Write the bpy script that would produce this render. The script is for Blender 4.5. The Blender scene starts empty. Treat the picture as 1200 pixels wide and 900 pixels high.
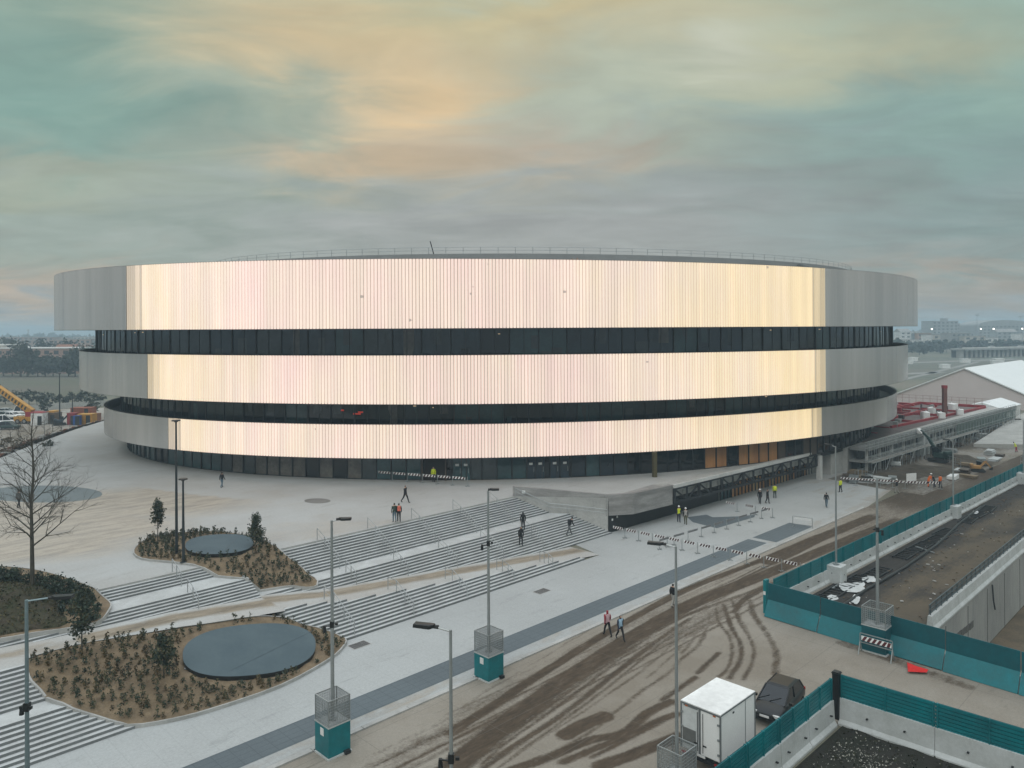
import bpy, bmesh, math, random
from math import sin, cos, pi, sqrt, radians, atan2, hypot
from mathutils import Vector, Matrix, noise
from mathutils.geometry import delaunay_2d_cdt
random.seed(7)
SC = bpy.context.scene
COL = SC.collection
S = -3.6            # street level; the plaza is 0
EYE = 17.5          # eye height over the plaza
Q = sqrt(2)

# ------------------------------------------------------------------ surveying
_F, _CX, _Y0, _R = 900.0, 600.0, 384.35, radians(0.28)
def ray(px, py):
    dx, dy = px - _CX, py - _Y0
    return (dx*cos(_R) - dy*sin(_R))/_F, (dx*sin(_R) + dy*cos(_R))/_F
def W(px, py, z=S):
    tx, ty = ray(px, py); d = (EYE - z)/ty
    return Vector((tx*d, d, z))
def atY(px, py, Y):
    tx, ty = ray(px, py)
    return Vector((tx*Y, Y, EYE - ty*Y))
def UV(u, v, z=S): return Vector(((u+v)/Q, (u-v)/Q, z))
def toUV(p): return (p.x+p.y)/Q, (p.x-p.y)/Q

# stairs: right flights (u>26) and left flights (u<26)
RR, TR = 0.15, 0.28
_ZP = [(-60, 0.0), (-6, -0.02), (12, -1.04), (20, -1.24), (26, -1.62), (31, -2.138), (56.2, S), (400, S)]
def zpath(u):
    for (a, za), (b, zb) in zip(_ZP, _ZP[1:]):
        if u <= b: return za+(zb-za)*(u-a)/(b-a)
    return S
def stair_up(u, v):
    if u >= 26:
        if v < -53.27: return min(0, -RR*(v+56.35)/TR)
        if v < -51.8: return -1.65
        return -1.65 - RR*(v+51.8)/TR
    if v < -55.05: return min(0, -0.13*(v+56.35)/0.26)
    if v < -53.2: return -0.65
    return -0.65 - 0.13*(v+53.2)/0.26
def stair_dn(u, v):
    if u >= 26: return S + RR*(-44.75-v)/TR
    if v > -45.42: return S + RR*(-42.9-v)/TR
    if v > -46.6: return -2.25
    return -2.25 + RR*(-46.6-v)/TR
def terr(u, v):
    if v < -56.35: return 0.0
    return max(stair_up(u, v), min(zpath(u), max(stair_dn(u, v), S)), S)
def hit(px, py, zf=None):
    zf = zf or terr
    tx, ty = ray(px, py); d = 15.0; prev = d
    while d < 300:
        u, v = (tx*d+d)/Q, (tx*d-d)/Q
        if EYE - ty*d <= zf(u, v): break
        prev = d; d += 0.25
    lo, hi = prev, d
    for _ in range(20):
        m = (lo+hi)/2; u, v = (tx*m+m)/Q, (tx*m-m)/Q
        if EYE - ty*m <= zf(u, v): hi = m
        else: lo = m
    return Vector((tx*hi, hi, EYE - ty*hi))

# ------------------------------------------------------------------ materials
MATS = {}
def nd(nt, t, **k):
    n = nt.nodes.new(t)
    for a, b in k.items():
        if a == 'inp':
            for i, v in b.items(): n.inputs[i].default_value = v
        else: setattr(n, a, b)
    return n
def mat(name, col, rough=0.8, metal=0.0, var=0.12, scale=1.0, spec=0.4, col2=None, stretch=None, bump=0.0, detail=6, band=(0.35, 0.65)):
    """plain procedural material: base colour broken up by two scales of noise"""
    if name in MATS: return MATS[name]
    m = bpy.data.materials.new(name); m.use_nodes = True; nt = m.node_tree
    b = nt.nodes['Principled BSDF']; L = nt.links.new
    b.inputs['Roughness'].default_value = rough; b.inputs['Metallic'].default_value = metal
    b.inputs['Specular IOR Level'].default_value = spec
    g = nd(nt, 'ShaderNodeNewGeometry'); mp = nd(nt, 'ShaderNodeMapping')
    L(g.outputs['Position'], mp.inputs['Vector'])
    if stretch: mp.inputs['Rotation'].default_value = (0, 0, stretch[1]); mp.inputs['Scale'].default_value = stretch[0]
    n1 = nd(nt, 'ShaderNodeTexNoise', inp={'Scale': 0.35*scale, 'Detail': detail, 'Roughness': 0.62})
    n2 = nd(nt, 'ShaderNodeTexNoise', inp={'Scale': 3.1*scale, 'Detail': 4, 'Roughness': 0.7})
    L(mp.outputs[0], n1.inputs['Vector']); L(mp.outputs[0], n2.inputs['Vector'])
    r = nd(nt, 'ShaderNodeMapRange', inp={1: band[0], 2: band[1]}); L(n1.outputs['Fac'], r.inputs[0])
    mx = nd(nt, 'ShaderNodeMix', data_type='RGBA')
    c2 = col2 or tuple(c*(1-2*var) for c in col)
    mx.inputs[6].default_value = (*col, 1); mx.inputs[7].default_value = (*c2, 1)
    L(r.outputs[0], mx.inputs[0])
    hs = nd(nt, 'ShaderNodeHueSaturation'); L(mx.outputs[2], hs.inputs['Color'])
    r2 = nd(nt, 'ShaderNodeMapRange', inp={1: 0.25, 2: 0.75, 3: 1-var, 4: 1+var}); L(n2.outputs['Fac'], r2.inputs[0])
    L(r2.outputs[0], hs.inputs['Value']); L(hs.outputs[0], b.inputs['Base Color'])
    if bump:
        bp = nd(nt, 'ShaderNodeBump', inp={'Strength': bump, 'Distance': 0.05}); L(n2.outputs['Fac'], bp.inputs['Height'])
        L(bp.outputs[0], b.inputs['Normal'])
    MATS[name] = m
    return m
def ground_mat(name, col, dirt, dark=None, joints=None, scale=1.0, rough=0.85, col_b=None, dmax=1.0, amp=1.5, dsc=0.9, jw=0.45, grain=0.0):
    """paving: clean colour, broad patches, a 'dirt' point attribute broken up with noise, slab joints in the u/v grid"""
    m = bpy.data.materials.new(name); m.use_nodes = True; nt = m.node_tree
    b = nt.nodes['Principled BSDF']; L = nt.links.new; b.inputs['Roughness'].default_value = rough
    b.inputs['Specular IOR Level'].default_value = 0.3
    g = nd(nt, 'ShaderNodeNewGeometry'); mp = nd(nt, 'ShaderNodeMapping'); mp.inputs['Rotation'].default_value = (0, 0, -pi/4)
    L(g.outputs['Position'], mp.inputs['Vector'])
    big = nd(nt, 'ShaderNodeTexNoise', inp={'Scale': 0.09*scale, 'Detail': 7, 'Roughness': 0.65}); L(mp.outputs[0], big.inputs['Vector'])
    st = nd(nt, 'ShaderNodeMapping'); st.inputs['Scale'].default_value = (0.35, 1.3, 1); L(mp.outputs[0], st.inputs['Vector'])
    mid = nd(nt, 'ShaderNodeTexNoise', inp={'Scale': dsc*scale, 'Detail': 8, 'Roughness': 0.7}); L(st.outputs[0], mid.inputs['Vector'])
    fine = nd(nt, 'ShaderNodeTexNoise', inp={'Scale': 7*scale, 'Detail': 4, 'Roughness': 0.75}); L(mp.outputs[0], fine.inputs['Vector'])
    r1 = nd(nt, 'ShaderNodeMapRange', inp={1: 0.4, 2: 0.65}); L(big.outputs['Fac'], r1.inputs[0])
    mx = nd(nt, 'ShaderNodeMix', data_type='RGBA'); mx.inputs[6].default_value = (*col, 1)
    mx.inputs[7].default_value = (*(col_b or tuple(c*0.82 for c in col)), 1); L(r1.outputs[0], mx.inputs[0])
    at = nd(nt, 'ShaderNodeAttribute', attribute_name='dirt')
    a1 = nd(nt, 'ShaderNodeMath', operation='MULTIPLY_ADD'); L(mid.outputs['Fac'], a1.inputs[0]); a1.inputs[1].default_value = amp; a1.inputs[2].default_value = -amp/2
    a2 = nd(nt, 'ShaderNodeMath', operation='ADD'); L(at.outputs['Fac'], a2.inputs[0])
    am = nd(nt, 'ShaderNodeMath', operation='MULTIPLY'); L(a1.outputs[0], am.inputs[0])
    aw = nd(nt, 'ShaderNodeMapRange', inp={1: 0.0, 2: 0.25}); L(at.outputs['Fac'], aw.inputs[0]); L(aw.outputs[0], am.inputs[1]); L(am.outputs[0], a2.inputs[1])
    if grain:   # clods: break the dirt up at hand size
        gn = nd(nt, 'ShaderNodeTexNoise', inp={'Scale': 5.5, 'Detail': 6, 'Roughness': 0.8}); L(mp.outputs[0], gn.inputs['Vector'])
        g1 = nd(nt, 'ShaderNodeMath', operation='MULTIPLY_ADD'); L(gn.outputs['Fac'], g1.inputs[0]); g1.inputs[1].default_value = grain; g1.inputs[2].default_value = -grain/2
        g2 = nd(nt, 'ShaderNodeMath', operation='MULTIPLY'); L(g1.outputs[0], g2.inputs[0]); L(aw.outputs[0], g2.inputs[1])
        g3 = nd(nt, 'ShaderNodeMath', operation='ADD'); L(a2.outputs[0], g3.inputs[0]); L(g2.outputs[0], g3.inputs[1]); a2 = g3
    ar = nd(nt, 'ShaderNodeMapRange', inp={1: 0.22, 2: 0.75, 3: 0.0, 4: dmax}); L(a2.outputs[0], ar.inputs[0])
    mx2 = nd(nt, 'ShaderNodeMix', data_type='RGBA'); L(mx.outputs[2], mx2.inputs[6]); dv_ = nd(nt, 'ShaderNodeMix', data_type='RGBA'); dv_.inputs[6].default_value = (*tuple(c*0.68 for c in dirt), 1); dv_.inputs[7].default_value = (*tuple(c*1.4 for c in dirt), 1); dr_ = nd(nt, 'ShaderNodeMapRange', inp={1: 0.35, 2: 0.65}); L(mid.outputs['Fac'], dr_.inputs[0]); L(dr_.outputs[0], dv_.inputs[0]); L(dv_.outputs[2], mx2.inputs[7]); L(ar.outputs[0], mx2.inputs[0])
    last = mx2.outputs[2]
    # a few scattered dark stains
    r3 = nd(nt, 'ShaderNodeMapRange', inp={1: 0.57, 2: 0.72, 3: 0.0, 4: 0.45}); L(mid.outputs['Fac'], r3.inputs[0])
    mx3 = nd(nt, 'ShaderNodeMix', data_type='RGBA'); L(last, mx3.inputs[6]); mx3.inputs[7].default_value = (*(dark or tuple(c*0.5 for c in col)), 1); L(r3.outputs[0], mx3.inputs[0]); last = mx3.outputs[2]
    if joints:
        sep = nd(nt, 'ShaderNodeSeparateXYZ'); L(mp.outputs[0], sep.inputs[0]); outs = []
        for k, per in enumerate(joints):
            mo = nd(nt, 'ShaderNodeMath', operation='PINGPONG'); L(sep.outputs[k], mo.inputs[0]); mo.inputs[1].default_value = per/2
            lt = nd(nt, 'ShaderNodeMath', operation='LESS_THAN'); L(mo.outputs[0], lt.inputs[0]); lt.inputs[1].default_value = 0.02; outs.append(lt)
        mxx = nd(nt, 'ShaderNodeMath', operation='MAXIMUM'); L(outs[0].outputs[0], mxx.inputs[0]); L(outs[1].outputs[0], mxx.inputs[1])
        ml = nd(nt, 'ShaderNodeMath', operation='MULTIPLY'); L(mxx.outputs[0], ml.inputs[0]); ml.inputs[1].default_value = jw
        mx4 = nd(nt, 'ShaderNodeMix', data_type='RGBA'); L(last, mx4.inputs[6]); mx4.inputs[7].default_value = (*tuple(c*0.45 for c in col), 1); L(ml.outputs[0], mx4.inputs[0]); last = mx4.outputs[2]
    hs = nd(nt, 'ShaderNodeHueSaturation'); L(last, hs.inputs['Color'])
    r4 = nd(nt, 'ShaderNodeMapRange', inp={1: 0.25, 2: 0.75, 3: 0.86, 4: 1.14}); L(fine.outputs['Fac'], r4.inputs[0]); L(r4.outputs[0], hs.inputs['Value'])
    L(hs.outputs[0], b.inputs['Base Color'])
    bp = nd(nt, 'ShaderNodeBump', inp={'Strength': 0.25, 'Distance': 0.03}); L(fine.outputs['Fac'], bp.inputs['Height']); L(bp.outputs[0], b.inputs['Normal'])
    MATS[name] = m
    return m
def led_mat(name, strength, dim=False):
    """LED screen: emission with vertical streaks; UV.x is metres along the ring, UV.y metres up"""
    m = bpy.data.materials.new(name); m.use_nodes = True; nt = m.node_tree; L = nt.links.new
    b = nt.nodes['Principled BSDF']; b.inputs['Base Color'].default_value = (0.3, 0.29, 0.28, 1); b.inputs['Roughness'].default_value = 0.5
    uv = nd(nt, 'ShaderNodeUVMap', uv_map='UVMap'); sep = nd(nt, 'ShaderNodeSeparateXYZ'); L(uv.outputs[0], sep.inputs[0])
    def streak(sx, sy, det):
        mp = nd(nt, 'ShaderNodeMapping'); mp.inputs['Scale'].default_value = (sx, sy, 1); L(uv.outputs[0], mp.inputs['Vector'])
        n = nd(nt, 'ShaderNodeTexNoise', inp={'Scale': 1.0, 'Detail': det, 'Roughness': 0.6}); L(mp.outputs[0], n.inputs['Vector']); return n
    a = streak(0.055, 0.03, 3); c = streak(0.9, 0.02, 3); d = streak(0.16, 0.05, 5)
    # LED viewing-angle tint painted in: warm yellow ends, pink-white middle
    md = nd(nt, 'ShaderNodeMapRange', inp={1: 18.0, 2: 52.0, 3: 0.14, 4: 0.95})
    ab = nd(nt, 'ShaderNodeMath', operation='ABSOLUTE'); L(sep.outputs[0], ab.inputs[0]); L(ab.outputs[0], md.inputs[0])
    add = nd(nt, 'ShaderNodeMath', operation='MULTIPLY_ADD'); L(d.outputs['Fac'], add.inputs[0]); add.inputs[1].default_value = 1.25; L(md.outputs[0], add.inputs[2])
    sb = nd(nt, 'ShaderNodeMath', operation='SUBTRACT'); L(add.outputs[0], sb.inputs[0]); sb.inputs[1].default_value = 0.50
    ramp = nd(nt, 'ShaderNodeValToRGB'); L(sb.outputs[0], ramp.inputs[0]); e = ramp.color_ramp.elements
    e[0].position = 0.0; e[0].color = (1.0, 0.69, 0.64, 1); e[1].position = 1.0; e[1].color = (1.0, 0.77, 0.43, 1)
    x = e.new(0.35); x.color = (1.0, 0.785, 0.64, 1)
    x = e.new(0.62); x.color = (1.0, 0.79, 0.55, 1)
    r = nd(nt, 'ShaderNodeMapRange', inp={1: 0.3, 2: 0.7, 3: 0.86, 4: 1.10}); L(c.outputs['Fac'], r.inputs[0])
    r2 = nd(nt, 'ShaderNodeMapRange', inp={1: 0.3, 2: 0.7, 3: 0.93, 4: 1.07}); L(a.outputs['Fac'], r2.inputs[0])
    mu = nd(nt, 'ShaderNodeMath', operation='MULTIPLY'); L(r.outputs[0], mu.inputs[0]); L(r2.outputs[0], mu.inputs[1])
    # dead pixels
    mp = nd(nt, 'ShaderNodeMapping'); mp.inputs['Scale'].default_value = (1.0, 1.0, 1); L(uv.outputs[0], mp.inputs['Vector'])
    vo = nd(nt, 'ShaderNodeTexVoronoi', inp={'Scale': 0.6}); L(mp.outputs[0], vo.inputs['Vector'])
    ls = nd(nt, 'ShaderNodeMath', operation='LESS_THAN'); L(vo.outputs['Distance'], ls.inputs[0]); ls.inputs[1].default_value = 0.09
    sc = nd(nt, 'ShaderNodeSeparateColor'); L(vo.outputs['Color'], sc.inputs[0])
    l2 = nd(nt, 'ShaderNodeMath', operation='LESS_THAN'); L(sc.outputs[0], l2.inputs[0]); l2.inputs[1].default_value = 0.16
    an = nd(nt, 'ShaderNodeMath', operation='MULTIPLY'); L(ls.outputs[0], an.inputs[0]); L(l2.outputs[0], an.inputs[1])
    iv = nd(nt, 'ShaderNodeMath', operation='MULTIPLY_ADD'); L(an.outputs[0], iv.inputs[0]); iv.inputs[1].default_value = -0.6; iv.inputs[2].default_value = 1.0
    m2 = nd(nt, 'ShaderNodeMath', operation='MULTIPLY'); L(mu.outputs[0], m2.inputs[0]); L(iv.outputs[0], m2.inputs[1])
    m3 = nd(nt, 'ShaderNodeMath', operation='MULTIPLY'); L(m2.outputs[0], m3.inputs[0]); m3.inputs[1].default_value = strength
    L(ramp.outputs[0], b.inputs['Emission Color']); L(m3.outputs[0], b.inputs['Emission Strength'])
    MATS[name] = m
    return m
def emis(name, col, s):
    m = bpy.data.materials.new(name); m.use_nodes = True; b = m.node_tree.nodes['Principled BSDF']
    b.inputs['Base Color'].default_value = (*col, 1); b.inputs['Emission Color'].default_value = (*col, 1); b.inputs['Emission Strength'].default_value = s
    MATS[name] = m; return m
def mesh_screen(name, col, hole=0.6, scale=12.0):
    """woven wire mesh: procedural holes"""
    m = mat(name, col, 0.5, 0.3, 0.1); nt = m.node_tree; L = nt.links.new
    b = nt.nodes['Principled BSDF']; b.inputs['Alpha'].default_value = 1-hole
    return m

concrete = mat('concrete', (0.42, 0.42, 0.41), 0.85, var=0.12, scale=1.5, col2=(0.30, 0.30, 0.29), bump=0.2)
barrier_conc = mat('barrier_concrete', (0.50, 0.525, 0.53), 0.8, var=0.09, scale=2.2, col2=(0.39, 0.41, 0.405), bump=0.2)
granite = mat('granite', (0.31, 0.305, 0.30), 0.7, var=0.16, scale=2.0, col2=(0.19, 0.185, 0.18), stretch=((0.4, 0.4, 2.0), 0))
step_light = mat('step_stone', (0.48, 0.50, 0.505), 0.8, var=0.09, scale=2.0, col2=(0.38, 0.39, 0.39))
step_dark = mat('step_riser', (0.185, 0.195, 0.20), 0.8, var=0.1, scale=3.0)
alu = mat('aluminium_fins', (0.66, 0.64, 0.62), 0.27, 0.62, 0.07, scale=0.55, stretch=((1, 1, 0.03), 0), col2=(0.50, 0.495, 0.49))
fin_back = mat('fin_backing', (0.66, 0.63, 0.605), 0.4, 0.45, 0.05)
screen_back = mat('screen_backing', (0.60, 0.51, 0.44), 0.6, 0.0, 0.05)
dark_metal = mat('dark_metal', (0.03, 0.033, 0.036), 0.45, 0.4, 0.08)
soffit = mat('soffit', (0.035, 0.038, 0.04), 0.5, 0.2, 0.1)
roofgrey = mat('roof_membrane', (0.27, 0.28, 0.285), 0.6, 0.0, 0.06)
galv = mat('galvanised_steel', (0.36, 0.39, 0.40), 0.42, 0.55, 0.08, scale=4)
lamp_black = mat('lamp_black', (0.018, 0.02, 0.022), 0.4, 0.2, 0.05)
teal = mat('teal_paint', (0.001, 0.175, 0.20), 0.42, 0.0, 0.12, scale=1.3, col2=(0.008, 0.115, 0.135))
teal_dark = mat('teal_panel', (0.001, 0.095, 0.12), 0.45, 0.0, 0.12, scale=1.2, col2=(0.006, 0.074, 0.092))
teal_skylit = mat('teal_board_skylit', (0.002, 0.165, 0.195), 0.4, 0.0, 0.12, scale=1.2, col2=(0.02, 0.115, 0.135))  # paler copy of the teal: sky light on the sloped skirt put into colour
white_p = mat('white_paint', (0.80, 0.81, 0.81), 0.4, 0.0, 0.03)
white_s = mat('white_sheet', (0.75, 0.76, 0.76), 0.6, 0.0, 0.06)
red_p = mat('red_paint', (0.30, 0.022, 0.03), 0.55, 0.0, 0.15)
orange_p = mat('orange_paint', (0.62, 0.24, 0.02), 0.5, 0.0, 0.12)
yellow_p = mat('yellow_paint', (0.50, 0.25, 0.03), 0.5, 0.0, 0.12)
blue_p = mat('blue_paint', (0.02, 0.08, 0.30), 0.5, 0.0, 0.12)
wood = mat('wood_board', (0.44, 0.22, 0.085), 0.6, 0.0, 0.12, scale=3, stretch=((1, 1, 0.1), 0), col2=(0.30, 0.14, 0.055))
wood_lt = mat('wood_board_pale', (0.50, 0.33, 0.17), 0.6, 0.0, 0.12, scale=3, stretch=((1, 1, 0.1), 0))
wood_dk = mat('wood_board_dark', (0.085, 0.06, 0.045), 0.5, 0.0, 0.12, scale=3)
rubber = mat('tyre_rubber', (0.02, 0.02, 0.02), 0.8, 0, 0.1)
glass_d = mat('glass_dark', (0.014, 0.032, 0.050), 0.06, 0.0, 0.2, spec=0.6)
glass_b = mat('glass_blind', (0.045, 0.062, 0.070), 0.08, 0.0, 0.2, spec=0.6)
glass_k = mat('glass_black', (0.006, 0.010, 0.014), 0.05, 0.0, 0.2, spec=0.55)
glass_t = mat('glass_teal', (0.032, 0.082, 0.095), 0.07, 0.0, 0.2, spec=0.6)
glass_g = mat('glass_warm', (0.17, 0.155, 0.14), 0.1, 0.0, 0.25, spec=0.5)
interior_red = emis('interior_red_sign', (0.7, 0.05, 0.02), 0.30)
interior_warm = emis('interior_lamp', (1.0, 0.72, 0.42), 0.5)
lamp_on = emis('far_lamp_glow', (1.0, 0.95, 0.85), 6.0)
soil = mat('planting_soil', (0.225, 0.168, 0.106), 0.95, 0, 0.22, scale=3.5, col2=(0.135, 0.10, 0.064), bump=0.8)
turf = mat('mound_turf', (0.050, 0.040, 0.028), 0.95, 0, 0.25, scale=2.5, col2=(0.038, 0.040, 0.018), bump=0.8)
leaf_a = mat('leaf_dark', (0.030, 0.050, 0.030), 0.7, 0, 0.3, scale=2.5, col2=(0.018, 0.030, 0.02))
leaf_b = mat('leaf_olive', (0.075, 0.068, 0.030), 0.75, 0, 0.3, scale=2.5, col2=(0.05, 0.055, 0.03))
leaf_c = mat('leaf_brown', (0.13, 0.092, 0.042), 0.8, 0, 0.3, scale=2.5)
far_leaf = mat('far_leaf', (0.050, 0.062, 0.045), 0.8, 0, 0.3, scale=0.4, col2=(0.03, 0.04, 0.035))
bark = mat('bark', (0.075, 0.066, 0.052), 0.9, 0, 0.2, scale=5, col2=(0.045, 0.045, 0.038))
disc_m = mat('blue_grey_disc', (0.080, 0.112, 0.128), 0.9, 0, 0.06, scale=1.1, col2=(0.068, 0.098, 0.115), band=(0.42, 0.6))
skin = mat('skin', (0.42, 0.26, 0.19), 0.6, 0, 0.05)
stripe_dk = mat('stripe_dark', (0.10, 0.02, 0.025), 0.5, 0, 0.05)

# ------------------------------------------------------------------ mesh builder
class MB:
    def __init__(s): s.v = []; s.f = []; s.m = []; s.uv = {}
    def add(s, vs, fs, mi=0):
        o = len(s.v); s.v += [Vector(p) for p in vs]
        for f in fs: s.f.append([i+o for i in f]); s.m.append(mi)
    def box(s, c, d, rz=0.0, mi=0, ry=0.0):
        """centre, full size"""
        M = Matrix.Translation(Vector(c)) @ Matrix.Rotation(rz, 4, 'Z') @ Matrix.Rotation(ry, 4, 'Y')
        x, y, z = d[0]/2, d[1]/2, d[2]/2
        vs = [M @ Vector(p) for p in ((-x,-y,-z),(x,-y,-z),(x,y,-z),(-x,y,-z),(-x,-y,z),(x,-y,z),(x,y,z),(-x,y,z))]
        s.add(vs, [(0,3,2,1),(4,5,6,7),(0,1,5,4),(1,2,6,5),(2,3,7,6),(3,0,4,7)], mi); return s
    def bar(s, a, b, w, h=None, mi=0):
        """square bar from a to b"""
        a, b = Vector(a), Vector(b); d = (b-a)
        if d.length < 1e-6: return s
        d.normalize(); up = Vector((0,0,1)) if abs(d.z) < 0.95 else Vector((1,0,0))
        x = d.cross(up).normalized(); y = x.cross(d).normalized(); h = h or w; x = x*w/2; y = y*h/2
        vs = [a-x-y, a+x-y, a+x+y, a-x+y, b-x-y, b+x-y, b+x+y, b-x+y]
        s.add(vs, [(0,3,2,1),(4,5,6,7),(0,1,5,4),(1,2,6,5),(2,3,7,6),(3,0,4,7)], mi); return s
    def tube(s, a, b, r0, r1=None, n=8, mi=0, caps=True):
        a, b = Vector(a), Vector(b); r1 = r0 if r1 is None else r1; d = b-a
        if d.length < 1e-6: return s
        d.normalize(); up = Vector((0,0,1)) if abs(d.z) < 0.95 else Vector((1,0,0))
        x = d.cross(up).normalized(); y = x.cross(d).normalized()
        vs = [a + x*r0*cos(2*pi*i/n) + y*r0*sin(2*pi*i/n) for i in range(n)] + [b + x*r1*cos(2*pi*i/n) + y*r1*sin(2*pi*i/n) for i in range(n)]
        fs = [(i, (i+1) % n, n+(i+1) % n, n+i) for i in range(n)]
        if caps: fs += [tuple(range(n-1, -1, -1)), tuple(range(n, 2*n))]
        s.add(vs, fs, mi); return s
    def prism(s, pts, z0, z1, mi=0, side=None, bottom=True):
        """pts counter-clockwise (x,y); z0/z1 numbers or lists"""
        n = len(pts); A = sum(pts[i][0]*pts[(i+1) % n][1]-pts[(i+1) % n][0]*pts[i][1] for i in range(n))
        if A < 0:
            pts = pts[::-1]
            if isinstance(z0, list): z0 = z0[::-1]
            if isinstance(z1, list): z1 = z1[::-1]
        g = lambda z, i: z[i] if isinstance(z, list) else z
        vs = [(p[0], p[1], g(z0, i)) for i, p in enumerate(pts)] + [(p[0], p[1], g(z1, i)) for i, p in enumerate(pts)]
        s.add(vs, [tuple(range(n, 2*n))], mi)
        if bottom: s.add(vs, [tuple(range(n-1, -1, -1))], mi if side is None else side)
        s.add(vs, [(i, (i+1) % n, n+(i+1) % n, n+i) for i in range(n)], mi if side is None else side); return s
    def quad(s, a, b, c, d, mi=0): s.add([a, b, c, d], [(0,1,2,3)], mi); return s
    def leaf(s, c, size, mi=0, up=0.3):
        """one leaf-sized face, random facing"""
        a = Vector((random.gauss(0,1), random.gauss(0,1), random.gauss(0,1)+up)).normalized()
        b = a.orthogonal().normalized(); b.rotate(Matrix.Rotation(random.uniform(0, 6.28), 3, a)); t = a.cross(b)
        c = Vector(c); l = size*random.uniform(0.7, 1.3); w = l*0.55
        s.add([c-b*l, c-t*w, c+b*l, c+t*w], [(0,1,2,3)], mi)
    def build(s, name, mats, parent=None, loc=None, smooth=False, uv=None):
        me = bpy.data.meshes.new(name); o = bpy.data.objects.new(name, me)
        off = Vector(loc) if loc is not None else Vector((0,0,0))
        me.from_pydata([tuple(p-off) for p in s.v], [], s.f)
        for m in (mats if isinstance(mats, (list, tuple)) else [mats]): me.materials.append(m)
        me.polygons.foreach_set('material_index', s.m)
        if smooth: me.polygons.foreach_set('use_smooth', [True]*len(s.f))
        me.update(); COL.objects.link(o)
        if parent is not None: o.parent = parent
        elif loc is not None: o.location = off
        return o
def tag(o, label=None, cat=None, group=None, kind=None):
    if label: o['label'] = label
    if cat: o['category'] = cat
    if group: o['group'] = group
    if kind: o['kind'] = kind
    return o
def empty(name, loc, label, cat, group=None, rz=0.0):
    o = bpy.data.objects.new(name, None); o.empty_display_size = 0.2; COL.objects.link(o)
    o.location = loc; o.rotation_euler = (0, 0, rz)
    return tag(o, label, cat, group)
def struct(name, mb, mats, **k): return tag(mb.build(name, mats, **k), kind='structure')
def kids(o): return [c for c in bpy.data.objects if c.parent == o]
def dup(root, loc, rz=0.0, label=None, scale=None):
    """a copy of a thing with copies of its parts and sub-parts"""
    r = root.copy(); COL.objects.link(r); r.location = loc; r.rotation_euler = (0, 0, rz)
    if scale: r.scale = (scale, scale, scale) if isinstance(scale, (int, float)) else scale
    if label: r['label'] = label
    for ch in FAM.setdefault(root.name, kids(root)):
        c = ch.copy(); COL.objects.link(c); c.parent = r
        for g in FAM.setdefault(ch.name, kids(ch)):
            d = g.copy(); COL.objects.link(d); d.parent = c
    return r
FAM = {}
R45 = pi/4

def inside(p, poly):
    x, y = p; c = False; n = len(poly)
    for i in range(n):
        x1, y1 = poly[i]; x2, y2 = poly[(i+1) % n]
        if (y1 > y) != (y2 > y) and x < (x2-x1)*(y-y1)/(y2-y1)+x1: c = not c
    return c
def segd(p, a, b):
    ax, ay = a; bx, by = b; dx, dy = bx-ax, by-ay; L = dx*dx+dy*dy
    t = 0 if L == 0 else max(0, min(1, ((p[0]-ax)*dx+(p[1]-ay)*dy)/L))
    return hypot(p[0]-ax-t*dx, p[1]-ay-t*dy)
def smooth_poly(pts, k=4):
    """closed Catmull-Rom"""
    n = len(pts); out = []
    for i in range(n):
        p0, p1, p2, p3 = pts[i-1], pts[i], pts[(i+1) % n], pts[(i+2) % n]
        for j in range(k):
            t = j/k
            out.append(tuple(0.5*((2*p1[c])+(-p0[c]+p2[c])*t+(2*p0[c]-5*p1[c]+4*p2[c]-p3[c])*t*t+(-p0[c]+3*p1[c]-3*p2[c]+p3[c])*t**3) for c in (0, 1)))
    return out
def sheet(name, poly, sp, zf, mats, attr=None, window=None, skirt=None, jitter=0.0):
    """a draped sheet over polygon poly (x,y), interior points every sp metres; attr(x,y) -> 'dirt'"""
    pts = [Vector((p[0], p[1])) for p in poly]; n = len(pts)
    xs = [p[0] for p in poly]; ys = [p[1] for p in poly]
    x0, x1, y0, y1 = (min(xs), max(xs), min(ys), max(ys)) if window is None else window
    i = x0
    while i <= x1:
        j = y0
        while j <= y1:
            q = (i+random.uniform(-jitter, jitter), j+random.uniform(-jitter, jitter))
            if inside(q, poly): pts.append(Vector(q))
            j += sp
        i += sp
    V, E, Fc, *_ = delaunay_2d_cdt(pts, [], [list(range(n))], 1, 1e-4)
    me = bpy.data.meshes.new(name); o = bpy.data.objects.new(name, me); COL.objects.link(o)
    vs = [(v.x, v.y, zf(v.x, v.y)) for v in V]
    fs = []
    for f in Fc:
        a, b, c = (V[f[0]], V[f[1]], V[f[2]])
        fs.append(list(f) if (b-a).cross(c-a) > 0 else list(f)[::-1])
    me.from_pydata(vs, [], fs)
    for m in (mats if isinstance(mats, (list, tuple)) else [mats]): me.materials.append(m)
    if attr:
        a = me.attributes.new('dirt', 'FLOAT', 'POINT'); a.data.foreach_set('value', [attr(v.x, v.y) for v in V])
    me.polygons.foreach_set('use_smooth', [True]*len(me.polygons)); me.update()
    return o

# ================================================================== SETTING
def uvxy(l): return [tuple(UV(u, v).xy) for u, v in l]
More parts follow.
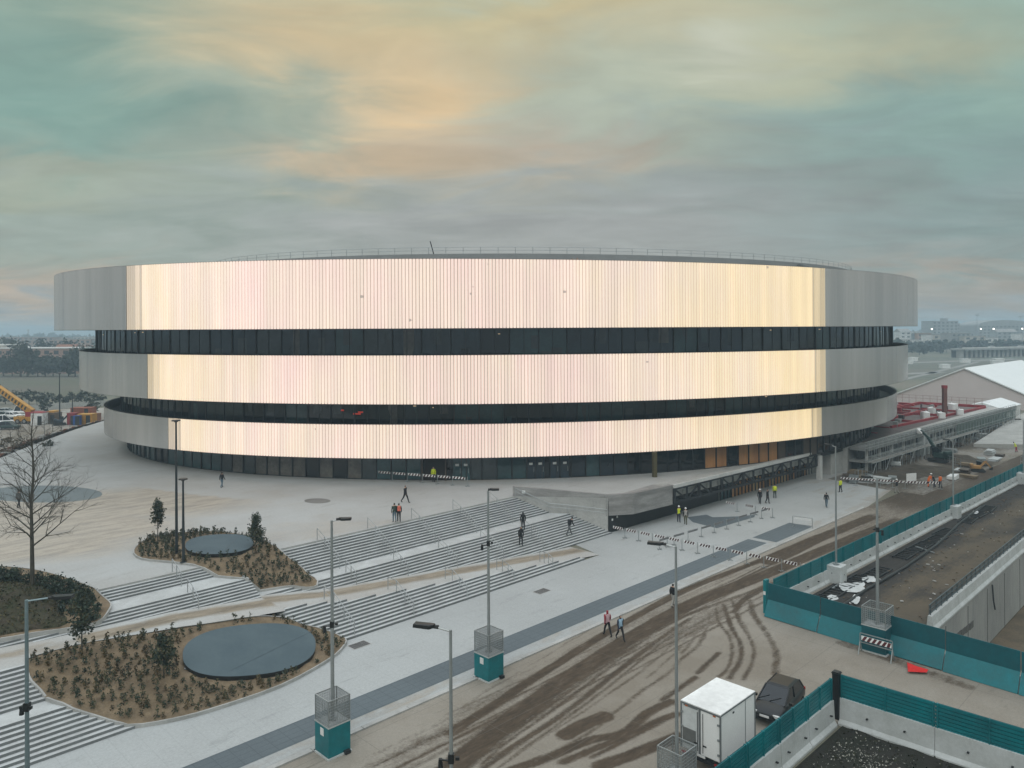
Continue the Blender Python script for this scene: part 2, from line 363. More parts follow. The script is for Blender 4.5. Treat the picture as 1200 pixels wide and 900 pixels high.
# far ground, with the trench cut out of it (trench: u 55..230, v -16.9..12)
TU0, TU1, TV0, TV1 = 55.2, 230.0, -16.95, 12.0
gm = ground_mat('earth', (0.17, 0.155, 0.125), (0.10, 0.085, 0.06), col_b=(0.12, 0.13, 0.09), scale=0.3)
g = MB(); B = 2400
hole = uvxy([(TU0, TV0), (TU1, TV0), (TU1, TV1), (TU0, TV1)])
cor = [(-B, -60), (B, -60), (B, B), (-B, B)]
def z_(p, z): return (p[0], p[1], z)
zg = S-0.012
h0, h1, h2, h3 = hole  # near-left corner, far, far right, near right
g.add([z_(cor[0], zg), z_(cor[1], zg), z_(cor[2], zg), z_(cor[3], zg), z_(h0, zg), z_(h1, zg), z_(h2, zg), z_(h3, zg)],
      [(0, 4, 5, 3), (3, 5, 6, 2), (2, 6, 7, 1), (1, 7, 4, 0)])
struct('ground', g, gm)
g = MB(); dz = S-5.0
for a, b in ((h0, h1), (h1, h2), (h2, h3), (h3, h0)): g.quad(z_(a, S-0.3), z_(b, S-0.3), z_(b, dz-.2), z_(a, dz-.2))
g.add([z_(h, dz) for h in (h0, h3, h2, h1)], [(0, 1, 2, 3)])
struct('trench_floor', g, mat('trench_earth', (0.13, 0.10, 0.065), 0.95, 0, 0.2, scale=1.5, col2=(0.08, 0.065, 0.045)))

# ---- mud tracks on the road, surveyed as polylines (u, v, half width, strength)
def zt(x, y): return toUV(W(580+x/3.158, 640+y/3.158))
TR_ = []
def trk(pts, w, a=1.0):
    q = [zt(*p) for p in pts]
    # smooth
    o = []
    for i in range(len(q)-1):
        p0 = q[max(0, i-1)]; p1 = q[i]; p2 = q[i+1]; p3 = q[min(len(q)-1, i+2)]
        for j in range(5):
            t = j/5
            o.append(tuple(0.5*((2*p1[c])+(-p0[c]+p2[c])*t+(2*p0[c]-5*p1[c]+4*p2[c]-p3[c])*t*t+(-p0[c]+3*p1[c]-3*p2[c]+p3[c])*t**3) for c in (0, 1)))
    o.append(q[-1]); TR_.append((o, w, a, min(p[0] for p in o)-2, max(p[0] for p in o)+2, min(p[1] for p in o)-2, max(p[1] for p in o)+2))
trk([(-160, 690), (0, 585), (200, 455), (400, 330), (700, 165), (960, 62), (1200, -40)], 0.42, 1.0)
trk([(-200, 860), (0, 690), (330, 450), (700, 228), (1000, 105), (1250, 0), (1500, -100)], 0.85, 0.95)
trk([(-200, 800), (0, 640), (330, 420), (640, 235), (900, 120)], 0.22, 0.5)
trk([(-200, 900), (0, 738), (300, 515), (640, 290), (820, 215), (1000, 150)], 0.3, 0.7)
trk([(-200, 830), (0, 668), (330, 432), (690, 215)], 0.16, 0.9)
trk([(-100, 880), (0, 790), (280, 600), (560, 380), (720, 270)], 0.28, 0.8)
trk([(-60, 850), (0, 760), (250, 580), (520, 375)], 0.2, 0.7)
trk([(-20, 860), (40, 800), (420, 520), (740, 255)], 0.14, 0.75)
trk([(90, 765), (330, 610), (620, 400), (720, 270)], 0.1, 0.7)
trk([(-200, 640), (0, 520), (200, 400), (380, 290)], 0.1, 0.5)
trk([(818, 230), (830, 285), (865, 330), (878, 390), (862, 450), (828, 482)], 0.16, 0.8)
trk([(845, 215), (875, 300), (908, 360), (908, 420), (868, 490)], 0.22, 0.85)
trk([(875, 195), (905, 280), (948, 350), (958, 410), (920, 495)], 0.17, 0.8)
trk([(920, 200), (900, 250), (935, 310), (950, 370)], 0.14, 0.6)
trk([(945, 200), (955, 250), (1010, 330), (1042, 400), (1035, 475)], 0.3, 0.65)
trk([(1060, 130), (1010, 145), (930, 190), (885, 245)], 0.34, 0.8)
trk([(800, 235), (765, 350), (700, 410), (640, 470), (540, 540), (400, 650), (300, 720), (150, 800)], 0.2, 0.6)
trk([(770, 260), (735, 340), (690, 400)], 0.16, 0.6)
trk([(828, 395), (750, 470)], 0.22, 0.85)
trk([(745, 485), (620, 570)], 0.24, 0.85)
trk([(650, 575), (560, 620), (480, 690), (350, 720), (200, 780), (60, 830)], 0.4, 0.85)
trk([(680, 620), (600, 648), (520, 690), (380, 745), (250, 800)], 0.3, 0.85)
trk([(640, 640), (520, 700), (360, 780)], 0.2, 0.7)
trk([(405, 630), (330, 660), (262, 698)], 0.62, 1.0)
trk([(680, 705), (540, 760), (390, 815)], 0.5, 0.9)
trk([(720, 275), (690, 370), (560, 490)], 0.1, 0.6)
trk([(1010, 60), (1100, 20), (1200, -30), (1400, -110)], 0.9, 0.9)
trk([(1330, 230), (1240, 300), (1120, 250)], 0.9, 0.45)
trk([(1290, 360), (1500, 430), (1750, 520)], 0.6, 0.55)
trk([(1500, 320), (1700, 420), (1900, 480)], 0.5, 0.5)
random.seed(12)
for i in range(26):
    v_ = random.uniform(-33.4, -27.9); ua_ = random.uniform(14, 60); ub_ = ua_+random.uniform(8, 30); dv_ = random.uniform(-.5, .5); o_ = [(ua_+(ub_-ua_)*k/6, v_+dv_*(k/6)**2+.05*random.random()) for k in range(7)]
    TR_.append((o_, random.uniform(.07, .2), random.uniform(.5, .95), ua_-2, ub_+2, v_-3, v_+3))
def mud(x, y):
    u, v = (x+y)/Q, (x-y)/Q; d = 0.0
    for pl, w, a, ua, ub, va, vb in TR_:
        if u < ua or u > ub or v < va or v > vb: continue
        m = min(segd((u, v), pl[i], pl[i+1]) for i in range(len(pl)-1))
        k = a*max(0.0, min(1.0, (w*.85+0.15-m)/0.28))
        if k > d: d = k
    n = noise.noise((u*0.12, v*0.6, 3.3))
    if -33.2 < v < -28.4: d = max(d, 0.30+0.5*n)
    d += 0.22*noise.noise((u*.05, v*3.2, 8.8))*(1 if d > .15 else 0)
    if u > 75: d = max(d, min(0.75, (u-75)*0.03)+0.3*n)
    return max(0.0, d)
road_m = ground_mat('road_dust', (0.265, 0.242, 0.208), (0.060, 0.043, 0.028), col_b=(0.20, 0.175, 0.143), dark=(0.14, 0.125, 0.105), scale=1.2, joints=(5.6, 4.2), amp=0.9, dsc=2.0, grain=1.1)
def uvgrid(name, rects, z, m, attr):
    vs, fs = [], []
    for u0, u1, v0, v1, du, dv in rects:
        nu, nv = max(1, round((u1-u0)/du)), max(1, round((v1-v0)/dv)); b = len(vs)
        for i in range(nu+1):
            for j in range(nv+1): vs.append(UV(u0+(u1-u0)*i/nu, v0+(v1-v0)*j/nv, z))
        for i in range(nu):
            for j in range(nv): k = b+i*(nv+1)+j; fs.append((k, k+1, k+nv+2, k+nv+1))
    me = bpy.data.meshes.new(name); me.from_pydata([tuple(p) for p in vs], [], fs); me.materials.append(m)
    a = me.attributes.new('dirt', 'FLOAT', 'POINT'); a.data.foreach_set('value', [attr(p.x, p.y) for p in vs]); me.update()
    o = bpy.data.objects.new(name, me); COL.objects.link(o); return tag(o, kind='structure')
uvgrid('road', [(4, 14, -34.15, -17, 1, .5), (14, 84, -34.15, -17, .25, .075), (84, 200, -34.15, -17, 2, .2), (4, 41.2, -17, -16.6, 2, .4), (41.2, 55.1, -17, -2, .4, .3)], S+0.004, road_m, mud)
# street paving between the stairs and the road
pave_m = ground_mat('pale_paving', (0.375, 0.392, 0.395), (0.25, 0.225, 0.19), col_b=(0.33, 0.343, 0.345), joints=(1.2, 2.4), jw=0.14, scale=1.0)
def pdirt(x, y):
    u, v = (x+y)/Q, (x-y)/Q
    return max(0, (0.35 if v > -35.6 else 0.0)+0.3*noise.noise((u*0.1, v*0.4, 9)) + (0.25 if u > 96 else 0))
o = sheet('pavement', uvxy([(0, -43.9), (26, -43.9), (26, -44.7), (56, -44.7), (57.5, -50), (118, -48.5), (118, -36.5), (104, -35.4), (93, -34.15), (0, -34.15)]), 1.0, lambda x, y: S+0.008, pave_m, pdirt)
tag(o, kind='structure')
strip_m = ground_mat('dark_paving', (0.115, 0.14, 0.155), (0.22, 0.21, 0.195), col_b=(0.10, 0.12, 0.133), joints=(0.9, 0.45), scale=1.2)
g = MB()
def q4(u0, u1, v0, v1, z, mb=None, mi=0):
    (mb or g).quad(UV(u0, v0, z), UV(u0, v1, z), UV(u1, v1, z), UV(u1, v0, z), mi)
q4(0, 70.5, -37.45, -35.45, S+0.012); q4(71.3, 79.5, -37.4, -34.9, S+0.012)
struct('paving_strip', g, strip_m)
g = MB()
P_ = [W(*p, S+0.012) for p in ((805, 606), (828, 603), (835, 606), (868, 605), (885, 603), (884, 606), (840, 619), (812, 612))]
g.add(P_, [tuple(range(7, -1, -1))])
struct('paving_patch', g, strip_m)
# kerb between paving and road
g = MB()
for i in range(30):
    u0 = 2+i*3.0; g.box(UV(u0+1.49, -34.3, S+0.03), (2.97, 0.3, 0.1), R45)
struct('kerb', g, concrete)

# ---- plaza (podium) with arena footprint on it
plaza_xy = uvxy([(-40, -56.35), (56.6, -56.35)]) + uvxy([(62.5, -48.8), (112, -47.5), (113, -44.4), (189, -42.0), (189, -78)]) + \
    [(88, 206), (30, 222), (-40, 216), (-78, 186), (-80, 158), (-77, 135), (-73, 116), (-69, 100), (-80, 70), (-80, 12)]
sand_blobs = [((0, 640), 26, 5.0), ((95, 620), 20, 6), ((150, 590), 30, 7), ((60, 610), 20, 5), ((0, 600), 24, 6), ((210, 575), 14, 4)]
SB = []
for (p, r, _r) in sand_blobs:
    w_ = W(*p, 0); SB.append((w_.x, w_.y, r*0.55, _r*1.3))
def sand(x, y):
    d = 0.0
    for cx, cy, rx, ry in SB:
        k = 1.15 - hypot((x-cx)/rx, (y-cy)/ry); d = max(d, min(0.75, max(0, k)*1.2))
    # paler apron that follows the ring of the building
    t = hypot((x-0.7)/76.0, (y-138.5)/64.0)
    if t < 1.0: d = min(d, 0.15)
    n = noise.noise((x*0.06, y*0.10, 1.7)); n2 = noise.noise((x*0.25, y*0.5, 5.1))
    d = max(d, 0.18+0.45*n+0.2*n2 - (0.12 if t < 1 else 0))
    u, v = (x+y)/Q, (x-y)/Q
    if u > 58: d = max(d, 0.33+0.3*n)
    return max(0.0, d)
plaza_m = ground_mat('plaza_stone', (0.41, 0.42, 0.418), (0.335, 0.295, 0.243), col_b=(0.35, 0.345, 0.335), dark=(0.20, 0.19, 0.17), scale=0.9, dmax=0.85, joints=(2.4, 1.2), jw=0.16, amp=0.45)
o = sheet('plaza', plaza_xy, 0.8, lambda x, y: 0.0, plaza_m, sand, window=(-80, 75, 30, 108)); tag(o, kind='structure')
g = MB(); n_ = len(plaza_xy)
for i in range(n_):
    a, b = plaza_xy[i], plaza_xy[(i+1) % n_]; g.quad(z_(a, S-0.3), z_(b, S-0.3), z_(b, -0.002), z_(a, -0.002))
struct('plaza_retaining_face', g, concrete)
def flat_disc(name, pts, z, m, label=None):
    g = MB(); g.add([(p.x, p.y, z) for p in pts], [tuple(range(len(pts)))]); return struct(name, g, m)
def pix_ell(cx, cy, rx, ry, z, n=40, tilt=0):
    return [W(cx+rx*cos(t)+0, cy-ry*sin(t)+tilt*rx*cos(t), z) for t in [2*pi*i/n for i in range(n)]]
flat_disc('paving_oval', pix_ell(50, 579, 70, 10, 0), 0.006, mat('oval_grey', (0.165, 0.195, 0.205), 0.75, 0, 0.07))
flat_disc('paving_disc', pix_ell(372, 587, 15.5, 3, 0), 0.006, mat('drain_disc', (0.20, 0.195, 0.185), 0.8))

# ---- the stairs
g = MB()
def step(u0, u1, v0, v1, z, b=0.8, u1b=None):
    """tread with light top, dark riser on the street side; u1b = right end at the lower edge"""
    u1b = u1 if u1b is None else u1b
    A, Bq, Cq, D = UV(u0, v0), UV(u0, v1), UV(u1b, v1), UV(u1, v0)
    up = lambda p, zz: (p.x, p.y, zz)
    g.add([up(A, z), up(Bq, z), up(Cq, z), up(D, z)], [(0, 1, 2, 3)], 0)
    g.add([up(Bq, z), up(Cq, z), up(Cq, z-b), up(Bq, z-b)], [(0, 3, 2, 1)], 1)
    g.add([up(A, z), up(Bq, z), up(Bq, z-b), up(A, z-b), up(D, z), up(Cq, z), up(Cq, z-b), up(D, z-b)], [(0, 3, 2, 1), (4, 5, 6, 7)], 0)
def wall_u(v): return 56.6 + (v+56.35)*(62.5-56.6)/(-48.8+56.35)
for k in range(1, 12):
    v0 = -56.35+TR*(k-1); step(26.0, wall_u(v0), v0, v0+TR, -RR*k, u1b=wall_u(v0+TR))
step(26.0, wall_u(-53.27), -53.27, -51.8, -1.65, u1b=wall_u(-51.8))
for k in range(1, 13):
    v0 = -51.8+TR*(k-1); step(26.0, wall_u(v0), v0, v0+TR, -1.65-RR*k, u1b=wall_u(v0+TR))
for k in range(1, 6):
    v0 = -56.35+0.26*(k-1); step(-5, 26.0, v0, v0+0.26, -0.13*k)
step(-5, 26.0, -55.05, -53.2, -0.652)
for k in range(1, 12):
    v0 = -53.2+0.26*(k-1); step(-5, 26.0, v0, v0+0.26, -0.652-0.13*k)
# lower flights: right
def ucut(z):
    lo, hi = -40.0, 56.2
    for _ in range(40):
        m = (lo+hi)/2
        if zpath(m) > z: lo = m
        else: hi = m
    return lo
for k in range(1, 22):
    z = S+RR*k; v1 = -44.75-TR*(k-1)
    if ucut(z) < 26: break
    step(25.6, min(54.0, ucut(z)), v1-TR, v1, z, b=RR+0.3, u1b=min(54.0, ucut(z-RR)))
# left
for k in range(1, 10):
    v1 = -42.9-TR*(k-1); step(-6, 19.0, v1-TR, v1, S+RR*k, b=RR+.3)
step(-6, 19.0, -46.6, -45.42, -2.248, b=.4)
for k in range(1, 11):
    v1 = -46.6-TR*(k-1); z = -2.25+RR*k; step(-6, min(19.0, ucut(z)), v1-TR, v1, z, b=RR+.3, u1b=min(19.0, ucut(z-RR)))
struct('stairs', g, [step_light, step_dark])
# ramp path between the flights (one inclined plane)
def vb(u):
    z = zpath(u); return (-44.75-(z-S)/RR*TR) if u >= 26 else (-46.6-(z+2.25)/RR*TR)
path_m = ground_mat('path_stone', (0.41, 0.42, 0.415), (0.23, 0.195, 0.15), col_b=(0.37, 0.355, 0.335), scale=1.1)
us = [-5, 0, 6, 12, 16, 20, 25.9, 26.1, 28.5, 31, 32, 38, 44, 50, 56.2]
poly = [tuple(UV(u, vb(u)).xy) for u in us] + [tuple(UV(56.2, -51).xy), tuple(UV(26.5, -53.4).xy), tuple(UV(16, -56.0).xy), tuple(UV(-5, -56.3).xy)]
def pathdirt(x, y):
    u, v = (x+y)/Q, (x-y)/Q; w_ = v-vb(u)  # negative = up the slope from the lower edge
    k = max(0, 1-abs(w_+2.3)/1.15)
    return min(1.0, k*1.35) * (1.0 if u > 14 else 0.5) + max(0, 0.25*noise.noise((u*.2, v*.5, 2)))
o = sheet('path', poly, 0.4, lambda x, y: zpath((x+y)/Q), path_m, pathdirt); tag(o, kind='structure')
# drains in the pavement
for (px, py) in ((635, 693), (421, 756), (392, 770)):
    p = W(px, py); g = MB()
    for i in range(6): g.box((0, -0.32+i*0.13, 0), (1.25, 0.08, 0.02))
    g.box((0, 0, -0.004), (1.4, 0.9, 0.01), mi=1)
    o = empty('drain_grate', (p.x, p.y, S+0.02), {635: 'slotted drain grate in the pale paving below the small end of the stairs', 421: 'slotted drain grate in the paving beside the tip of the large planting bed', 392: 'slotted drain grate half under the planting bed edge'}[px], 'drain grate', rz=R45)
    if px == 392: bpy.data.objects.remove(o); continue
    g.build('grate_bars', [dark_metal, concrete], o)

# ---- planting beds
def bed(name, pix, label, off=0.16, zf=None, sm=3, m=None, sp=0.5):
    zf = zf or (lambda u, v: terr(u, v))
    P3 = [hit(px, py, zf) for px, py in pix]
    poly = smooth_poly([tuple(p.xy) for p in P3], sm)
    def z(x, y):
        u, v = toUV(Vector((x, y)))
        d = min(segd((x, y), poly[i-1], poly[i]) for i in range(len(poly)))
        zz = sum(zf(u+a, v+b) for a, b in ((0, 0), (0, .35), (0, -.35), (.4, 0), (-.4, 0)))/5
        return zz+off+min(0.22, d*0.12)+0.05*noise.noise((x*1.1, y*1.1, 0))
    z.soil = None
    root = empty(name, (0, 0, 0), label, 'planting bed')
    o = sheet('soil', poly, sp, z, m or soil, jitter=0.1); o.parent = root
    e = MB()
    for i in range(len(poly)):
        a, b = poly[i-1], poly[i]; ua, va = toUV(Vector(a)); ub, vb_ = toUV(Vector(b))
        za, zb = zf(ua, va)+off+0.05, zf(ub, vb_)+off+0.05
        e.quad((a[0], a[1], za-0.9), (b[0], b[1], zb-0.9), (b[0], b[1], zb), (a[0], a[1], za))
        c = Vector((sum(p[0] for p in poly)/len(poly), sum(p[1] for p in poly)/len(poly)))
        ia = Vector(a)+(c-Vector(a)).normalized()*0.1; ib = Vector(b)+(c-Vector(b)).normalized()*0.1
        e.quad((a[0], a[1], za), (b[0], b[1], zb), (ib.x, ib.y, zb), (ia.x, ia.y, za))
    e.build('bed_edging', concrete, root)
    return root, poly, z
BIG = [(31, 776), (55, 768), (100, 757), (160, 747), (240, 734), (300, 725), (340, 727), (372, 738), (404, 751), (403, 760), (385, 776), (330, 806), (250, 834), (200, 847), (150, 853), (112, 843), (72, 828), (46, 812), (33, 797)]
bigbed, bigpoly, bigz = bed('planting_bed', BIG, 'large sloping planting bed of bare soil and rows of seedlings around the larger oval cover', 0.15)
MID = [(156, 646), (172, 633), (200, 627), (250, 624), (300, 631), (328, 645), (356, 668), (373, 683), (362, 690), (335, 689), (290, 680), (240, 668), (200, 660), (165, 656)]
midbed, midpoly, midz = bed('planting_bed', MID, 'smaller planting bed at the top of the stairs with two dark lamp posts in it', 0.10)
LFT = [(-45, 664), (0, 666), (40, 670), (80, 680), (112, 692), (129, 708), (129, 717), (114, 732), (82, 739), (40, 745), (0, 752), (-45, 758)]
lftbed, lftpoly, lftz = bed('planting_bed', LFT, 'planting bed with a hedge and a dark grassy mound left of the stairs', 0.15)
# dark turf mound inside the left bed
MP = [hit(px, py) for px, py in [(-45, 694), (0, 690), (40, 688), (58, 694), (66, 706), (70, 722), (78, 735), (40, 741), (0, 748), (-45, 753)]]
mpoly = smooth_poly([tuple(p.xy) for p in MP], 3)
def mz(x, y):
    d = min(segd((x, y), mpoly[i-1], mpoly[i]) for i in range(len(mpoly)))
    return lftz(x, y)+0.02+min(0.5, d*0.25)
o = sheet('turf_mound', mpoly, 0.4, mz, turf, jitter=.1); o.parent = lftbed
g = MB()
for i in range(2600):
    x = random.uniform(min(p[0] for p in mpoly), max(p[0] for p in mpoly)); y = random.uniform(min(p[1] for p in mpoly), max(p[1] for p in mpoly))
    if inside((x, y), mpoly): g.leaf((x, y, mz(x, y)+0.06), 0.10, random.choice((0, 0, 1)), up=-.6)
tag(g.build('mound_grass', [mat('grass_dry', (0.085, 0.072, 0.035), 0.9, 0, 0.25), mat('grass_dark', (0.045, 0.055, 0.024), 0.9, 0, 0.25)], lftbed), kind='stuff')

def oval(name, cx, cy, rx, ry, tilt, zf, label, lift=0.3, sq=2.35, bedroot=None):
    pts = []
    for i in range(56):
        t = 2*pi*i/56; c, s_ = cos(t), sin(t)
        ex = math.copysign(abs(c)**(2/sq), c); ey = math.copysign(abs(s_)**(2/sq), s_)
        pts.append((cx+rx*ex, cy-ry*ey+tilt*ex))
    P3 = [hit(p[0], p[1], lambda u, v: zf(*UV(u, v).xy)+lift) for p in pts]
    c = sum(P3, Vector())/len(P3)
    # level it to a plane
    sxx = syy = sxy = sxz = syz = 0
    for p in P3:
        d = p-c; sxx += d.x*d.x; syy += d.y*d.y; sxy += d.x*d.y; sxz += d.x*d.z; syz += d.y*d.z
    D = sxx*syy-sxy*sxy; a = (sxz*syy-syz*sxy)/D; b = (syz*sxx-sxz*sxy)/D
    pl = lambda p: c.z+a*(p.x-c.x)+b*(p.y-c.y)
    P3 = []
    for q_ in pts:
        tx, ty = ray(*q_); d_ = (EYE-c.z+a*c.x+b*c.y)/(ty+a*tx+b); P3.append(Vector((tx*d_, d_, EYE-ty*d_)))
    g = MB(); n = len(P3)
    top = [(p.x, p.y, pl(p)) for p in P3]; bot = [(p.x*0.985+c.x*.015, p.y*.985+c.y*.015, pl(p)-0.45) for p in P3]
    rim = [(p.x, p.y, pl(p)-0.09) for p in P3]
    g.add(top, [tuple(range(n))], 0); g.add(top+rim, [(i, (i+1) % n, n+(i+1) % n, n+i) for i in range(n)], 1)
    g.add(rim+bot, [(i, (i+1) % n, n+(i+1) % n, n+i) for i in range(n)], 1)
    o = g.build(name, [disc_m, dark_metal]); tag(o, label, 'oval cover')
    sm_ = MB()
    for k in (-.35,):
        a_ = max(P3, key=lambda p: p.x); b_ = min(P3, key=lambda p: p.x); m_ = a_.lerp(b_, .5+k*.5); r_ = (1-k*k)**.5*.47; up = (max(P3, key=lambda p: p.y)-min(P3, key=lambda p: p.y))*r_
        ea, eb = m_-up, m_+up; ea.z, eb.z = pl(ea)+.004, pl(eb)+.004; w_ = Vector((.025, 0, 0)); sm_.quad(ea-w_, ea+w_, eb+w_, eb-w_)
    sm_.build('cover_seam', mat('seam_dark', (0.060, 0.083, 0.098), .7), o)
    if bedroot is not None:
        for v in [c for c in kids(bedroot) if c.name.startswith('soil')][0].data.vertices:
            q = v.co
            if inside((q.x, q.y), [(c.x+(p.x-c.x)*1.05, c.y+(p.y-c.y)*1.05) for p in P3]): q.z = min(q.z, pl(q)-.28)
    return [(p.x, p.y) for p in P3]
ov1 = oval('oval_cover', 292, 761.5, 78, 30, -6.5, bigz, 'large blue grey oval cover in the planting bed nearest the road', 0.16, bedroot=bigbed)
ov2 = oval('oval_cover', 257, 637.5, 40, 11.5, -2.0, midz, 'small blue grey oval cover in the planting bed by the two dark lamp posts', 0.17, bedroot=midbed)

# ================================================================== ARENA
class Ell:
    """plan ellipse; t = angle of the parameter"""
    def __init__(s, cx, cy, a, b, r): s.c = (cx, cy); s.a = a; s.b = b; s.r = r
    def p(s, t, off=0.0):
        x, y = s.a*cos(t), s.b*sin(t); nx, ny = cos(t)/s.a, sin(t)/s.b; l = hypot(nx, ny); x += off*nx/l; y += off*ny/l
        return (s.c[0]+x*cos(s.r)-y*sin(s.r), s.c[1]+x*sin(s.r)+y*cos(s.r))
    def t_of_ray(s, px):
        """parameter of the near hit of the sight line through photo column px (level)"""
        tx = (px-600)/900.0
        best = None
        for i in range(7200):
            t = 2*pi*i/7200; x, y = s.p(t); e = abs(x/y-tx)
            if e < 0.004 and (best is None or y < best[0]-0.5 or (abs(y-best[0]) <= 0.5 and e < best[2])): best = (y, t, e)
        return best[1]
    def arc(s, n=4000):
        """table of arc length"""
        L = [0.0]; p = s.p(0)
        for i in range(1, n+1):
            q = s.p(2*pi*i/n); L.append(L[-1]+hypot(q[0]-p[0], q[1]-p[1])); p = q
        return L
    def even(s, step):
        """parameters at equal arc steps"""
        L = s.arc(); n = round(L[-1]/step); out = []; j = 0
        for i in range(n):
            d = L[-1]*i/n
            while L[j+1] < d: j += 1
            f = (d-L[j])/(L[j+1]-L[j]); out.append(2*pi*(j+f)/(len(L)-1))
        return out, L[-1]/n
    def tnear(s): return min((s.p(2*pi*i/720)[1], 2*pi*i/720) for i in range(720))[1]
    def shrink(s, d): return Ell(s.c[0], s.c[1], s.a-d, s.b-d, s.r)

R1 = Ell(2.2, 139.1, 73.5, 54.5, 0.387); R2 = Ell(0.6, 137.7, 69.2, 52.7, 0.244); R3 = Ell(3.0, 138.4, 68.0, 49.9, 0.34)
FT = Ell(0.7, 138.5, 63.2, 48.9, 0.251)
G3 = Ell(0.6, 137.7, 67.0, 50.2, 0.244); G2 = Ell(2.2, 138.4, 65.2, 47.6, 0.31)
arena = empty('arena', (1.5, 138.5, 0), 'oval arena of three stacked bright ribbed rings with dark glass bands between them', 'arena')
AO = Vector((1.5, 138.5, 0))
def bld(mb, name, mats, parent=arena, uv=None, smooth=False):
    return mb.build(name, mats, parent, loc=AO, smooth=smooth)
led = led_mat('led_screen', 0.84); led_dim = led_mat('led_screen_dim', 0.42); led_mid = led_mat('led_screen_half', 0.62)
FIN, FD = 0.37, 0.07
def ring(R, z0, z1, pxL, pxR, deep, gl):
    ts, sp = R.even(FIN); tn = R.tnear(); tl, tr = R.t_of_ray(pxL), R.t_of_ray(pxR)
    def rel(t):
        d = (t-tn) % (2*pi); return d-2*pi if d > pi else d
    a0, a1 = sorted((rel(tl), rel(tr)))
    n = len(ts); band = MB(); G_ = .24; scr = MB(); uvs = []
    lit = [a0 < rel(t) < a1 for t in ts]
    left_end = rel(tl) < rel(tr)
    order = sorted(range(n), key=lambda i: rel(ts[i]))
    # arc metres from the nearest point
    s_ = {}; c0 = min(range(n), key=lambda i: abs(rel(ts[i])))
    for i in range(n):
        k = (i-c0) % n; s_[i] = (k-n if k > n/2 else k)*sp
    dt = [((ts[(i+1) % n]-ts[i]) % (2*pi)) for i in range(n)]
    for i in range(n):
        t = ts[i]; w = dt[i]; fd = FD if lit[i] else .008; A = R.p(t, -fd); Bp = R.p(t+w*G_, -fd); Cp = R.p(t+w*G_, 0); Dp = R.p(t+w, 0); E = R.p(t+w, -fd)
        q = lambda p0, p1, mb, mi: mb.quad((p0[0], p0[1], z0), (p1[0], p1[1], z0), (p1[0], p1[1], z1), (p0[0], p0[1], z1), mi)
        r_ = rel(t); edge = min(r_-a0, a1-r_)*60
        if lit[i]:
            q(A, Bp, band, 2)
            mi = 0
            if edge < 1.15: mi = 1
            elif edge < 2.1: mi = 2
            if 1.9 < edge < 2.25: mi = 1
            for p0, p1 in ((Bp, Cp), (Cp, Dp), (Dp, E)):
                scr.v += [Vector((p0[0], p0[1], z0)), Vector((p1[0], p1[1], z0)), Vector((p1[0], p1[1], z1)), Vector((p0[0], p0[1], z1))]
                k = len(scr.v); scr.f.append([k-4, k-3, k-2, k-1]); scr.m.append(mi); uvs.append((s_[i], z0, z1, sp))
        else:
            q(A, Bp, band, 0)
            for p0, p1 in ((Bp, Cp), (Cp, Dp), (Dp, E)): q(p0, p1, band, 0)
    # cap, inner face, underside back to the glazing
    M = 240
    for i in range(M):
        t0, t1 = 2*pi*i/M, 2*pi*(i+1)/M
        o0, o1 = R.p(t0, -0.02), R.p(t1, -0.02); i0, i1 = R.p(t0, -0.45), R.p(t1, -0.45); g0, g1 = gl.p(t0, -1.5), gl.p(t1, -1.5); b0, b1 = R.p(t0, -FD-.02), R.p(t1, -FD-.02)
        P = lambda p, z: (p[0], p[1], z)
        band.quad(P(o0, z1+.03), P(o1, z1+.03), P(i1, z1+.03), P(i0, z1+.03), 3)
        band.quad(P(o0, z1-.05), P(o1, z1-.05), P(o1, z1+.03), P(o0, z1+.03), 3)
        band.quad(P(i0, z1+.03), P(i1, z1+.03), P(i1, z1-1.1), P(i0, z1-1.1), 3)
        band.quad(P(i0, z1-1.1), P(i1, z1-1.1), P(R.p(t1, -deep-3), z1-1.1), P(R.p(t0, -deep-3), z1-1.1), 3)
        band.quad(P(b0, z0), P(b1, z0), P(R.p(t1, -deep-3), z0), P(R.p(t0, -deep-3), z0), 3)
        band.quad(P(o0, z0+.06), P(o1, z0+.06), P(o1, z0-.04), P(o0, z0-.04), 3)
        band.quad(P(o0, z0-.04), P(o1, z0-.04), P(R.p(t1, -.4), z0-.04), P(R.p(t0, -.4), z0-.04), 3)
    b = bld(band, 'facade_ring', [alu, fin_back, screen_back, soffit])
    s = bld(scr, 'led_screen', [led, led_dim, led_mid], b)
    me = s.data; ul = me.uv_layers.new(name='UVMap')
    for f, (sa, a, c, w) in zip(me.polygons, uvs):
        for li, uv in zip(f.loop_indices, ((sa, a), (sa+w*.5, a), (sa+w*.5, c), (sa, c))): ul.data[li].uv = uv
    return b
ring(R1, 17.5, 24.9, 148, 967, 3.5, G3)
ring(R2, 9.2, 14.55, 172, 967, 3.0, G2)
ring(R3, 2.9, 6.7, 196, 962, 3.0, FT)

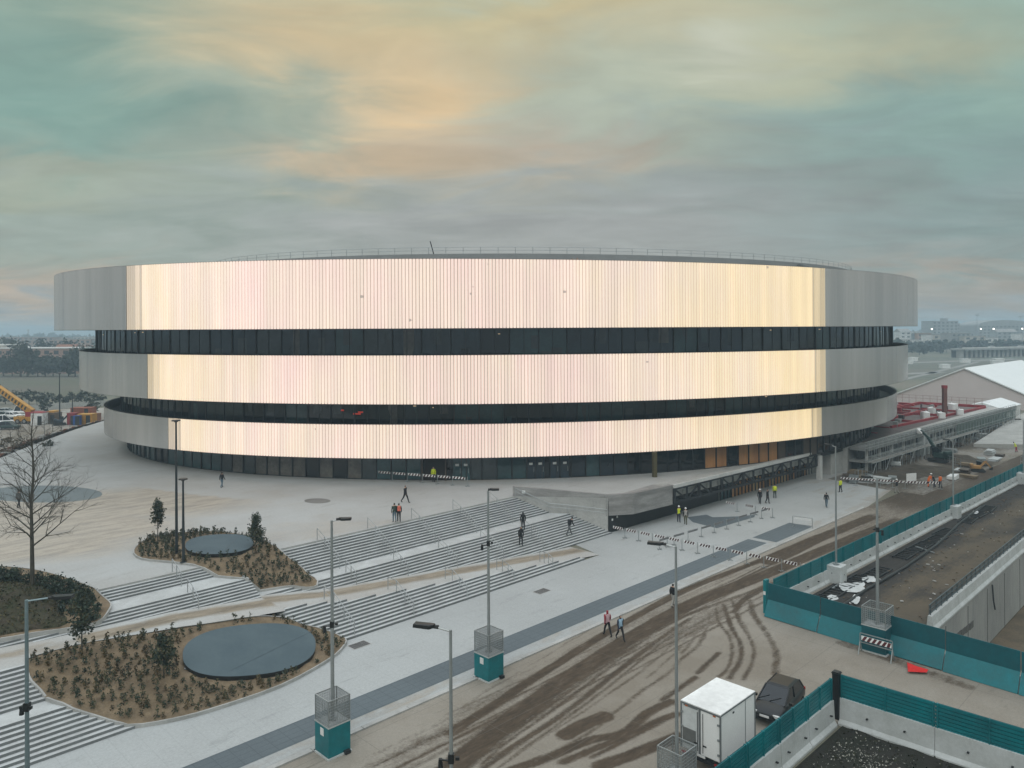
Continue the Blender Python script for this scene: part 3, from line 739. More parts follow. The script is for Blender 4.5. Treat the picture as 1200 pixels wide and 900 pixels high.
# ---- glazing: every pane in view is its own part
def glaze(E, z0, z1, w, mats, lim, frame=True, kind='window', gapw=0.07, rail=None):
    ts, sp = E.even(w); tn = E.tnear(); n = len(ts)
    vis = sorted(range(n), key=lambda i: abs(((ts[i]-tn+pi) % (2*pi))-pi))
    bulk = MB(); dt = 2*pi/n
    for k, i in enumerate(vis):
        t0, t1 = ts[i], ts[(i+1) % n]
        if t1 < t0: t1 += 2*pi
        g = MB() if k < lim else bulk
        a, b = Vector(E.p(t0)), Vector(E.p(t1)); d = (b-a).normalized(); nrm = Vector((d.y, -d.x))
        m = E.p((t0+t1)/2); mi = mats(i, m)
        if mi is None: continue
        a2, b2 = a+d*gapw, b-d*gapw; tw = nrm*random.uniform(-.06, .06)
        g.quad((a2.x-tw.x, a2.y-tw.y, z0+.08), (b2.x+tw.x, b2.y+tw.y, z0+.08), (b2.x+tw.x*.5, b2.y+tw.y*.5, z1), (a2.x-tw.x*.5, a2.y-tw.y*.5, z1), mi)
        # frame: mullion and sill
        c = a+nrm*0.05; ang = atan2(d.y, d.x)
        g.box((c.x, c.y, (z0+z1)/2), (0.12, 0.16, z1-z0), ang, 5)
        mm = (a+b)/2+nrm*0.03; g.box((mm.x, mm.y, z0+.05), ((b-a).length, 0.1, 0.1), ang, 5)
        if kind == 'window' and random.random() < .55:   # blinds, partitions and lit corners seen through the pane
            f0 = random.uniform(.08, .5); f1 = f0+random.uniform(.15, .4); h0 = z0+.1; h1 = z0+(z1-z0)*random.choice((.45, .6, .75, .97)); q0 = a.lerp(b, f0)+nrm*.012; q1 = a.lerp(b, f1)+nrm*.012
            if random.random() < .3: h0, h1 = z0+(z1-z0)*.55, z1-.05
            g.quad((q0.x, q0.y, h0), (q1.x, q1.y, h0), (q1.x, q1.y, h1), (q0.x, q0.y, h1), random.choice((1, 1, 3, 2, 4)))
        if kind == 'window' and random.random() < .22:
            f0 = random.uniform(.15, .8); q0 = a.lerp(b, f0)+nrm*.016; g.box((q0.x, q0.y, z1-random.uniform(.3, .9)), (random.uniform(.15, .4), .02, .07), ang, 9)
        if kind == 'window': c2 = a.lerp(b, .5)+nrm*.03; g.box((c2.x, c2.y, (z0+z1)/2), (.05, .06, z1-z0), ang, 5)
        if rail and random.random() < .5: g.box((mm.x-nrm.x*.1, mm.y-nrm.y*.1, z0+rail), ((b-a).length-.2, 0.05, 0.06), ang, 5)
        if k < lim: bld(g, kind, [glass_d, glass_b, glass_k, glass_t, glass_g, dark_metal, wood, wood_lt, wood_dk, interior_warm])
    if bulk.f: tag(bld(bulk, kind, [glass_d, glass_b, glass_k, glass_t, glass_g, dark_metal, wood, wood_lt, wood_dk, interior_warm]), kind='stuff')
    # dark rooms behind
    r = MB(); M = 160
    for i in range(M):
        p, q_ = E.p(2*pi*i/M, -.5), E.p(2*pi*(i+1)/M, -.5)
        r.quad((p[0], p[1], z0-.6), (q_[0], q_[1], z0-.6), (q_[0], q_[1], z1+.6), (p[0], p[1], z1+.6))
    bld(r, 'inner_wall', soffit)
random.seed(3)
def m_up(i, p):
    r = random.random(); return 0 if r < .45 else 2 if r < .62 else 1 if r < .84 else 3
def m_mid(i, p):
    r = random.random(); return 2 if r < .42 else 0 if r < .72 else 1 if r < .82 else 3
def m_low(i, p):
    px = 600+900*p[0]/p[1] if p[1] < 150 else 0
    r = random.random()
    if px < 150: return 3 if r < .5 else 1
    if px < 262: return 3 if r < .75 else 2
    if px < 430: return 4 if r < .62 else (1 if r < .8 else 2)
    if 484 < px < 520: return 2
    if px < 615: return 3 if r < .75 else 1
    if px < 670: return 2
    if px < 735: return 0 if r < .7 else 3
    if px < 822: return 2
    if px < 905: return 6 if r < .62 else (7 if r < .78 else 2)
    if px < 960: return 8 if r < .55 else 2
    return 2
glaze(G3, 13.4, 17.5, 3.3, m_up, 44)
glaze(G2, 5.6, 9.2, 2.9, m_mid, 46)
glaze(FT, 0.0, 2.9, 1.75, m_low, 92, kind='glass_panel', gapw=0.08)
# things seen inside the lobby glazing
def FTpx(px, off=0.0):
    t = FT.t_of_ray(px); a = FT.p(t, off); b = FT.p(t+.01, off); return Vector((*a, 0)), atan2(b[1]-a[1], b[0]-a[0])
for px, nm in ((535, 0), (545, 0), (621, 1), (632, 1), (649, 1), (661, 1)):
    c, ang = FTpx(px, 0.1); g = MB()
    g.box((c.x, c.y, 1.25), (1.0, 0.05, 2.5), ang, 0); n = Vector((sin(ang), -cos(ang), 0))
    for s_ in (-.52, .52): g.box((c.x+cos(ang)*s_+n.x*.02, c.y+sin(ang)*s_+n.y*.02, 1.27), (0.07, 0.1, 2.55), ang, 1)
    d = bld(g, 'door', [glass_t if nm == 0 else glass_d, dark_metal])
    h = MB(); h.box((c.x+n.x*.06, c.y+n.y*.06, 1.75), (0.42, 0.02, 0.26), ang); bld(h, 'door_notice', white_s, d)
    h = MB(); h.bar((c.x+n.x*.1+cos(ang)*.35, c.y+n.y*.1+sin(ang)*.35, .8), (c.x+n.x*.1+cos(ang)*.35, c.y+n.y*.1+sin(ang)*.35, 1.4), .04); bld(h, 'door_handle', galv, d)
# open entrance with dark brown jambs
c, ang = FTpx(508, 0.12); g = MB(); n = Vector((sin(ang), -cos(ang), 0)); dx = Vector((cos(ang), sin(ang), 0))
g.box((c.x, c.y, 1.4), (2.6, 0.06, 2.8), ang, 0)
for s_ in (-1.35, 1.35): g.box((c.x+dx.x*s_+n.x*.15, c.y+dx.y*s_+n.y*.15, 1.4), (0.14, 0.5, 2.8), ang, 1)
g.box((c.x+n.x*.15, c.y+n.y*.15, 2.82), (2.84, 0.5, 0.1), ang, 1)
bld(g, 'entrance_portal', [mat('portal_dark', (0.02, 0.013, 0.01), .8), wood_dk])
# column with climbing green wrap under the soffit
c, ang = FTpx(756, 2.3); g = MB(); g.box((c.x, c.y, 1.45), (0.45, 0.45, 2.9), ang); bld(g, 'column', mat('column_brown', (0.09, 0.075, 0.03), .7))
# red neon and furniture behind the middle glass band
def Gpx(E, px, off): a = E.p(E.t_of_ray(px), off); b = E.p(E.t_of_ray(px)+.01, off); return Vector((*a, 0)), atan2(b[1]-a[1], b[0]-a[0])
g = MB()
for px, z, w_ in ((401, 8.0, .35), (418, 7.6, .9), (422, 7.8, .6)):
    c, ang = Gpx(G2, px, .06); g.box((c.x, c.y, z), (w_, 0.03, .17), ang)
bld(g, 'neon_sign', interior_red)
g = MB()
for px in (768, 776, 783, 793, 801, 653, 660):
    c, ang = Gpx(G3, px, .35); g.box((c.x, c.y, 13.72), (random.uniform(.4, .9), 0.3, random.uniform(.35, .6)), ang)
bld(g, 'red_chairs', red_p)
for px, z, w_, h_ in ((627, 15.9, 1.0, 1.5), (640, 14.4, 1.3, .9), (752, 15.0, 1.6, 1.7)):
    c, ang = Gpx(G3, px, .05); g = MB(); g.box((c.x, c.y, z), (w_, 0.03, h_), ang); bld(g, 'window_blind', glass_b)

# ---- roof: inner drum, railing, steel frames in the gutter
RD = Ell(7.0, 141.0, 58.0, 42.5, 0.36); zr = 26.85
g = MB(); M = 200; cc = RD.c
for i in range(M):
    a, b = RD.p(2*pi*i/M), RD.p(2*pi*(i+1)/M); c, d = RD.p(2*pi*i/M, -14), RD.p(2*pi*(i+1)/M, -14)
    P = lambda p, z: (p[0], p[1], z)
    g.quad(P(a, 23.7), P(b, 23.7), P(b, zr), P(a, zr), 0); g.quad(P(a, zr), P(b, zr), P(d, zr+.45), P(c, zr+.45), 0); g.quad(P(c, zr+.45), P(d, zr+.45), (cc[0], cc[1], zr+.6), (cc[0], cc[1], zr+.6), 0)
    e, f = R1.p(2*pi*i/M, -.3), R1.p(2*pi*(i+1)/M, -.3)
    g.quad(P(e, 23.85), P(f, 23.85), P(b, 24.2), P(a, 24.2), 1)
roof = bld(g, 'roof', [roofgrey, mat('gutter', (0.2, 0.21, 0.21), .7)])
g = MB(); ts, _ = RD.even(2.2)
for i, t in enumerate(ts):
    a, b = RD.p(t, -.3), RD.p(ts[(i+1) % len(ts)], -.3)
    g.tube((a[0], a[1], zr), (a[0], a[1], zr+.85), .03, n=4, caps=False)
    for z in (zr+.45, zr+.85): g.tube((a[0], a[1], z), (b[0], b[1], z), .022, n=4, caps=False)
bld(g, 'roof_railing', galv, roof)
for px in (455, 470, 500, 566, 615, 660, 700, 740, 775, 800, 828, 852, 880, 905, 935):
    t = RD.t_of_ray(px); a = Vector((*RD.p(t, 5.5), 24.6)); b = Vector((*RD.p(t, .2), zr-.35)); g = MB(); t2 = RD.t_of_ray(px+26); e = Vector((*RD.p(t2, 3.5), 24.7))
    g.bar(b, e, .3); g.bar(b, a, .2); g.bar(b-Vector((0, 0, 2)), b, .25)
bld(g, 'gutter_frames', mat('steel_grey', (0.17, 0.19, 0.2), .6, .3), roof)
g = MB()
for px, l in ((428, 10), (535, 12), (880, 9), (915, 8), (775, 7)):
    t = RD.t_of_ray(px); 
    for k in range(l): 
        c = Vector((*RD.p(t+k*.006, 1.2), 25.55)); g.box(c, (.45, .5, .7))
bld(g, 'roof_unit', dark_metal, roof)
# tilted mast on the roof
g = MB(); t = RD.t_of_ray(507); a = Vector((*RD.p(t, -1), zr)); g.bar(a, a+Vector((-.45, 0, 1.7)), .12); bld(g, 'roof_mast', dark_metal, roof)
# edge trim on the top ring
# ---- terrace slab with its girder, at the right of the stairs
terr_o = empty('terrace', UV(80, -47, 0), 'granite edged terrace slab with black steel girder over the lower entrance', 'terrace'); TO = UV(80, -47, 0)
slab = [(62.45, -48.85), (64.6, -47.35), (71.3, -46.95)]
back = [(71.3, -49.2), (62.5, -48.86)]
g = MB()
sl = uvxy([(62.4, -48.9), (64.9, -47.3), (71.4, -46.8), (71.4, -49.4)])
g.prism(sl, -1.8, 0.02, 0)
g.prism(uvxy([(62.3, -49.0), (64.9, -47.25), (71.4, -46.75), (71.4, -47.2), (65.1, -47.7), (62.7, -49.2)]), 0.02, 0.35, 0)
g.build('slab', [granite], terr_o, loc=TO)
def tv0(u): return -46.72+(u-71.4)*(1.6/32.6)
g = MB()
g.prism(uvxy([(71.4, -46.9), (104, -45.3), (111.5, -45.0), (112.4, -47.45), (71.4, -49.4)]), -0.45, 0.02, 0)

for i_ in range(14): u_ = 71.7+i_*2.32; g.prism(uvxy([(u_, tv0(u_)-.55), (u_+2.2, tv0(u_+2.2)-.55), (u_+2.2, tv0(u_+2.2)-.75), (u_, tv0(u_)-.75)]), -1.15, -.46, 0)
g.prism(uvxy([(71.4, -46.75), (104, -45.15), (104, -45.6), (71.4, -47.2)]), 0.02, 0.34, 0)
g.build('deck', [concrete], terr_o, loc=TO)
g = MB()
def tv(u): return -46.72+(u-71.4)*(1.6/32.6)
zt_, zb_ = 0.05, -1.62
us = [71.6+i*2.32 for i in range(15)]
for i in range(14):
    a, b = us[i], us[i+1]
    for z, w_ in ((zt_-.16, .22), (zb_, .24)): g.bar(UV(a, tv(a), z), UV(b, tv(b), z), w_)
    g.bar(UV(a, tv(a), zb_), UV(a, tv(a), zt_-.2), .2 if i % 2 else .28)
    if i % 2 == 0: g.bar(UV(a, tv(a), zt_-.2), UV(b, tv(b), zb_), .15)
    else: g.bar(UV(a, tv(a), zb_), UV(b, tv(b), zt_-.2), .15) if i % 4 == 1 else None
    g.bar(UV(a, tv(a), zb_), UV(a, tv(a)-1.9, zb_), .14)
g.bar(UV(us[-1], tv(us[-1]), zb_), UV(us[-1], tv(us[-1]), zt_-.2), .3)
g.build('girder', [dark_metal], terr_o, loc=TO)
g = MB(); g.prism(uvxy([(71.4, -46.6), (104.2, -45.0), (104.2, -45.15), (71.4, -46.75)]), -0.02, 0.36); g.build('girder_cap', [mat('pale_coping', (0.55, 0.55, 0.54), .7)], terr_o, loc=TO)
# stair side wall
g = MB(); zc_ = [(56.5, -56.5, 1.05), (58.5, -54.0, .9), (62.5, -48.9, .36)]
wv = Vector((62.5-56.5, -48.9+56.5)).normalized(); nx = Vector((wv.y, -wv.x))
pp = [UV(56.5, -56.5), UV(62.5, -48.9), UV(62.5+.35*nx.x, -48.9+.35*nx.y), UV(56.5+.35*nx.x, -56.5+.35*nx.y)]
g.prism([tuple(p.xy) for p in pp], [-3.7]*4, [1.05, .36, .36, 1.05])
o = g.build('stair_wall', [granite], terr_o, loc=TO)
h = MB(); nx3 = UV(nx.x, nx.y, 0); off = -0.16*nx3
c = UV(57.2, -55.6, 0.5)+off; h.box(c, (.35, .05, .3), atan2((UV(*wv, 0)).y, (UV(*wv, 0)).x)); h.build('wall_light', [white_s], terr_o, loc=TO)
h = MB()
for a, b in (((56.7, -56.25), (58.8, -53.5)), ((58.8, -53.5), (60.0, -52.0)), ((60, -52), (62.5, -48.8))):
    pa = UV(*a, terr(30, a[1])+.95)+off*2; pb = UV(*b, terr(30, b[1])+.95)+off*2
    h.tube(pa, pb, .03, n=6); h.tube(pa, pa-Vector((0, 0, .95)), .02, n=5)
    h.tube(pa-Vector((0, 0, .35)), pb-Vector((0, 0, .35)), .02, n=5)
h.build('wall_handrail', [galv], terr_o, loc=TO)
# lower entrance facade under the terrace
g = MB(); 
def fv(u): return -48.75+(u-62.5)*(1.2/50)
g.prism(uvxy([(62.6, fv(62.6)), (83.6, fv(83.6)), (83.6, fv(83.6)-.3), (62.6, fv(62.6)-.3)]), S, -.3); g.build('black_wall', [mat('black_cladding', (0.012, 0.013, 0.014), .5)], terr_o, loc=TO)
random.seed(11)
for i in range(30):
    u = 83.8+i*.84
    if u > 109: break
    g = MB(); w_ = .72; c = UV(u+.4, fv(u)+.02, (S-.55)/2); mi = random.choice((0, 1, 1, 0, 0, 2)) if i > 2 else 3
    if u < 86.2: mi = 3
    elif u > 101: mi = random.choice((0, 2, 2))
    g.box(c, (w_, .08, -S-.55), R45-.023, mi); g.box(UV(u, fv(u)+.08, (S-.55)/2), (.13, .2, -S-.55), R45, 4)
    g.build('entrance_panel', [wood, wood_lt, wood_dk, glass_t, dark_metal], terr_o, loc=TO)
g = MB(); g.prism(uvxy([(109.2, -47.6), (109.2, -45.2), (113.0, -45.0), (113.0, -47.6)]), S, -.46); g.build('end_block', [concrete], terr_o, loc=TO)
g = MB(); g.box(UV(105.0, tv(105)-.0, S/2-.2), (.9, .5, -S-.3), R45); g.build('end_pier', [mat('pale_coping', ())], terr_o, loc=TO)
g = MB()
for px, py in ((720, 613), (728, 610)):
    p = UV(63.2 if px == 720 else 64.0, fv(63)+.03, -2.3 if px == 720 else -2.15); g.box(p, (.2, .05, .2), R45)
g.build('wall_notice', [white_s], terr_o, loc=TO)

# ================================================================== STREET FURNITURE
# lamp posts -----------------------------------------------------------------
def lamp(p, h, label, az=0.0, arm=0.9, kind='shoebox', r=0.085, m=None, cams=None, group=None, head=0.75, cat='lamp post'):
    m = m or galv; p = Vector(p); o = empty('lamp_post', p, label, cat, group)
    g = MB(); g.tube((0, 0, 0), (0, 0, h*.5), r, r*.85, 10); g.tube((0, 0, h*.5), (0, 0, h), r*.8, r*.6, 10); g.box((0, 0, .02), (.42, .42, .04))
    g.build('pole', m, o)
    d = Vector((cos(az), sin(az), 0))
    if kind == 'shoebox':
        g = MB(); e = Vector((0, 0, h-.05)); f = e+d*arm+Vector((0, 0, .10)); g.tube(e, f, .035, n=6); g.build('arm', m, o)
        g = MB(); c = f+d*(head/2); s = Vector((-d.y, d.x, 0))
        x0, x1, w_ = -head/2, head/2, .17
        pts = [(x0, -.06, -.02), (x0+.16, -w_, -.05), (x1, -w_*.9, -.04), (x1, w_*.9, -.04), (x0+.16, w_, -.05), (x0, .06, -.02)]
        vs = [c+d*a+s*b+Vector((0, 0, z)) for a, b, z in pts]+[c+d*a*.97+s*b*.9+Vector((0, 0, z+.11)) for a, b, z in pts]
        g.add(vs, [(5, 4, 3, 2, 1, 0), (6, 7, 8, 9, 10, 11)]+[(i, (i+1) % 6, 6+(i+1) % 6, 6+i) for i in range(6)])
        g.tube(f-d*.12, f+d*.18, .07, .06, 8)
        g.build('lamp_head', lamp_black, o)
    elif kind == 'disc':
        g = MB(); g.tube((0, 0, h-.02), (0, 0, h+.07), .34, .30, 16); g.tube((0, 0, h-.12), (0, 0, h), .1, .2, 12); g.build('lamp_head', lamp_black, o)
    if cams:
        for z, a in cams:
            g = MB(); dd = Vector((cos(a), sin(a), 0)); e = Vector((0, 0, z)); g.tube(e, e+dd*.35, .03, n=5); g.box(e+Vector((0, 0, .1)), (.2, .2, .3))
            g.tube(e+dd*.38+Vector((0, 0, -.3)), e+dd*.38+Vector((0, 0, -.05)), .09, .07, 8); g.box(e+dd*.38+Vector((0, 0, -.02)), (.12, .12, .1)); g.box(e-dd*.22+Vector((0, 0, .12)), (.14, .1, .1))
            g.build('camera', lamp_black, o)
    return o
pol_blk = mat('pole_dark', (0.035, 0.045, 0.05), .5, .3)
pol_bl = mat('pole_bluegrey', (0.20, 0.27, 0.30), .45, .4)
pb, pc = hit(207, 648, lambda u, v: midz(*UV(u, v).xy)), hit(215, 659, lambda u, v: midz(*UV(u, v).xy))
lamp(pb, 10.2, 'tallest dark lamp post with a flat disc top in the small planting bed', kind='disc', m=pol_blk, r=.11)
lamp(pc, 6.2, 'shorter dark lamp post with a flat disc top in the small planting bed', kind='disc', m=pol_blk, r=.11)
# first post, foot out of frame: height 11 m over the street
def foot_from_top(px, py, h): d = (EYE-S-h)/ray(px, py)[1]; return Vector((ray(px, py)[0]*d, d, S))
f = foot_from_top(31, 703, 11.0); lamp(f, 11.0, 'blue grey lamp post at the left edge in front of the grassy mound', az=.12, m=pol_bl, cams=[(6.9, 2.6)], r=.1)
f = foot_from_top(528, 738, 11.0); lamp(f, 11.0, 'slim galvanised lamp post with its lamp head pointing left over the paving', az=pi*.92, arm=.55, r=.085, cams=[(6.6, 2.9)])
f = foot_from_top(792, 640, 11.0); lampg = lamp(f, 11.0, 'lamp post rising from the wire cage behind the white trailer', az=pi*.9, arm=.55, r=.09); fg = f
# teal weight boxes with wire cages
wire = mesh_screen('wire_cage', (0.30, 0.33, 0.34), .62)
def cage(o, z, w, h):
    g = MB(); a = w/2
    for s in range(4):
        M = Matrix.Rotation(s*pi/2, 3, 'Z'); g.quad(M @ Vector((-a, -a, z)), M @ Vector((a, -a, z)), M @ Vector((a, -a, z+h)), M @ Vector((-a, -a, z+h)))
    g.build('wire_mesh', wire, o)
    g = MB()
    for s in range(4):
        M = Matrix.Rotation(s*pi/2, 3, 'Z'); p0, p1 = M @ Vector((-a, -a, 0)), M @ Vector((a, -a, 0)); Z = lambda p, q: (p.x, p.y, q)
        g.bar(Z(p0, z), Z(p0, z+h), .045)
        for q in (z+.02, z+h): g.bar(Z(p0, q), Z(p1, q), .045)
        for k in range(1, 12): g.bar(Z(p0.lerp(p1, k/12), z), Z(p0.lerp(p1, k/12), z+h), .012)
        for k in range(1, 9): g.bar(Z(p0, z+h*k/9), Z(p1, z+h*k/9), .012)
    g.build('cage_frame', galv, o)
def weight_box(p, label, w=1.25, h=1.55, m=teal, base=None, sign=True, ch=1.25, ang=R45):
    o = empty('weight_box', p, label, 'weight box', rz=ang)
    g = MB(); g.box((0, 0, h/2+.06), (w, w, h-.06)); g.build('cladding', m, o)
    g = MB(); g.box((0, 0, .04), (w+.12, w+.12, .08)); g.build('concrete_base', barrier_conc, o); g = MB(); g.box((0, 0, h+.06), (w+.03, w+.03, .06)); g.build('concrete_top', barrier_conc, o); g = MB(); g.box((w*.3, -w/2-.05, .1), (.3, .3, .16)); g.build('foot', dark_metal, o)
    if ch: cage(o, h+.1, w*.97, ch)
    if sign:
        g = MB(); g.box((-w/2-.012, w*.36-.5, h-.28), (.02, .3, .36)); g.build('notice', white_s, o)
    return o
pd, pf = W(390, 880), W(573, 793)
weight_box(pd, 'teal weight box with wire cage nearest the large planting bed', 1.25, 1.5)
weight_box(pf, 'teal weight box with wire cage farther along the dark paving strip, mid picture', 1.25, 1.45)
lamp(pd+Vector((0, 0, 1.63)), 9.9, 'lamp post in the teal box nearest the large planting bed', az=.05, arm=.35, cams=[(4.6, 3.1)], r=.1, head=.62)
lamp(pf+Vector((0, 0, 1.58)), 9.7, 'lamp post standing in the teal box farther along the dark paving strip', az=-.05, arm=.12, cams=[(6.4, 3.3)], r=.1, head=.55)
o = weight_box((fg.x, fg.y, S), 'wire cage around the lamp foot next to the white trailer', 1.3, .35, barrier_conc, sign=False, ch=1.35)
# white concrete blocks behind the far teal fence
for (px, py, lab, w_, h_) in ((975, 681, 'white concrete block holding a lamp post inside the fence corner', 1.25, 1.45), (1113, 606, 'white concrete block holding a lamp post midway along the inside of the far fence', 1.3, 1.4), (1196, 567, 'white concrete block behind the far fence at the right edge', 1.4, 1.5)):
    p = W(px, py); p += UV(0, 0.35, 0); o = empty('concrete_block', p, lab, 'concrete block', rz=R45)
    g = MB(); g.box((0, 0, h_/2), (w_, w_, h_)); bm_ = g.build('block', barrier_conc, o)
    b = bm_.modifiers.new('b', 'BEVEL'); b.width = .04; b.segments = 2
    g = MB(); g.box((-w_/2-.01, .1, h_*.6), (.02, .08, .08)); g.box((.1, -w_/2-.01, h_*.5), (.08, .02, .08)); g.tube((0, 0, h_), (0, 0, h_+.06), .22, n=12); g.build('lifting_anchor', dark_metal, o)
    lamp(p+Vector((0, 0, h_+.05)), 9.7 if px < 1000 else 7.0, {975: 'thin lamp post on the white block inside the fence corner', 1113: 'thin lamp post on the white block midway along the far fence', 1196: 'lamp post with a left facing head on the white block at the right edge'}[px], az=pi*.9 if px > 1150 else 2.2, arm=.4, r=.085, head=.6)
# box at the near fence with its own pole
pi_ = UV(52.15, -18.6); o = weight_box(pi_, 'teal box with wire cage built into the near fence run behind the striped stand', 1.5, 1.65, teal_dark, sign=False, ch=1.15)
lamp(pi_+Vector((0, 0, 1.76)), 9.4, 'lamp post standing in the cage of the near teal fence run', az=2.5, arm=.35, cams=[(6.0, .2)], r=.11, head=.6)

# hoarding on concrete barriers --------------------------------------------------
def jersey(g, L, h=1.05, b=.62, t=.24, mi=0):
    pr = [(-b/2, 0), (b/2, 0), (b/2, .12), (b/2-.14, .32), (t/2, h), (-t/2, h), (-b/2+.14, .32), (-b/2, .12)]; x0, x1 = -L/2+.01, L/2-.01; n = 8
    g.add([(x0, y, z) for y, z in pr]+[(x1, y, z) for y, z in pr], [tuple(range(n-1, -1, -1)), tuple(range(n, 2*n))]+[(i, (i+1) % n, n+(i+1) % n, n+i) for i in range(n)], mi)
def barrier_unit(label, group, L=4.0, h=1.05, fh=1.35, slat=True, tm=teal):
    o = empty('barrier', (0, 0, 0), label, 'barrier', group)
    g = MB(); jersey(g, L, h)
    for k in (-1.2, 0.6): g.box((k, .20, h*.55), (.09, .16, .05), mi=1); g.box((k+.35, -.20, h*.55), (.09, .16, .05), mi=1)
    g.build('concrete_base', [barrier_conc, dark_metal], o)
    g = MB()
    if slat:
        n = 7; sh = fh/n
        for k in range(n): g.box((0, 0, h-.1+sh*(k+.5)), (L+.012, .035, sh*.80))
        g.box((0, .03, h-.1+fh/2), (L-.06, .012, fh), mi=1)
    else: g.box((0, 0, h-.05+fh/2), (L-.02, .05, fh))
    g.build('fence_panel', [tm, teal_dark], o)
    for x in (-L/2+.1, 0, L/2-.1): g = MB(); g.box((x, 0, h-.25+fh/2), (.05, .16, fh+.3)); g.build('post', teal, o)
    return o
A = barrier_unit('white concrete barrier carrying teal slatted fence along the right side of the muddy road', 'teal slatted fence along the muddy road')
a0, a1 = Vector(UV(54.2, -26.75)), Vector(UV(131, -24.6)); dA = (a1-a0).normalized(); angA = atan2(dA.y, dA.x); nA = int((a1-a0).length/4)
for i in range(nA):
    c = a0+dA*(2+4*i)
    if i == 0: A.location = c; A.rotation_euler = (0, 0, angA)
    else: dup(A, c+Vector((random.uniform(-.03, .03), random.uniform(-.03, .03), 0)), angA+random.uniform(-.01, .01))
# near run: boarded hoarding with a sloped skirt over its barrier
def hoard_unit(label, group, L=3.95):
    o = empty('hoarding', (0, 0, 0), label, 'hoarding', group)
    g = MB(); jersey(g, L, .9); g.build('concrete_base', barrier_conc, o)
    g = MB(); g.box((0, 0, 1.72), (L-.015, .06, 1.25)); g.build('upper_board', teal_dark, o)
    g = MB(); x = L/2-.006
    g.add([(-x, -.07, 1.16), (x, -.07, 1.16), (x, -.62, .06), (-x, -.62, .06), (-x, -.03, 1.13), (x, -.03, 1.13), (x, -.58, .03), (-x, -.58, .03)], [(0, 3, 2, 1), (4, 5, 6, 7), (0, 1, 5, 4), (3, 7, 6, 2), (0, 4, 7, 3), (1, 2, 6, 5)])
    g.build('skirt_board', teal_skylit, o)
    return o
Hh = hoard_unit('teal boarded hoarding with a paler sloping skirt on the near side of the dirt lot', 'teal hoarding across the dirt lot')
b0, b1 = Vector(UV(53.0, -26.6)), Vector(UV(51.6, -4.0)); dB = (b1-b0).normalized(); angB = atan2(dB.y, dB.x); k = 0
for i in range(6):
    s = 2.0+4*i
    c = b0+dB*s
    if k == 0: Hh.location = c; Hh.rotation_euler = (0, 0, angB)
    else: dup(Hh, c+Vector((0, 0, random.uniform(-.05, .02))), angB+random.uniform(-.012, .012))
    k += 1
# corner post with a notice
o = empty('corner_post', UV(53.3, -26.9), 'teal corner post with a small white notice where the two fence runs meet', 'fence post', rz=R45)
g = MB(); g.box((0, 0, 1.22), (.5, .22, 2.44)); g.build('post', teal, o); g = MB(); g.box((-.26, 0, 1.5), (.02, .18, .25)); g.build('notice', white_s, o)
# fence round the weedy pit
C1 = barrier_unit('tall white concrete barrier with teal fence on top beside the white trailer', 'teal fence round the weedy pit', 3.0, 1.35, 1.25)
c0, c1 = Vector(UV(40.9, -16.85)), Vector(UV(25, -16.95)); dC = (c1-c0).normalized(); ang = atan2(-dC.y, -dC.x)
for i in range(4):
    c = c0+dC*(1.75+3.02*i)
    if i == 0: C1.location = c; C1.rotation_euler = (0, 0, ang)
    else: dup(C1, c, ang)
C2 = barrier_unit('long white concrete barrier with teal slatted fence beyond the weedy pit', 'teal slatted fence across the weedy pit', 4.6, 1.4, 1.3)
c0, c1 = Vector(UV(41.15, -16.75)), Vector(UV(41.9, 4)); dC = (c1-c0).normalized(); ang = atan2(dC.y, dC.x)
for i in range(4):
    c = c0+dC*(2.42+4.6*i)
    if i == 0: C2.location = c; C2.rotation_euler = (0, 0, ang)
    else: dup(C2, c, ang)
o = empty('corner_post', UV(41.05, -16.75), 'black corner post of the fence round the weedy pit', 'fence post', rz=R45)
g = MB(); g.box((0, 0, 1.5), (.34, .34, 2.5)); g.box((0, 0, 2.68), (.42, .42, .04)); g.box((.1, -.1, .8), (.1, .1, 1.5)); g.build('post', lamp_black, o)
# pit ground
def pitd(x, y): return 0
o = sheet('pit_ground', uvxy([(20, -16.55), (41.2, -16.4), (42.0, 6), (20, 6)]), .35, lambda x, y: S+.02+.14*abs(noise.noise((x*.8, y*.8, 4))), mat('pit_soil', (0.020, 0.018, 0.014), .95, 0, .3, scale=3, col2=(0.015, 0.017, 0.010), bump=.8), window=(0, 40, 22, 44))
tag(o, kind='structure')
g = MB(); random.seed(5)
for i in range(900):
    u, v = random.uniform(25, 40.9), random.uniform(-16, 1)
    if random.random() < .7: u = min(40.9, 38.2+random.gauss(0, 1.1)); v = -14.6+random.gauss(0, 1.5)
    if v < -15.9: continue
    g.leaf(UV(u, v, S+.10+.1*random.random()), random.choice((.02, .03, .04, .06)), 0, up=1.5)
tag(g.build('litter', [mat('litter_pale', (0.34, 0.34, 0.30), .8)]), 'pale scraps of litter strewn over the dark weedy pit', 'litter', kind='stuff')
g = MB()
for i in range(4200):
    u, v = random.uniform(24, 40.8), random.uniform(-16, 4); c = UV(u, v, S+.04+random.uniform(0, .16)); g.leaf(c, .09, random.choice((0, 0, 1)), up=-.7)
tag(g.build('weeds', [mat('weed_dark', (0.018, 0.020, 0.012), .9), mat('weed_olive', (0.032, 0.036, 0.018), .9)]), 'low dark weeds growing in the fenced pit', 'weeds', kind='stuff')

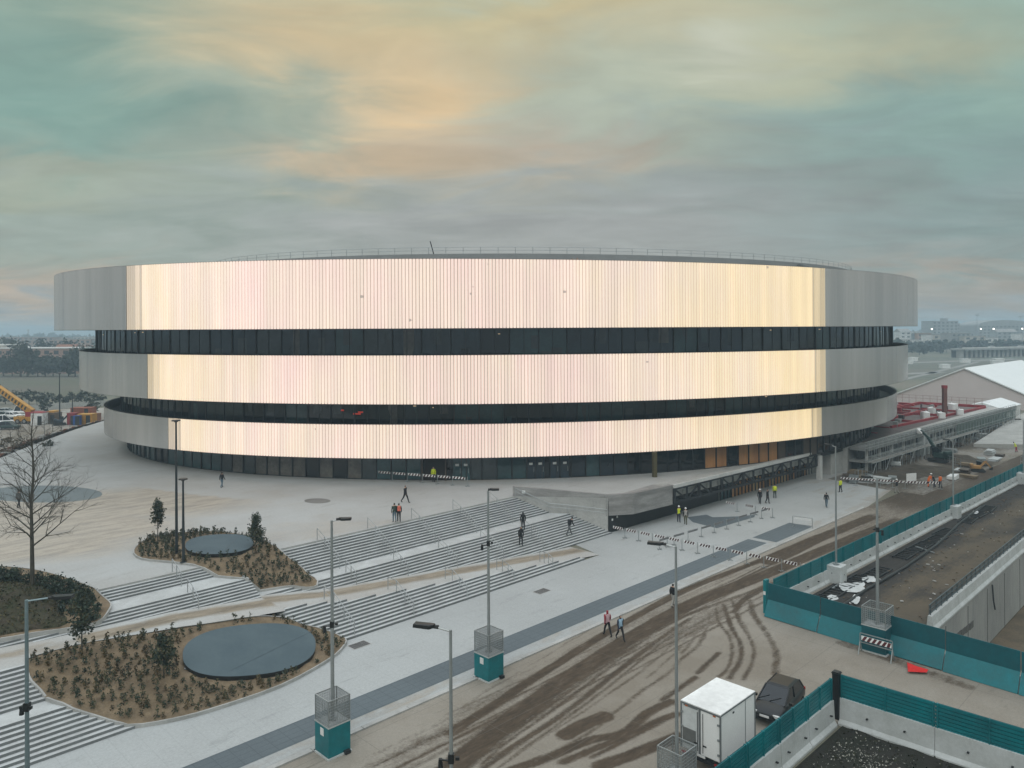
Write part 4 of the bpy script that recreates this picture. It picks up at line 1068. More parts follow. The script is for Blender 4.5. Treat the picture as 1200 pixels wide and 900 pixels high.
# trench wall with barrier and railing --------------------------------------------
wt_m = mat('trench_concrete', (0.34, 0.345, 0.335), .85, 0, .12, scale=.9, col2=(0.25, 0.255, 0.25), stretch=((1, 1, .25), 0))
o = empty('retaining_wall', UV(58, -17, S), 'grey concrete retaining wall of the trench with a white barrier and railing on top', 'retaining wall', rz=R45)
g = MB(); g.box((50, .18, -2.45), (100, .5, 4.9)); 
o2 = g.build('wall', wt_m, o)
g = MB()
for i in range(18): g.box((2.5+5.5*i, -.085, -2.6), (.05, .03, 4.6))
for i in range(6): g.box((3.4+1.1*i, -.10, -1.7-.06*i), (.9, .04, .5), mi=0)
g.build('wall_joint', [mat('joint_dark', (0.12, 0.12, 0.115), .9), dark_metal], o)
for i in range(17):
    g = MB(); jersey(g, 6.0, 1.0, .7, .26); bb = g.build('parapet', barrier_conc, o); bb.location = (3+6*i, .22, .0)
g = MB()
for i in range(80): g.bar((.3+1.25*i, .26, 1.0), (.3+1.25*i, .26, 1.75), .06)
for z in (1.12, 1.42, 1.75): g.bar((0, .26, z), (100, .26, z), .05)
g.quad((0, .29, 1.1), (100, .29, 1.1), (100, .29, 1.73), (0, .29, 1.73), 1)
g.build('railing', [mat('rail_bluegrey', (0.10, 0.135, 0.15), .5, .3), mesh_screen('rail_mesh', (0.12, 0.15, 0.165), .35)], o)
g = MB(); g.tube((14.5, -.2, -.2), (14.2, -.35, -1.4), .06, n=6); g.tube((14.2, -.35, -1.4), (14.9, -.3, -2.3), .06, n=6); g.build('cable_loop', lamp_black, o)

# dirt lot sheet
dirt_m = ground_mat('lot_dirt', (0.095, 0.075, 0.050), (0.030, 0.027, 0.024), col_b=(0.075, 0.062, 0.045), dark=(0.045, 0.037, 0.03), scale=2.4, dsc=1.3, grain=.9)
def lotd(x, y):
    u, v = (x+y)/Q, (x-y)/Q
    return max(0.0, min(1, (-22.7-v)/1.5+.5))*.95 + max(0, .3+.8*noise.noise((u*.16, v*.6, 8)))
o = sheet('dirt_lot', uvxy([(53.4, -26.2), (131, -24.1), (131, -17.0), (55.3, -17.0), (53.0, -19)]), .5, lambda x, y: S+.02+.16*abs(noise.noise((x*.5, y*.5, 1))), dirt_m, lotd)
tag(o, kind='structure')
# dark steel frames and pipes lying along the fence
def wpix(px, py): return W(px, py)
random.seed(8)
for i in range(13):
    u = 57.5+i*3.6; v = -24.9+random.uniform(-.2, .2)+(u-57)*.028
    if i in (4, 9): continue
    o = empty('formwork_grid', UV(u, v, S+.12), 'dark steel grid lying flat along the inside of the far fence', 'steel grid', 'dark steel grids along the fence', rz=R45+random.uniform(-.05, .05))
    g = MB()
    for y in (-.6, .6): g.bar((-1.7, y, 0), (1.7, y, 0), .12)
    for k in range(6): g.bar((-1.6+.64*k, -.6, .02), (-1.6+.64*k, .6, .02), .08)
    g.build('frame', dark_metal, o)
o = empty('pipe', UV(75, -23.2, S+.1), 'long black pipe lying along the dirt lot by the far fence', 'pipe', rz=R45)
g = MB(); pts = [(-20, 0), (-12, .15), (-4, -.1), (6, .1), (16, .9), (26, 1.3)]
for a, b in zip(pts, pts[1:]): g.tube((a[0], a[1], .05), (b[0], b[1], .05), .12, n=8)
g.build('pipe_run', lamp_black, o)
for (p1, p2) in (((1072, 640), (1095, 648)), ((1003, 720), (1008, 731)), ((975, 690), (990, 680))):
    a, b = W(*p1, S+.12), W(*p2, S+.12); g = MB(); g.bar(a, b, .1); o = g.build('steel_bar', galv); tag(o, {1072: 'grey steel bar lying on the dirt beside the black pipe', 1003: 'short pale bar near the white sheets in the fence corner', 975: 'pale bar leaning at the fence corner block'}[p1[0]], 'steel bar')
# crumpled white sheets
for (cx, cy, sx, sy, lab) in ((1000, 690, 17, 7, 'largest crumpled white sheet lying on the dirt in the fence corner'), (1019, 681, 9, 4, 'smaller white sheet just right of the largest one'), (1003, 705, 6, 6, 'small white scrap below the largest crumpled sheet'), (976, 703, 7, 3, 'white scrap beside the concrete block in the fence corner'), (1143, 602, 3.5, 2, 'small white scrap by the black pipe at the far fence')):
    pts = []
    for i in range(14):
        t = 2*pi*i/14; r = random.uniform(.7, 1.15); pts.append(tuple(W(cx+sx*r*cos(t), cy+sy*r*sin(t)).xy))
    o = sheet('white_sheet', pts, .22, lambda x, y: S+.17+.09*noise.noise((x*2.3, y*2.3, cx)), mat('sheet_dirty', (0.52, 0.54, 0.54), .7, 0, .15, scale=3), jitter=.06); tag(o, lab, 'plastic sheet')
g = MB(); random.seed(99)
for i in range(420):
    u, v = random.uniform(54, 118), random.triangular(-24.5, -17.2, -23.5); s = random.uniform(.03, .11); g.box(UV(u, v, S+.12+s*.3), (s*random.uniform(1, 3), s, s*.6), random.uniform(0, 3), random.choice((0, 0, 0, 0, 0, 0, 0, 1)))
tag(g.build('debris', [mat('debris_brown', (0.12, 0.09, 0.06), .9), concrete, white_s]), 'small stones and scraps strewn over the brown dirt lot', 'debris', kind='stuff')
# A-frame trestle
p = W(946, 688); o = empty('trestle', p, 'small dark A-frame trestle against the white barrier in the fence corner', 'trestle', rz=R45)
g = MB()
for y in (-.25, .25): g.bar((-.35, y, 0), (0, y, 1.15), .06); g.bar((.35, y, 0), (0, y, 1.15), .06); g.bar((-.2, y, .45), (.2, y, .45), .05)
g.bar((0, -.3, 1.15), (0, .3, 1.15), .07); g.build('frame', mat('rusty', (0.10, 0.035, 0.03), .8), o)

# striped road-works boards ------------------------------------------------------
red_s = mat('stripe_red', (0.055, 0.012, 0.014), .5, 0, .05)
def stripes(g, x0, x1, z0, z1, y=0.0, n=6, flip=False):
    """diagonal stripes on a thin board"""
    g.box(((x0+x1)/2, y, (z0+z1)/2), (x1-x0, .03, z1-z0), mi=0)
    w_ = (x1-x0)/n; h = z1-z0
    for sgn in (1, -1):
        yy = y+sgn*.018
        for k in range(n):
            a = x0+w_*k+w_*.06; b = a+w_*.58; sh = min(h*.6, x1-b-.005) if b+h*.6 > x1 else h*.6
            g.add([(a, yy, z0+.004), (b, yy, z0+.004), (b+sh, yy, z1-.004), (a+sh, yy, z1-.004)], [(0, 1, 2, 3)] if sgn < 0 else [(3, 2, 1, 0)], 1)
def board_unit(label, group, L=1.5):
    o = empty('barrier_board', (0, 0, 0), label, 'barrier board', group)
    g = MB(); stripes(g, -L/2+.1, L/2-.28, .74, 1.0, 0, 4); g.build('striped_board', [white_p, red_s], o)
    g = MB(); g.bar((L/2, 0, 0), (L/2, 0, 1.05), .05); g.bar((L/2-.3, 0, .03), (L/2+.3, 0, .03), .05); g.bar((L/2, -.3, .03), (L/2, .3, .03), .05); g.build('stand', galv, o)
    return o
BU = board_unit('red and white striped barrier board on thin stands crossing the pavement to the fence', 'striped boards across the pavement')
s0, s1 = Vector(UV(62.2, -48.0)), Vector(UV(63.4, -27.2)); d = (s1-s0); n = 13; ang = atan2(d.y, d.x)
for i in range(n):
    c = s0+d*((i+.5)/n)+Vector((0, 0, .012))
    if i == 0: BU.location = c; BU.rotation_euler = (0, 0, ang)
    else: dup(BU, c, ang+random.uniform(-.06, .06))
B2 = board_unit('striped barrier board closing the far side of the queue on the lower forecourt', 'striped boards on the lower forecourt', 1.45)
for i, (p, q) in enumerate((((848, 597), (866, 600)), ((870, 600), (888, 604)), ((891, 604), (906, 607)))):
    a, b = W(*p), W(*q); c = (a+b)/2+Vector((0, 0, .012)); ang = atan2((b-a).y, (b-a).x)
    if i == 0: B2.location = c; B2.rotation_euler = (0, 0, ang)
    else: dup(B2, c, ang)
B3 = board_unit('striped barrier board on the plaza in front of the open arena doors', 'striped boards by the arena doors', 1.9)
pts = [W(425+i*17.5, 560.5+i*1.35, 0) for i in range(8)]
for i in range(7):
    a, b = pts[i], pts[i+1]; c = (a+b)/2; ang = atan2((b-a).y, (b-a).x)
    if i == 0: B3.location = c; B3.rotation_euler = (0, 0, ang)
    else: dup(B3, c, ang)
B4 = board_unit('striped board of the barrier between the forecourt and the building site', 'striped boards at the building site', 1.9)
pts = [W(986+i*14.5, 568+i*.9) for i in range(6)]+[W(1076+i*12, 573.5) for i in range(3)]
for i in range(len(pts)-1):
    a, b = pts[i], pts[i+1]; c = (a+b)/2+Vector((0, 0, .012)); ang = atan2((b-a).y, (b-a).x)
    if i == 0: B4.location = c; B4.rotation_euler = (0, 0, ang)
    else: dup(B4, c, ang)
# grey queue posts
def queue_unit():
    o = empty('queue_post', (0, 0, 0), 'grey queue barrier post with belt on the lower forecourt', 'queue post', 'queue barrier on the lower forecourt')
    g = MB(); g.tube((0, 0, .04), (0, 0, 1.0), .035, n=6)
    for a in (0, 1.57, 3.14, 4.71): g.bar((0, 0, .03), (.28*cos(a), .28*sin(a), .03), .05)
    g.build('post', galv, o); g = MB(); g.box((.8, 0, .86), (1.55, .03, .2)); g.build('belt', mat('belt_grey', (0.18, 0.18, 0.185), .7), o)
    return o
QU = queue_unit(); q0, q1 = W(773, 644), W(905, 604); n = 9
for i in range(n):
    c = q0.lerp(q1, i/n)+Vector((0, 0, .012)); ang = atan2((q1-q0).y, (q1-q0).x)
    if i == 0: QU.location = c; QU.rotation_euler = (0, 0, ang)
    else: dup(QU, c, ang)
# crowd barrier at the paving end
a, b = W(929, 617), W(952, 620); o = empty('crowd_barrier', (a+b)/2+Vector((0, 0, .012)), 'single pale crowd barrier at the end of the dark paving strip', 'crowd barrier', rz=atan2((b-a).y, (b-a).x))
L = (b-a).length; g = MB()
for x in (-L/2, L/2): g.bar((x, 0, 0), (x, 0, 1.1), .05); g.bar((x, -.3, .02), (x, .3, .02), .05)
for z in (.3, 1.1): g.bar((-L/2, 0, z), (L/2, 0, z), .04)
g.build('frame', galv, o); g = MB(); g.box((0, 0, .95), (L-.3, .03, .24)); g.build('board', white_s, o)
# striped stand before the caged box
a, b = W(1008, 765), W(1046, 776); mid = (a+b)/2; o = empty('road_stand', mid, 'grey steel stand with a red and white striped board before the caged teal box', 'road barrier', rz=atan2((b-a).y, (b-a).x))
L = (b-a).length; g = MB()
for x in (-L/2, L/2):
    for y in (-.3, .3): g.bar((x, y, 0), (x, 0, .75), .06)
    g.bar((x, 0, .6), (x, 0, 1.25), .05)
for z in (.72, 1.3): g.bar((-L/2, 0, z), (L/2, 0, z), .05)
g.build('frame', galv, o); g = MB(); stripes(g, -L/2+.1, L/2-.05, .86, 1.16, -.04, 6); g.build('striped_board', [white_p, stripe_dk], o)
# red cloth on the road
pts = [W(*p, 0).xy for p in ()]
pp = [W(*p) for p in ((1063, 779), (1064, 790), (1086, 791), (1088, 788), (1075, 784))]
o = sheet('red_cloth', [tuple(p.xy) for p in pp], .15, lambda x, y: S+.09+.11*(noise.noise((x*2.2, y*2.2, 0))+.5), mat('red_cloth', (0.62, 0.015, 0.012), .7, 0, .08), jitter=.03); tag(o, 'crumpled bright red cloth lying at the foot of the teal hoarding', 'cloth')

# handrails on the stairs ---------------------------------------------------------
def rail(u, v0, v1, zf, lab, grp, n=3):
    o = empty('handrail', UV(u, v0, zf(v0)), lab, 'handrail', grp); O = UV(u, v0, zf(v0)); g = MB(); H = .95
    for i in range(n):
        v = v0+(v1-v0)*i/(n-1); b = UV(u, v, zf(v)-.05)-O; t = UV(u, v, zf(v)+H)-O; g.tube(b, t, .032, n=6)
        if i < n-1:
            v2 = v0+(v1-v0)*(i+1)/(n-1)
            for hh in (H, .55): g.tube(UV(u, v, zf(v)+hh)-O, UV(u, v2, zf(v2)+hh)-O, .028 if hh == H else .018, n=6)
    g.build('rail', [mat('rail_steel', (0.42, 0.44, 0.45), .4, .5)], o)
for u in (33.6, 38.6, 43.4, 48.4, 53.2):
    rail(u, -56.6, -53.2, lambda v: stair_up(30, v), 'steel handrail on the upper flight of the wide stairs', 'handrails on the upper flight', 4)
for u in (33.4, 38.0, 42.8, 47.8, 53.0):
    ve = -51.8+(-1.65-zpath(u))/RR*TR
    rail(u, -52.0, min(-49.0, ve+.1), lambda v: min(-1.65, stair_up(30, v)) if v > -51.8 else -1.65, 'steel handrail on the middle flight of the wide stairs', 'handrails on the middle flight', 3)
for u in (29.5, 34.6, 39.8, 45.0, 49.8):
    vt = vb(u)
    rail(u, vt-1.0, -44.9, lambda v, vt=vt, u=u: zpath(u) if v < vt else max(S, stair_dn(30, v)), 'steel handrail leading from the sloping path down the lower flight', 'handrails on the lower flight', 4)
rail(21.8, -56.6, -55.0, lambda v: stair_up(20, v), 'short steel handrail at the top of the left stairs by the small planting bed', None, 3)
rail(21.6, -53.4, -51.6, lambda v: stair_up(20, v), 'short steel handrail on the second flight of the left stairs', None, 3)

# vehicles ------------------------------------------------------------------------
van = empty('box_trailer', UV(32.1, -19.55), 'white box trailer beside the pit fence, its rear doors facing the wire cage', 'trailer', rz=R45)
x0, x1, hw = 0.0, 3.3, 1.05
g = MB(); g.box(((x0+x1)/2, 0, 1.87), (x1-x0, 2*hw, 2.22)); bx = g.build('cargo_box', white_p, van); b = bx.modifiers.new('b', 'BEVEL'); b.width = .03; b.segments = 2
g = MB(); g.box(((x0+x1)/2, 0, 3.0), (x1-x0+.04, 2*hw+.04, .05)); g.build('box_roof', mat('roof_white', (0.84, 0.85, 0.85), .5), van)
g = MB()
for y in (-hw, hw):
    for x in (x0, x1): g.box((x, y, 1.87), (.07, .07, 2.2))
    g.box(((x0+x1)/2, y, 2.95), (x1-x0, .05, .07)); g.box((2.35, y*1.008, 1.87), (.03, .02, 2.1))
g.box((x0-.01, 0, 2.93), (.04, 2*hw, .08)); g.box((x0-.012, .04, 1.85), (.03, .10, 2.12)); g.box((x0-.02, hw*.5, 2.86), (.04, .75, .05))
g.build('box_trim', mat('trim_grey', (0.22, 0.24, 0.25), .5, .4), van)
for y, nm in ((-.5, 'rear_door'), (.54, 'rear_door')):
    g = MB(); g.box((x0-.012, y, 1.83), (.02, .86, 2.05)); d = g.build(nm, white_p if y < 0 else mat('door_white', (0.66, 0.69, 0.7), .4), van)
    h = MB(); h.bar((x0-.035, y*.28, .9), (x0-.035, y*.28, 2.75), .025); h.box((x0-.035, y*.45, 1.25), (.03, .2, .06)); h.build('door_handle', dark_metal, d)
g = MB(); g.box((x0-.025, .6, 1.42), (.03, .72, .75)); g.build('tail_lift', mat('lift_grey', (0.22, 0.23, 0.23), .5, .4), van)
g = MB(); g.box((x0-.03, 0, .72), (.02, .52, .12)); g.build('number_plate', white_s, van)
g = MB()
for y in (-.75, .75): g.box((x0-.03, y, 2.86), (.03, .14, .06))
g.build('marker_lamp', mat('marker_amber', (0.5, 0.12, 0.02), .3), van)
g = MB()
for z in (1.1, 1.8, 2.5):
    for y in (-.95, .98): g.box((x0-.03, y, z), (.04, .1, .09))
g.build('hinge', galv, van)
g = MB(); g.box((1.2, -hw-.01, 2.72), (.14, .02, .08)); g.build('side_lamp', dark_metal, van)
g = MB(); g.box((1.65, 0, .58), (3.2, .9, .2)); g.box((x0-.02, 0, .55), (.1, 1.9, .14)); g.build('chassis', dark_metal, van)
g = MB(); g.box((x1+.16, 0, 2.62), (.3, 1.55, .55)); fr = g.build('cooling_unit', white_p, van); b = fr.modifiers.new('b', 'BEVEL'); b.width = .05; b.segments = 2
g = MB(); g.box((x1+.32, 0, 2.62), (.02, 1.3, .35)); g.build('cooling_grille', dark_metal, fr)
g = MB(); g.bar((x1, -.5, .58), (x1+.9, 0, .55), .08); g.bar((x1, .5, .58), (x1+.9, 0, .55), .08); g.tube((x1+.8, 0, 0), (x1+.8, 0, .7), .04, n=6); g.build('drawbar', dark_metal, van)
def wheels(root, xs, hw, r, w=.22):
    for x in xs:
        for s in (-1, 1):
            g = MB(); g.tube((x, s*hw-w/2, r), (x, s*hw+w/2, r), r, n=18); wl = g.build('wheel', rubber, root)
            g = MB(); g.tube((x, s*(hw+w/2)-.012, r), (x, s*(hw+w/2)+.012, r), r*.6, n=14); g.build('rim', mat('rim_grey', (0.3, 0.31, 0.32), .4, .6), wl)
wheels(van, (1.3, 2.1), .92, .34)
g = MB()
for s in (-.88, .88): g.box((x0-.07, s, .6), (.04, .22, .12))
g.build('tail_light', mat('tail_red', (0.35, 0.01, 0.01), .3), van)

def car(loc, rz, label, paint, group=None, L=4.2, Wd=1.78, Hh=1.5, detail=True, cat='car'):
    o = empty('parked_car', loc, label, cat, group, rz)
    # side profile along x (front = +x): body then cabin, lofted with tumblehome
    g = MB(); hw = Wd/2; st = []
    prof = [(-.5, .42, .78), (-.485, .30, .92), (-.40, .24, .97), (-.2, .22, .98), (.1, .22, .97), (.26, .22, .95), (.40, .24, .86), (.47, .30, .74), (.5, .40, .6)]
    for fx, zb, zt in prof:
        w_ = hw*(.90 if abs(fx) > .46 else .97 if abs(fx) > .38 else 1.0); x = fx*L
        st.append([(x, -w_*.92, zb), (x, -w_, zb+.18), (x, -w_, zt-.14), (x, -w_*.90, zt), (x, 0, zt+.03), (x, w_*.90, zt), (x, w_, zt-.14), (x, w_, zb+.18), (x, w_*.92, zb)])
    vs = [p for r in st for p in r]; m = 9; fs = []
    for i in range(len(st)-1):
        for j in range(m): fs.append((i*m+j, (i+1)*m+j, (i+1)*m+(j+1) % m, i*m+(j+1) % m))
    fs += [tuple(range(m-1, -1, -1))[::-1], tuple((len(st)-1)*m+j for j in range(m-1, -1, -1))]
    g.add(vs, fs); bd = g.build('body', paint, o, smooth=True)
    md = bd.modifiers.new('s', 'SUBSURF'); md.levels = md.render_levels = 1
    c = MB(); base = [(-.46, .92), (.30, .94)]; x0, x1, z0 = -.45*L, .27*L, .93; rx0, rx1 = -.34*L, .02*L; a, b_ = hw*.93, hw*.72
    B_ = [(x0, -a*.9, z0), (x1, -a*.92, z0), (x1, a*.92, z0), (x0, a*.9, z0)]; T = [(rx0, -b_, Hh-.03), (rx1, -b_, Hh-.02), (rx1, b_, Hh-.02), (rx0, b_, Hh-.03)]
    c.add(B_+T, [(0, 1, 5, 4), (1, 2, 6, 5), (2, 3, 7, 6), (3, 0, 4, 7)]); wn = c.build('window', glass_k, o)
    if detail: mb_ = wn.modifiers.new('b', 'BEVEL'); mb_.width = .07; mb_.segments = 3
    r = MB(); rr = [(rx0-.05, -b_-.01, Hh-.06), (rx1+.06, -b_-.01, Hh-.05), (rx1+.06, b_+.01, Hh-.05), (rx0-.05, b_+.01, Hh-.06), (rx0+.1, -b_*.8, Hh+.02), (rx1-.1, -b_*.8, Hh+.03), (rx1-.1, b_*.8, Hh+.03), (rx0+.1, b_*.8, Hh+.02)]
    r.add(rr, [(0, 1, 5, 4), (1, 2, 6, 5), (2, 3, 7, 6), (3, 0, 4, 7), (4, 5, 6, 7)])
    for s in (-1, 1):
        r.bar((x1, s*a*.9, z0), (rx1+.03, s*b_, Hh-.04), .07); r.bar((x0, s*a*.88, z0), (rx0-.02, s*b_, Hh-.05), .09); r.bar((-.08*L, s*a*.94, z0), (-.10*L, s*b_, Hh-.03), .07)
    rf = r.build('car_roof', paint, o)
    if detail: mb_ = rf.modifiers.new('b', 'BEVEL'); mb_.width = .03; mb_.segments = 2
    if detail:
        for s in (-1, 1):
            h = MB(); h.box((.475*L, s*hw*.68, .66), (.16, .34, .13), s*-.3); h.build('headlight', mat('headlight', (0.6, 0.62, 0.63), .15), o)
            h = MB(); h.box((.19*L, s*(hw+.08), 1.0), (.12, .18, .13)); h.build('wing_mirror', paint, o)
            h = MB(); h.box((-.488*L, s*hw*.75, .8), (.06, .24, .16)); h.build('tail_light', MATS['tail_red'], o)
        h = MB(); h.box((.497*L, 0, .48), (.04, 1.0, .14)); h.build('grille', lamp_black, o); h = MB(); h.box((.505*L, 0, .58), (.02, .5, .11)); h.build('number_plate', white_s, o)
        h = MB(); h.bar((x1-.05, -.1, z0+.05), (x1-.38, .42, z0+.22), .03); h.bar((x1-.05, -.7, z0+.05), (x1-.38, -.2, z0+.22), .03); h.build('wiper', lamp_black, o)
    wheels(o, (-.31*L, .31*L), hw-.11, .32, .2)
    return o
blackcar = mat('car_black', (0.008, 0.009, 0.010), .28, .0, .02, spec=.4)
car(UV(40.0, -19.5, S), R45+pi+.1, 'black hatchback parked facing the white trailer by the pit fence', blackcar, L=4.1)

# ================================================================== PLANTS
def crown(g, c, rx, rz, n, size, shape='egg', mi=(0,)):
    """leaf clumps spread through the volume, uneven outline with gaps"""
    c = Vector(c); cl = []
    for i in range(max(6, n//14)):
        while True:
            p = Vector((random.uniform(-1, 1), random.uniform(-1, 1), random.uniform(-1, 1)))
            if p.length < 1: break
        k = 1.0
        if shape == 'cone': k = max(.15, (1-p.z)/2*1.25)
        elif shape == 'egg': k = 1-max(0, p.z)*.35
        cl.append((Vector((c.x+p.x*rx*k, c.y+p.y*rx*k, c.z+p.z*rz)), random.uniform(.14, .30)*min(rx, rz)*1.2, random.choice(mi)))
    for i in range(n):
        q, r, m_ = random.choice(cl); d = Vector((random.gauss(0, 1), random.gauss(0, 1), random.gauss(0, .8)))*r*.75
        g.leaf(q+d, size, m_ if random.random() < .8 else random.choice(mi))
def small_tree(p, label, th, ch, cw, shape, size=.10, n=900, name='young_tree', lean=0, mats=None, cat='tree', group=None, stake=False):
    o = empty(name, p, label, cat, group); g = MB(); top = Vector((lean, 0, th+ch*.75))
    g.tube((0, 0, -.15), (lean*.5, 0, th), .05, .035, 7); g.tube((lean*.5, 0, th), top, .035, .012, 6)
    for k in range(7):
        a = random.uniform(0, 6.28); z = th+ch*random.uniform(.05, .6); b = Vector((lean*.7, 0, z)); g.tube(b, b+Vector((cos(a)*cw*.38, sin(a)*cw*.38, ch*.16)), .015, .006, 5)
    g.build('trunk', bark, o); g = MB(); crown(g, (lean*.7, 0, th+ch/2), cw/2, ch/2, n, size, shape, (0, 0, 1)); g.build('crown', mats or [leaf_a, leaf_b], o)
    return o
random.seed(21)
midh = lambda px, py: hit(px, py, lambda u, v: midz(*UV(u, v).xy)); bigh = lambda px, py: hit(px, py, lambda u, v: bigz(*UV(u, v).xy))
small_tree(hit(185, 640), 'slim clipped evergreen on a bare stem at the left end of the small planting bed', 1.55, 2.35, .95, 'egg', .085, 1300)
small_tree(midh(300, 641), 'dark conical shrub at the right end of the small oval cover', .12, 2.55, 1.35, 'cone', .085, 1500, name='conical_shrub', cat='shrub')
small_tree(bigh(96, 768), 'young leafy tree in front of the grassy mound, rooted in the large planting bed', 1.15, 2.9, 1.55, 'egg', .10, 1300)
small_tree(bigh(192, 794), 'bushy young evergreen left of the large oval cover', .55, 1.9, 1.25, 'egg', .095, 1100)
# seedlings: rows in the two beds
def seedling_mesh(k, m, h):
    g = MB(); random.seed(40+k)
    for i in range(38):
        z = random.uniform(.05, 1)*h; r = .19*(1-.5*z/h)
        g.leaf((random.gauss(0, r*.6), random.gauss(0, r*.6), z), .085, random.choice((0, 0, 1)), up=-.2)
    g.tube((0, 0, -.05), (.02, 0, h*.8), .014, .006, 4, mi=2)
    me = g.build('seedling_proto', m); d = me.data; bpy.data.objects.remove(me); return d
SM = [seedling_mesh(k, [leaf_b, leaf_a, bark] if k % 3 else [leaf_c, leaf_b, bark], (.62, .52, .75, .62, .42, .8)[k]) for k in range(6)]
def plant_rows(poly, zf, ov, lab, grp, du, dv, mx, lab2):
    us = [toUV(Vector(p)) for p in poly]; u0, u1 = min(p[0] for p in us), max(p[0] for p in us); v0, v1 = min(p[1] for p in us), max(p[1] for p in us)
    pts = []; k = 0; u = u0
    while u < u1:
        v = v0+(dv/2 if k % 2 else 0)
        while v < v1:
            p = UV(u+random.uniform(-.16, .16), v+random.uniform(-.2, .2)).xy
            if inside(p, poly) and min(segd(p, poly[i-1], poly[i]) for i in range(len(poly))) > .22 and not (inside(p, ov) or min(segd(p, ov[i-1], ov[i]) for i in range(len(ov))) < .3): pts.append(p)
            v += dv
        u += du; k += 1
    random.shuffle(pts)
    for p in pts[:mx]:
        o = bpy.data.objects.new('seedling', random.choice(SM)); COL.objects.link(o)
        o.location = (p[0], p[1], zf(*p)-.02); o.rotation_euler = (random.uniform(-.15, .15), random.uniform(-.15, .15), random.uniform(0, 6.28)); s = random.uniform(.58, .98); o.scale = (s, s, s*random.uniform(.85, 1.2))
        tag(o, lab, 'seedling', grp)
    g = MB()
    for p in pts[mx:]:
        me = random.choice(SM); z = zf(*p)-.02; s = random.uniform(.55, .95); c, n_ = cos(s*50), sin(s*50)
        g.add([(p[0]+s*(v.co.x*c-v.co.y*n_), p[1]+s*(v.co.x*n_+v.co.y*c), z+s*v.co.z) for v in me.vertices], [tuple(f.vertices) for f in me.polygons])
        k = len(me.polygons); g.m[-k:] = [f.material_index for f in me.polygons]
    if g.f: tag(g.build('ground_cover', [leaf_a, leaf_b, bark]), lab2, 'ground cover', kind='stuff')
random.seed(4)
plant_rows(bigpoly, bigz, ov1, 'small shrub seedling planted in a row in the large bed of bare soil', 'seedlings in the large planting bed', .52, .42, 205, 'mass of small low seedlings filling the large planting bed')
plant_rows(midpoly, midz, ov2, 'small shrub seedling planted in the smaller bed at the top of the stairs', 'seedlings in the small planting bed', .50, .46, 95, 'mass of small low seedlings filling the planting bed at the top of the stairs')
# hedge plants of the left bed
random.seed(14)
hp = [(2, 684, 1.3), (12, 684, 1.15), (22, 684, 1.2), (33, 686, 1.0), (47, 687, 1.05), (58, 691, 1.1), (68, 694, 1.2), (78, 698, 1.3), (86, 704, 1.25), (92, 711, 1.15), (75, 708, .9), (98, 716, .9), (100, 704, .9), (-10, 684, 1.3), (72, 717, .6), (108, 706, .5), (114, 716, .55), (112, 726, .5), (102, 728, .55)]
for px, py, h in hp:
    p = hit(px, py, lambda u, v: lftz(*UV(u, v).xy))
    o = empty('hedge_shrub', p, 'low dark laurel shrub in the curved hedge behind the grassy mound' if h > .7 else 'tiny shrub in the bare tip of the hedge bed', 'shrub', 'laurel hedge in the left bed' if h > .7 else 'tiny shrubs in the hedge bed')
    g = MB(); crown(g, (0, 0, h*.42), h*.46, h*.46, int(420*h), .085, 'egg', (0, 0, 0, 1)); g.build('foliage', [leaf_a, mat('leaf_laurel', (0.035, 0.06, 0.045), .5, 0, .25)], o)
    g = MB(); 
    for k in range(4): g.tube((0, 0, -.1), (random.uniform(-.2, .2), random.uniform(-.2, .2), h*.6), .018, .008, 5)
    g.build('stem', bark, o)
# bare tree
def bare_tree(p, h, label, seed, spread=1.0, r0=.14, name='bare_tree', dens=1.0, rise=0.0):
    random.seed(seed); o = empty(name, p, label, 'tree'); tr = MB(); cr = MB()
    pts = [Vector((random.uniform(-.05, .05)*i*.4, random.uniform(-.05, .05)*i*.4, h*i/8)) for i in range(9)]; pts[0].z = -.3
    for i in range(8): tr.tube(pts[i], pts[i+1], r0*(1-i/9)**.9, r0*(1-(i+1)/9)**.9, 8, caps=False)
    def br(a, d, L, r, lv):
        n = 3; p_ = a
        for i in range(n):
            d = (d+Vector((random.gauss(0, .12), random.gauss(0, .12), random.gauss(.05, .08)))).normalized(); q = p_+d*(L/n)
            cr.tube(p_, q, r*(1-i/n*.7), r*(1-(i+1)/n*.7), 5 if lv < 2 else 3, caps=False); p_ = q
            if lv < 3:
                for _ in range(2 if lv == 0 else random.choice((1, 2))):
                    a2 = random.uniform(0, 6.28); s = d.orthogonal().normalized(); s.rotate(Matrix.Rotation(a2, 3, d))
                    br(p_, (d+s*random.uniform(.45, .9)).normalized(), L*random.uniform(.38, .6), r*.5*(1-i/n*.4), lv+1)
    nb = int(24*dens)
    for k in range(nb):
        f = .24+.72*k/nb; z = f*h; i = min(7, int(f*8)); b = pts[i].lerp(pts[i+1], f*8-i); a = k*2.4+random.uniform(-.4, .4)
        L = h*(.36*(1-f)+.07)*spread*random.uniform(.8, 1.15); up = .25+.55*f+rise
        br(b, Vector((cos(a), sin(a), up)).normalized(), L, r0*(1-f)*.42+.012, 0)
    tr.build('trunk', bark, o); cr.build('branches', bark, o); return o
bt = hit(38, 690, lambda u, v: lftz(*UV(u, v).xy))
bare_tree(bt, 11.7, 'tall leafless tree standing in the hedge of the left planting bed', 3, .82, .15, dens=1.35, rise=.28)

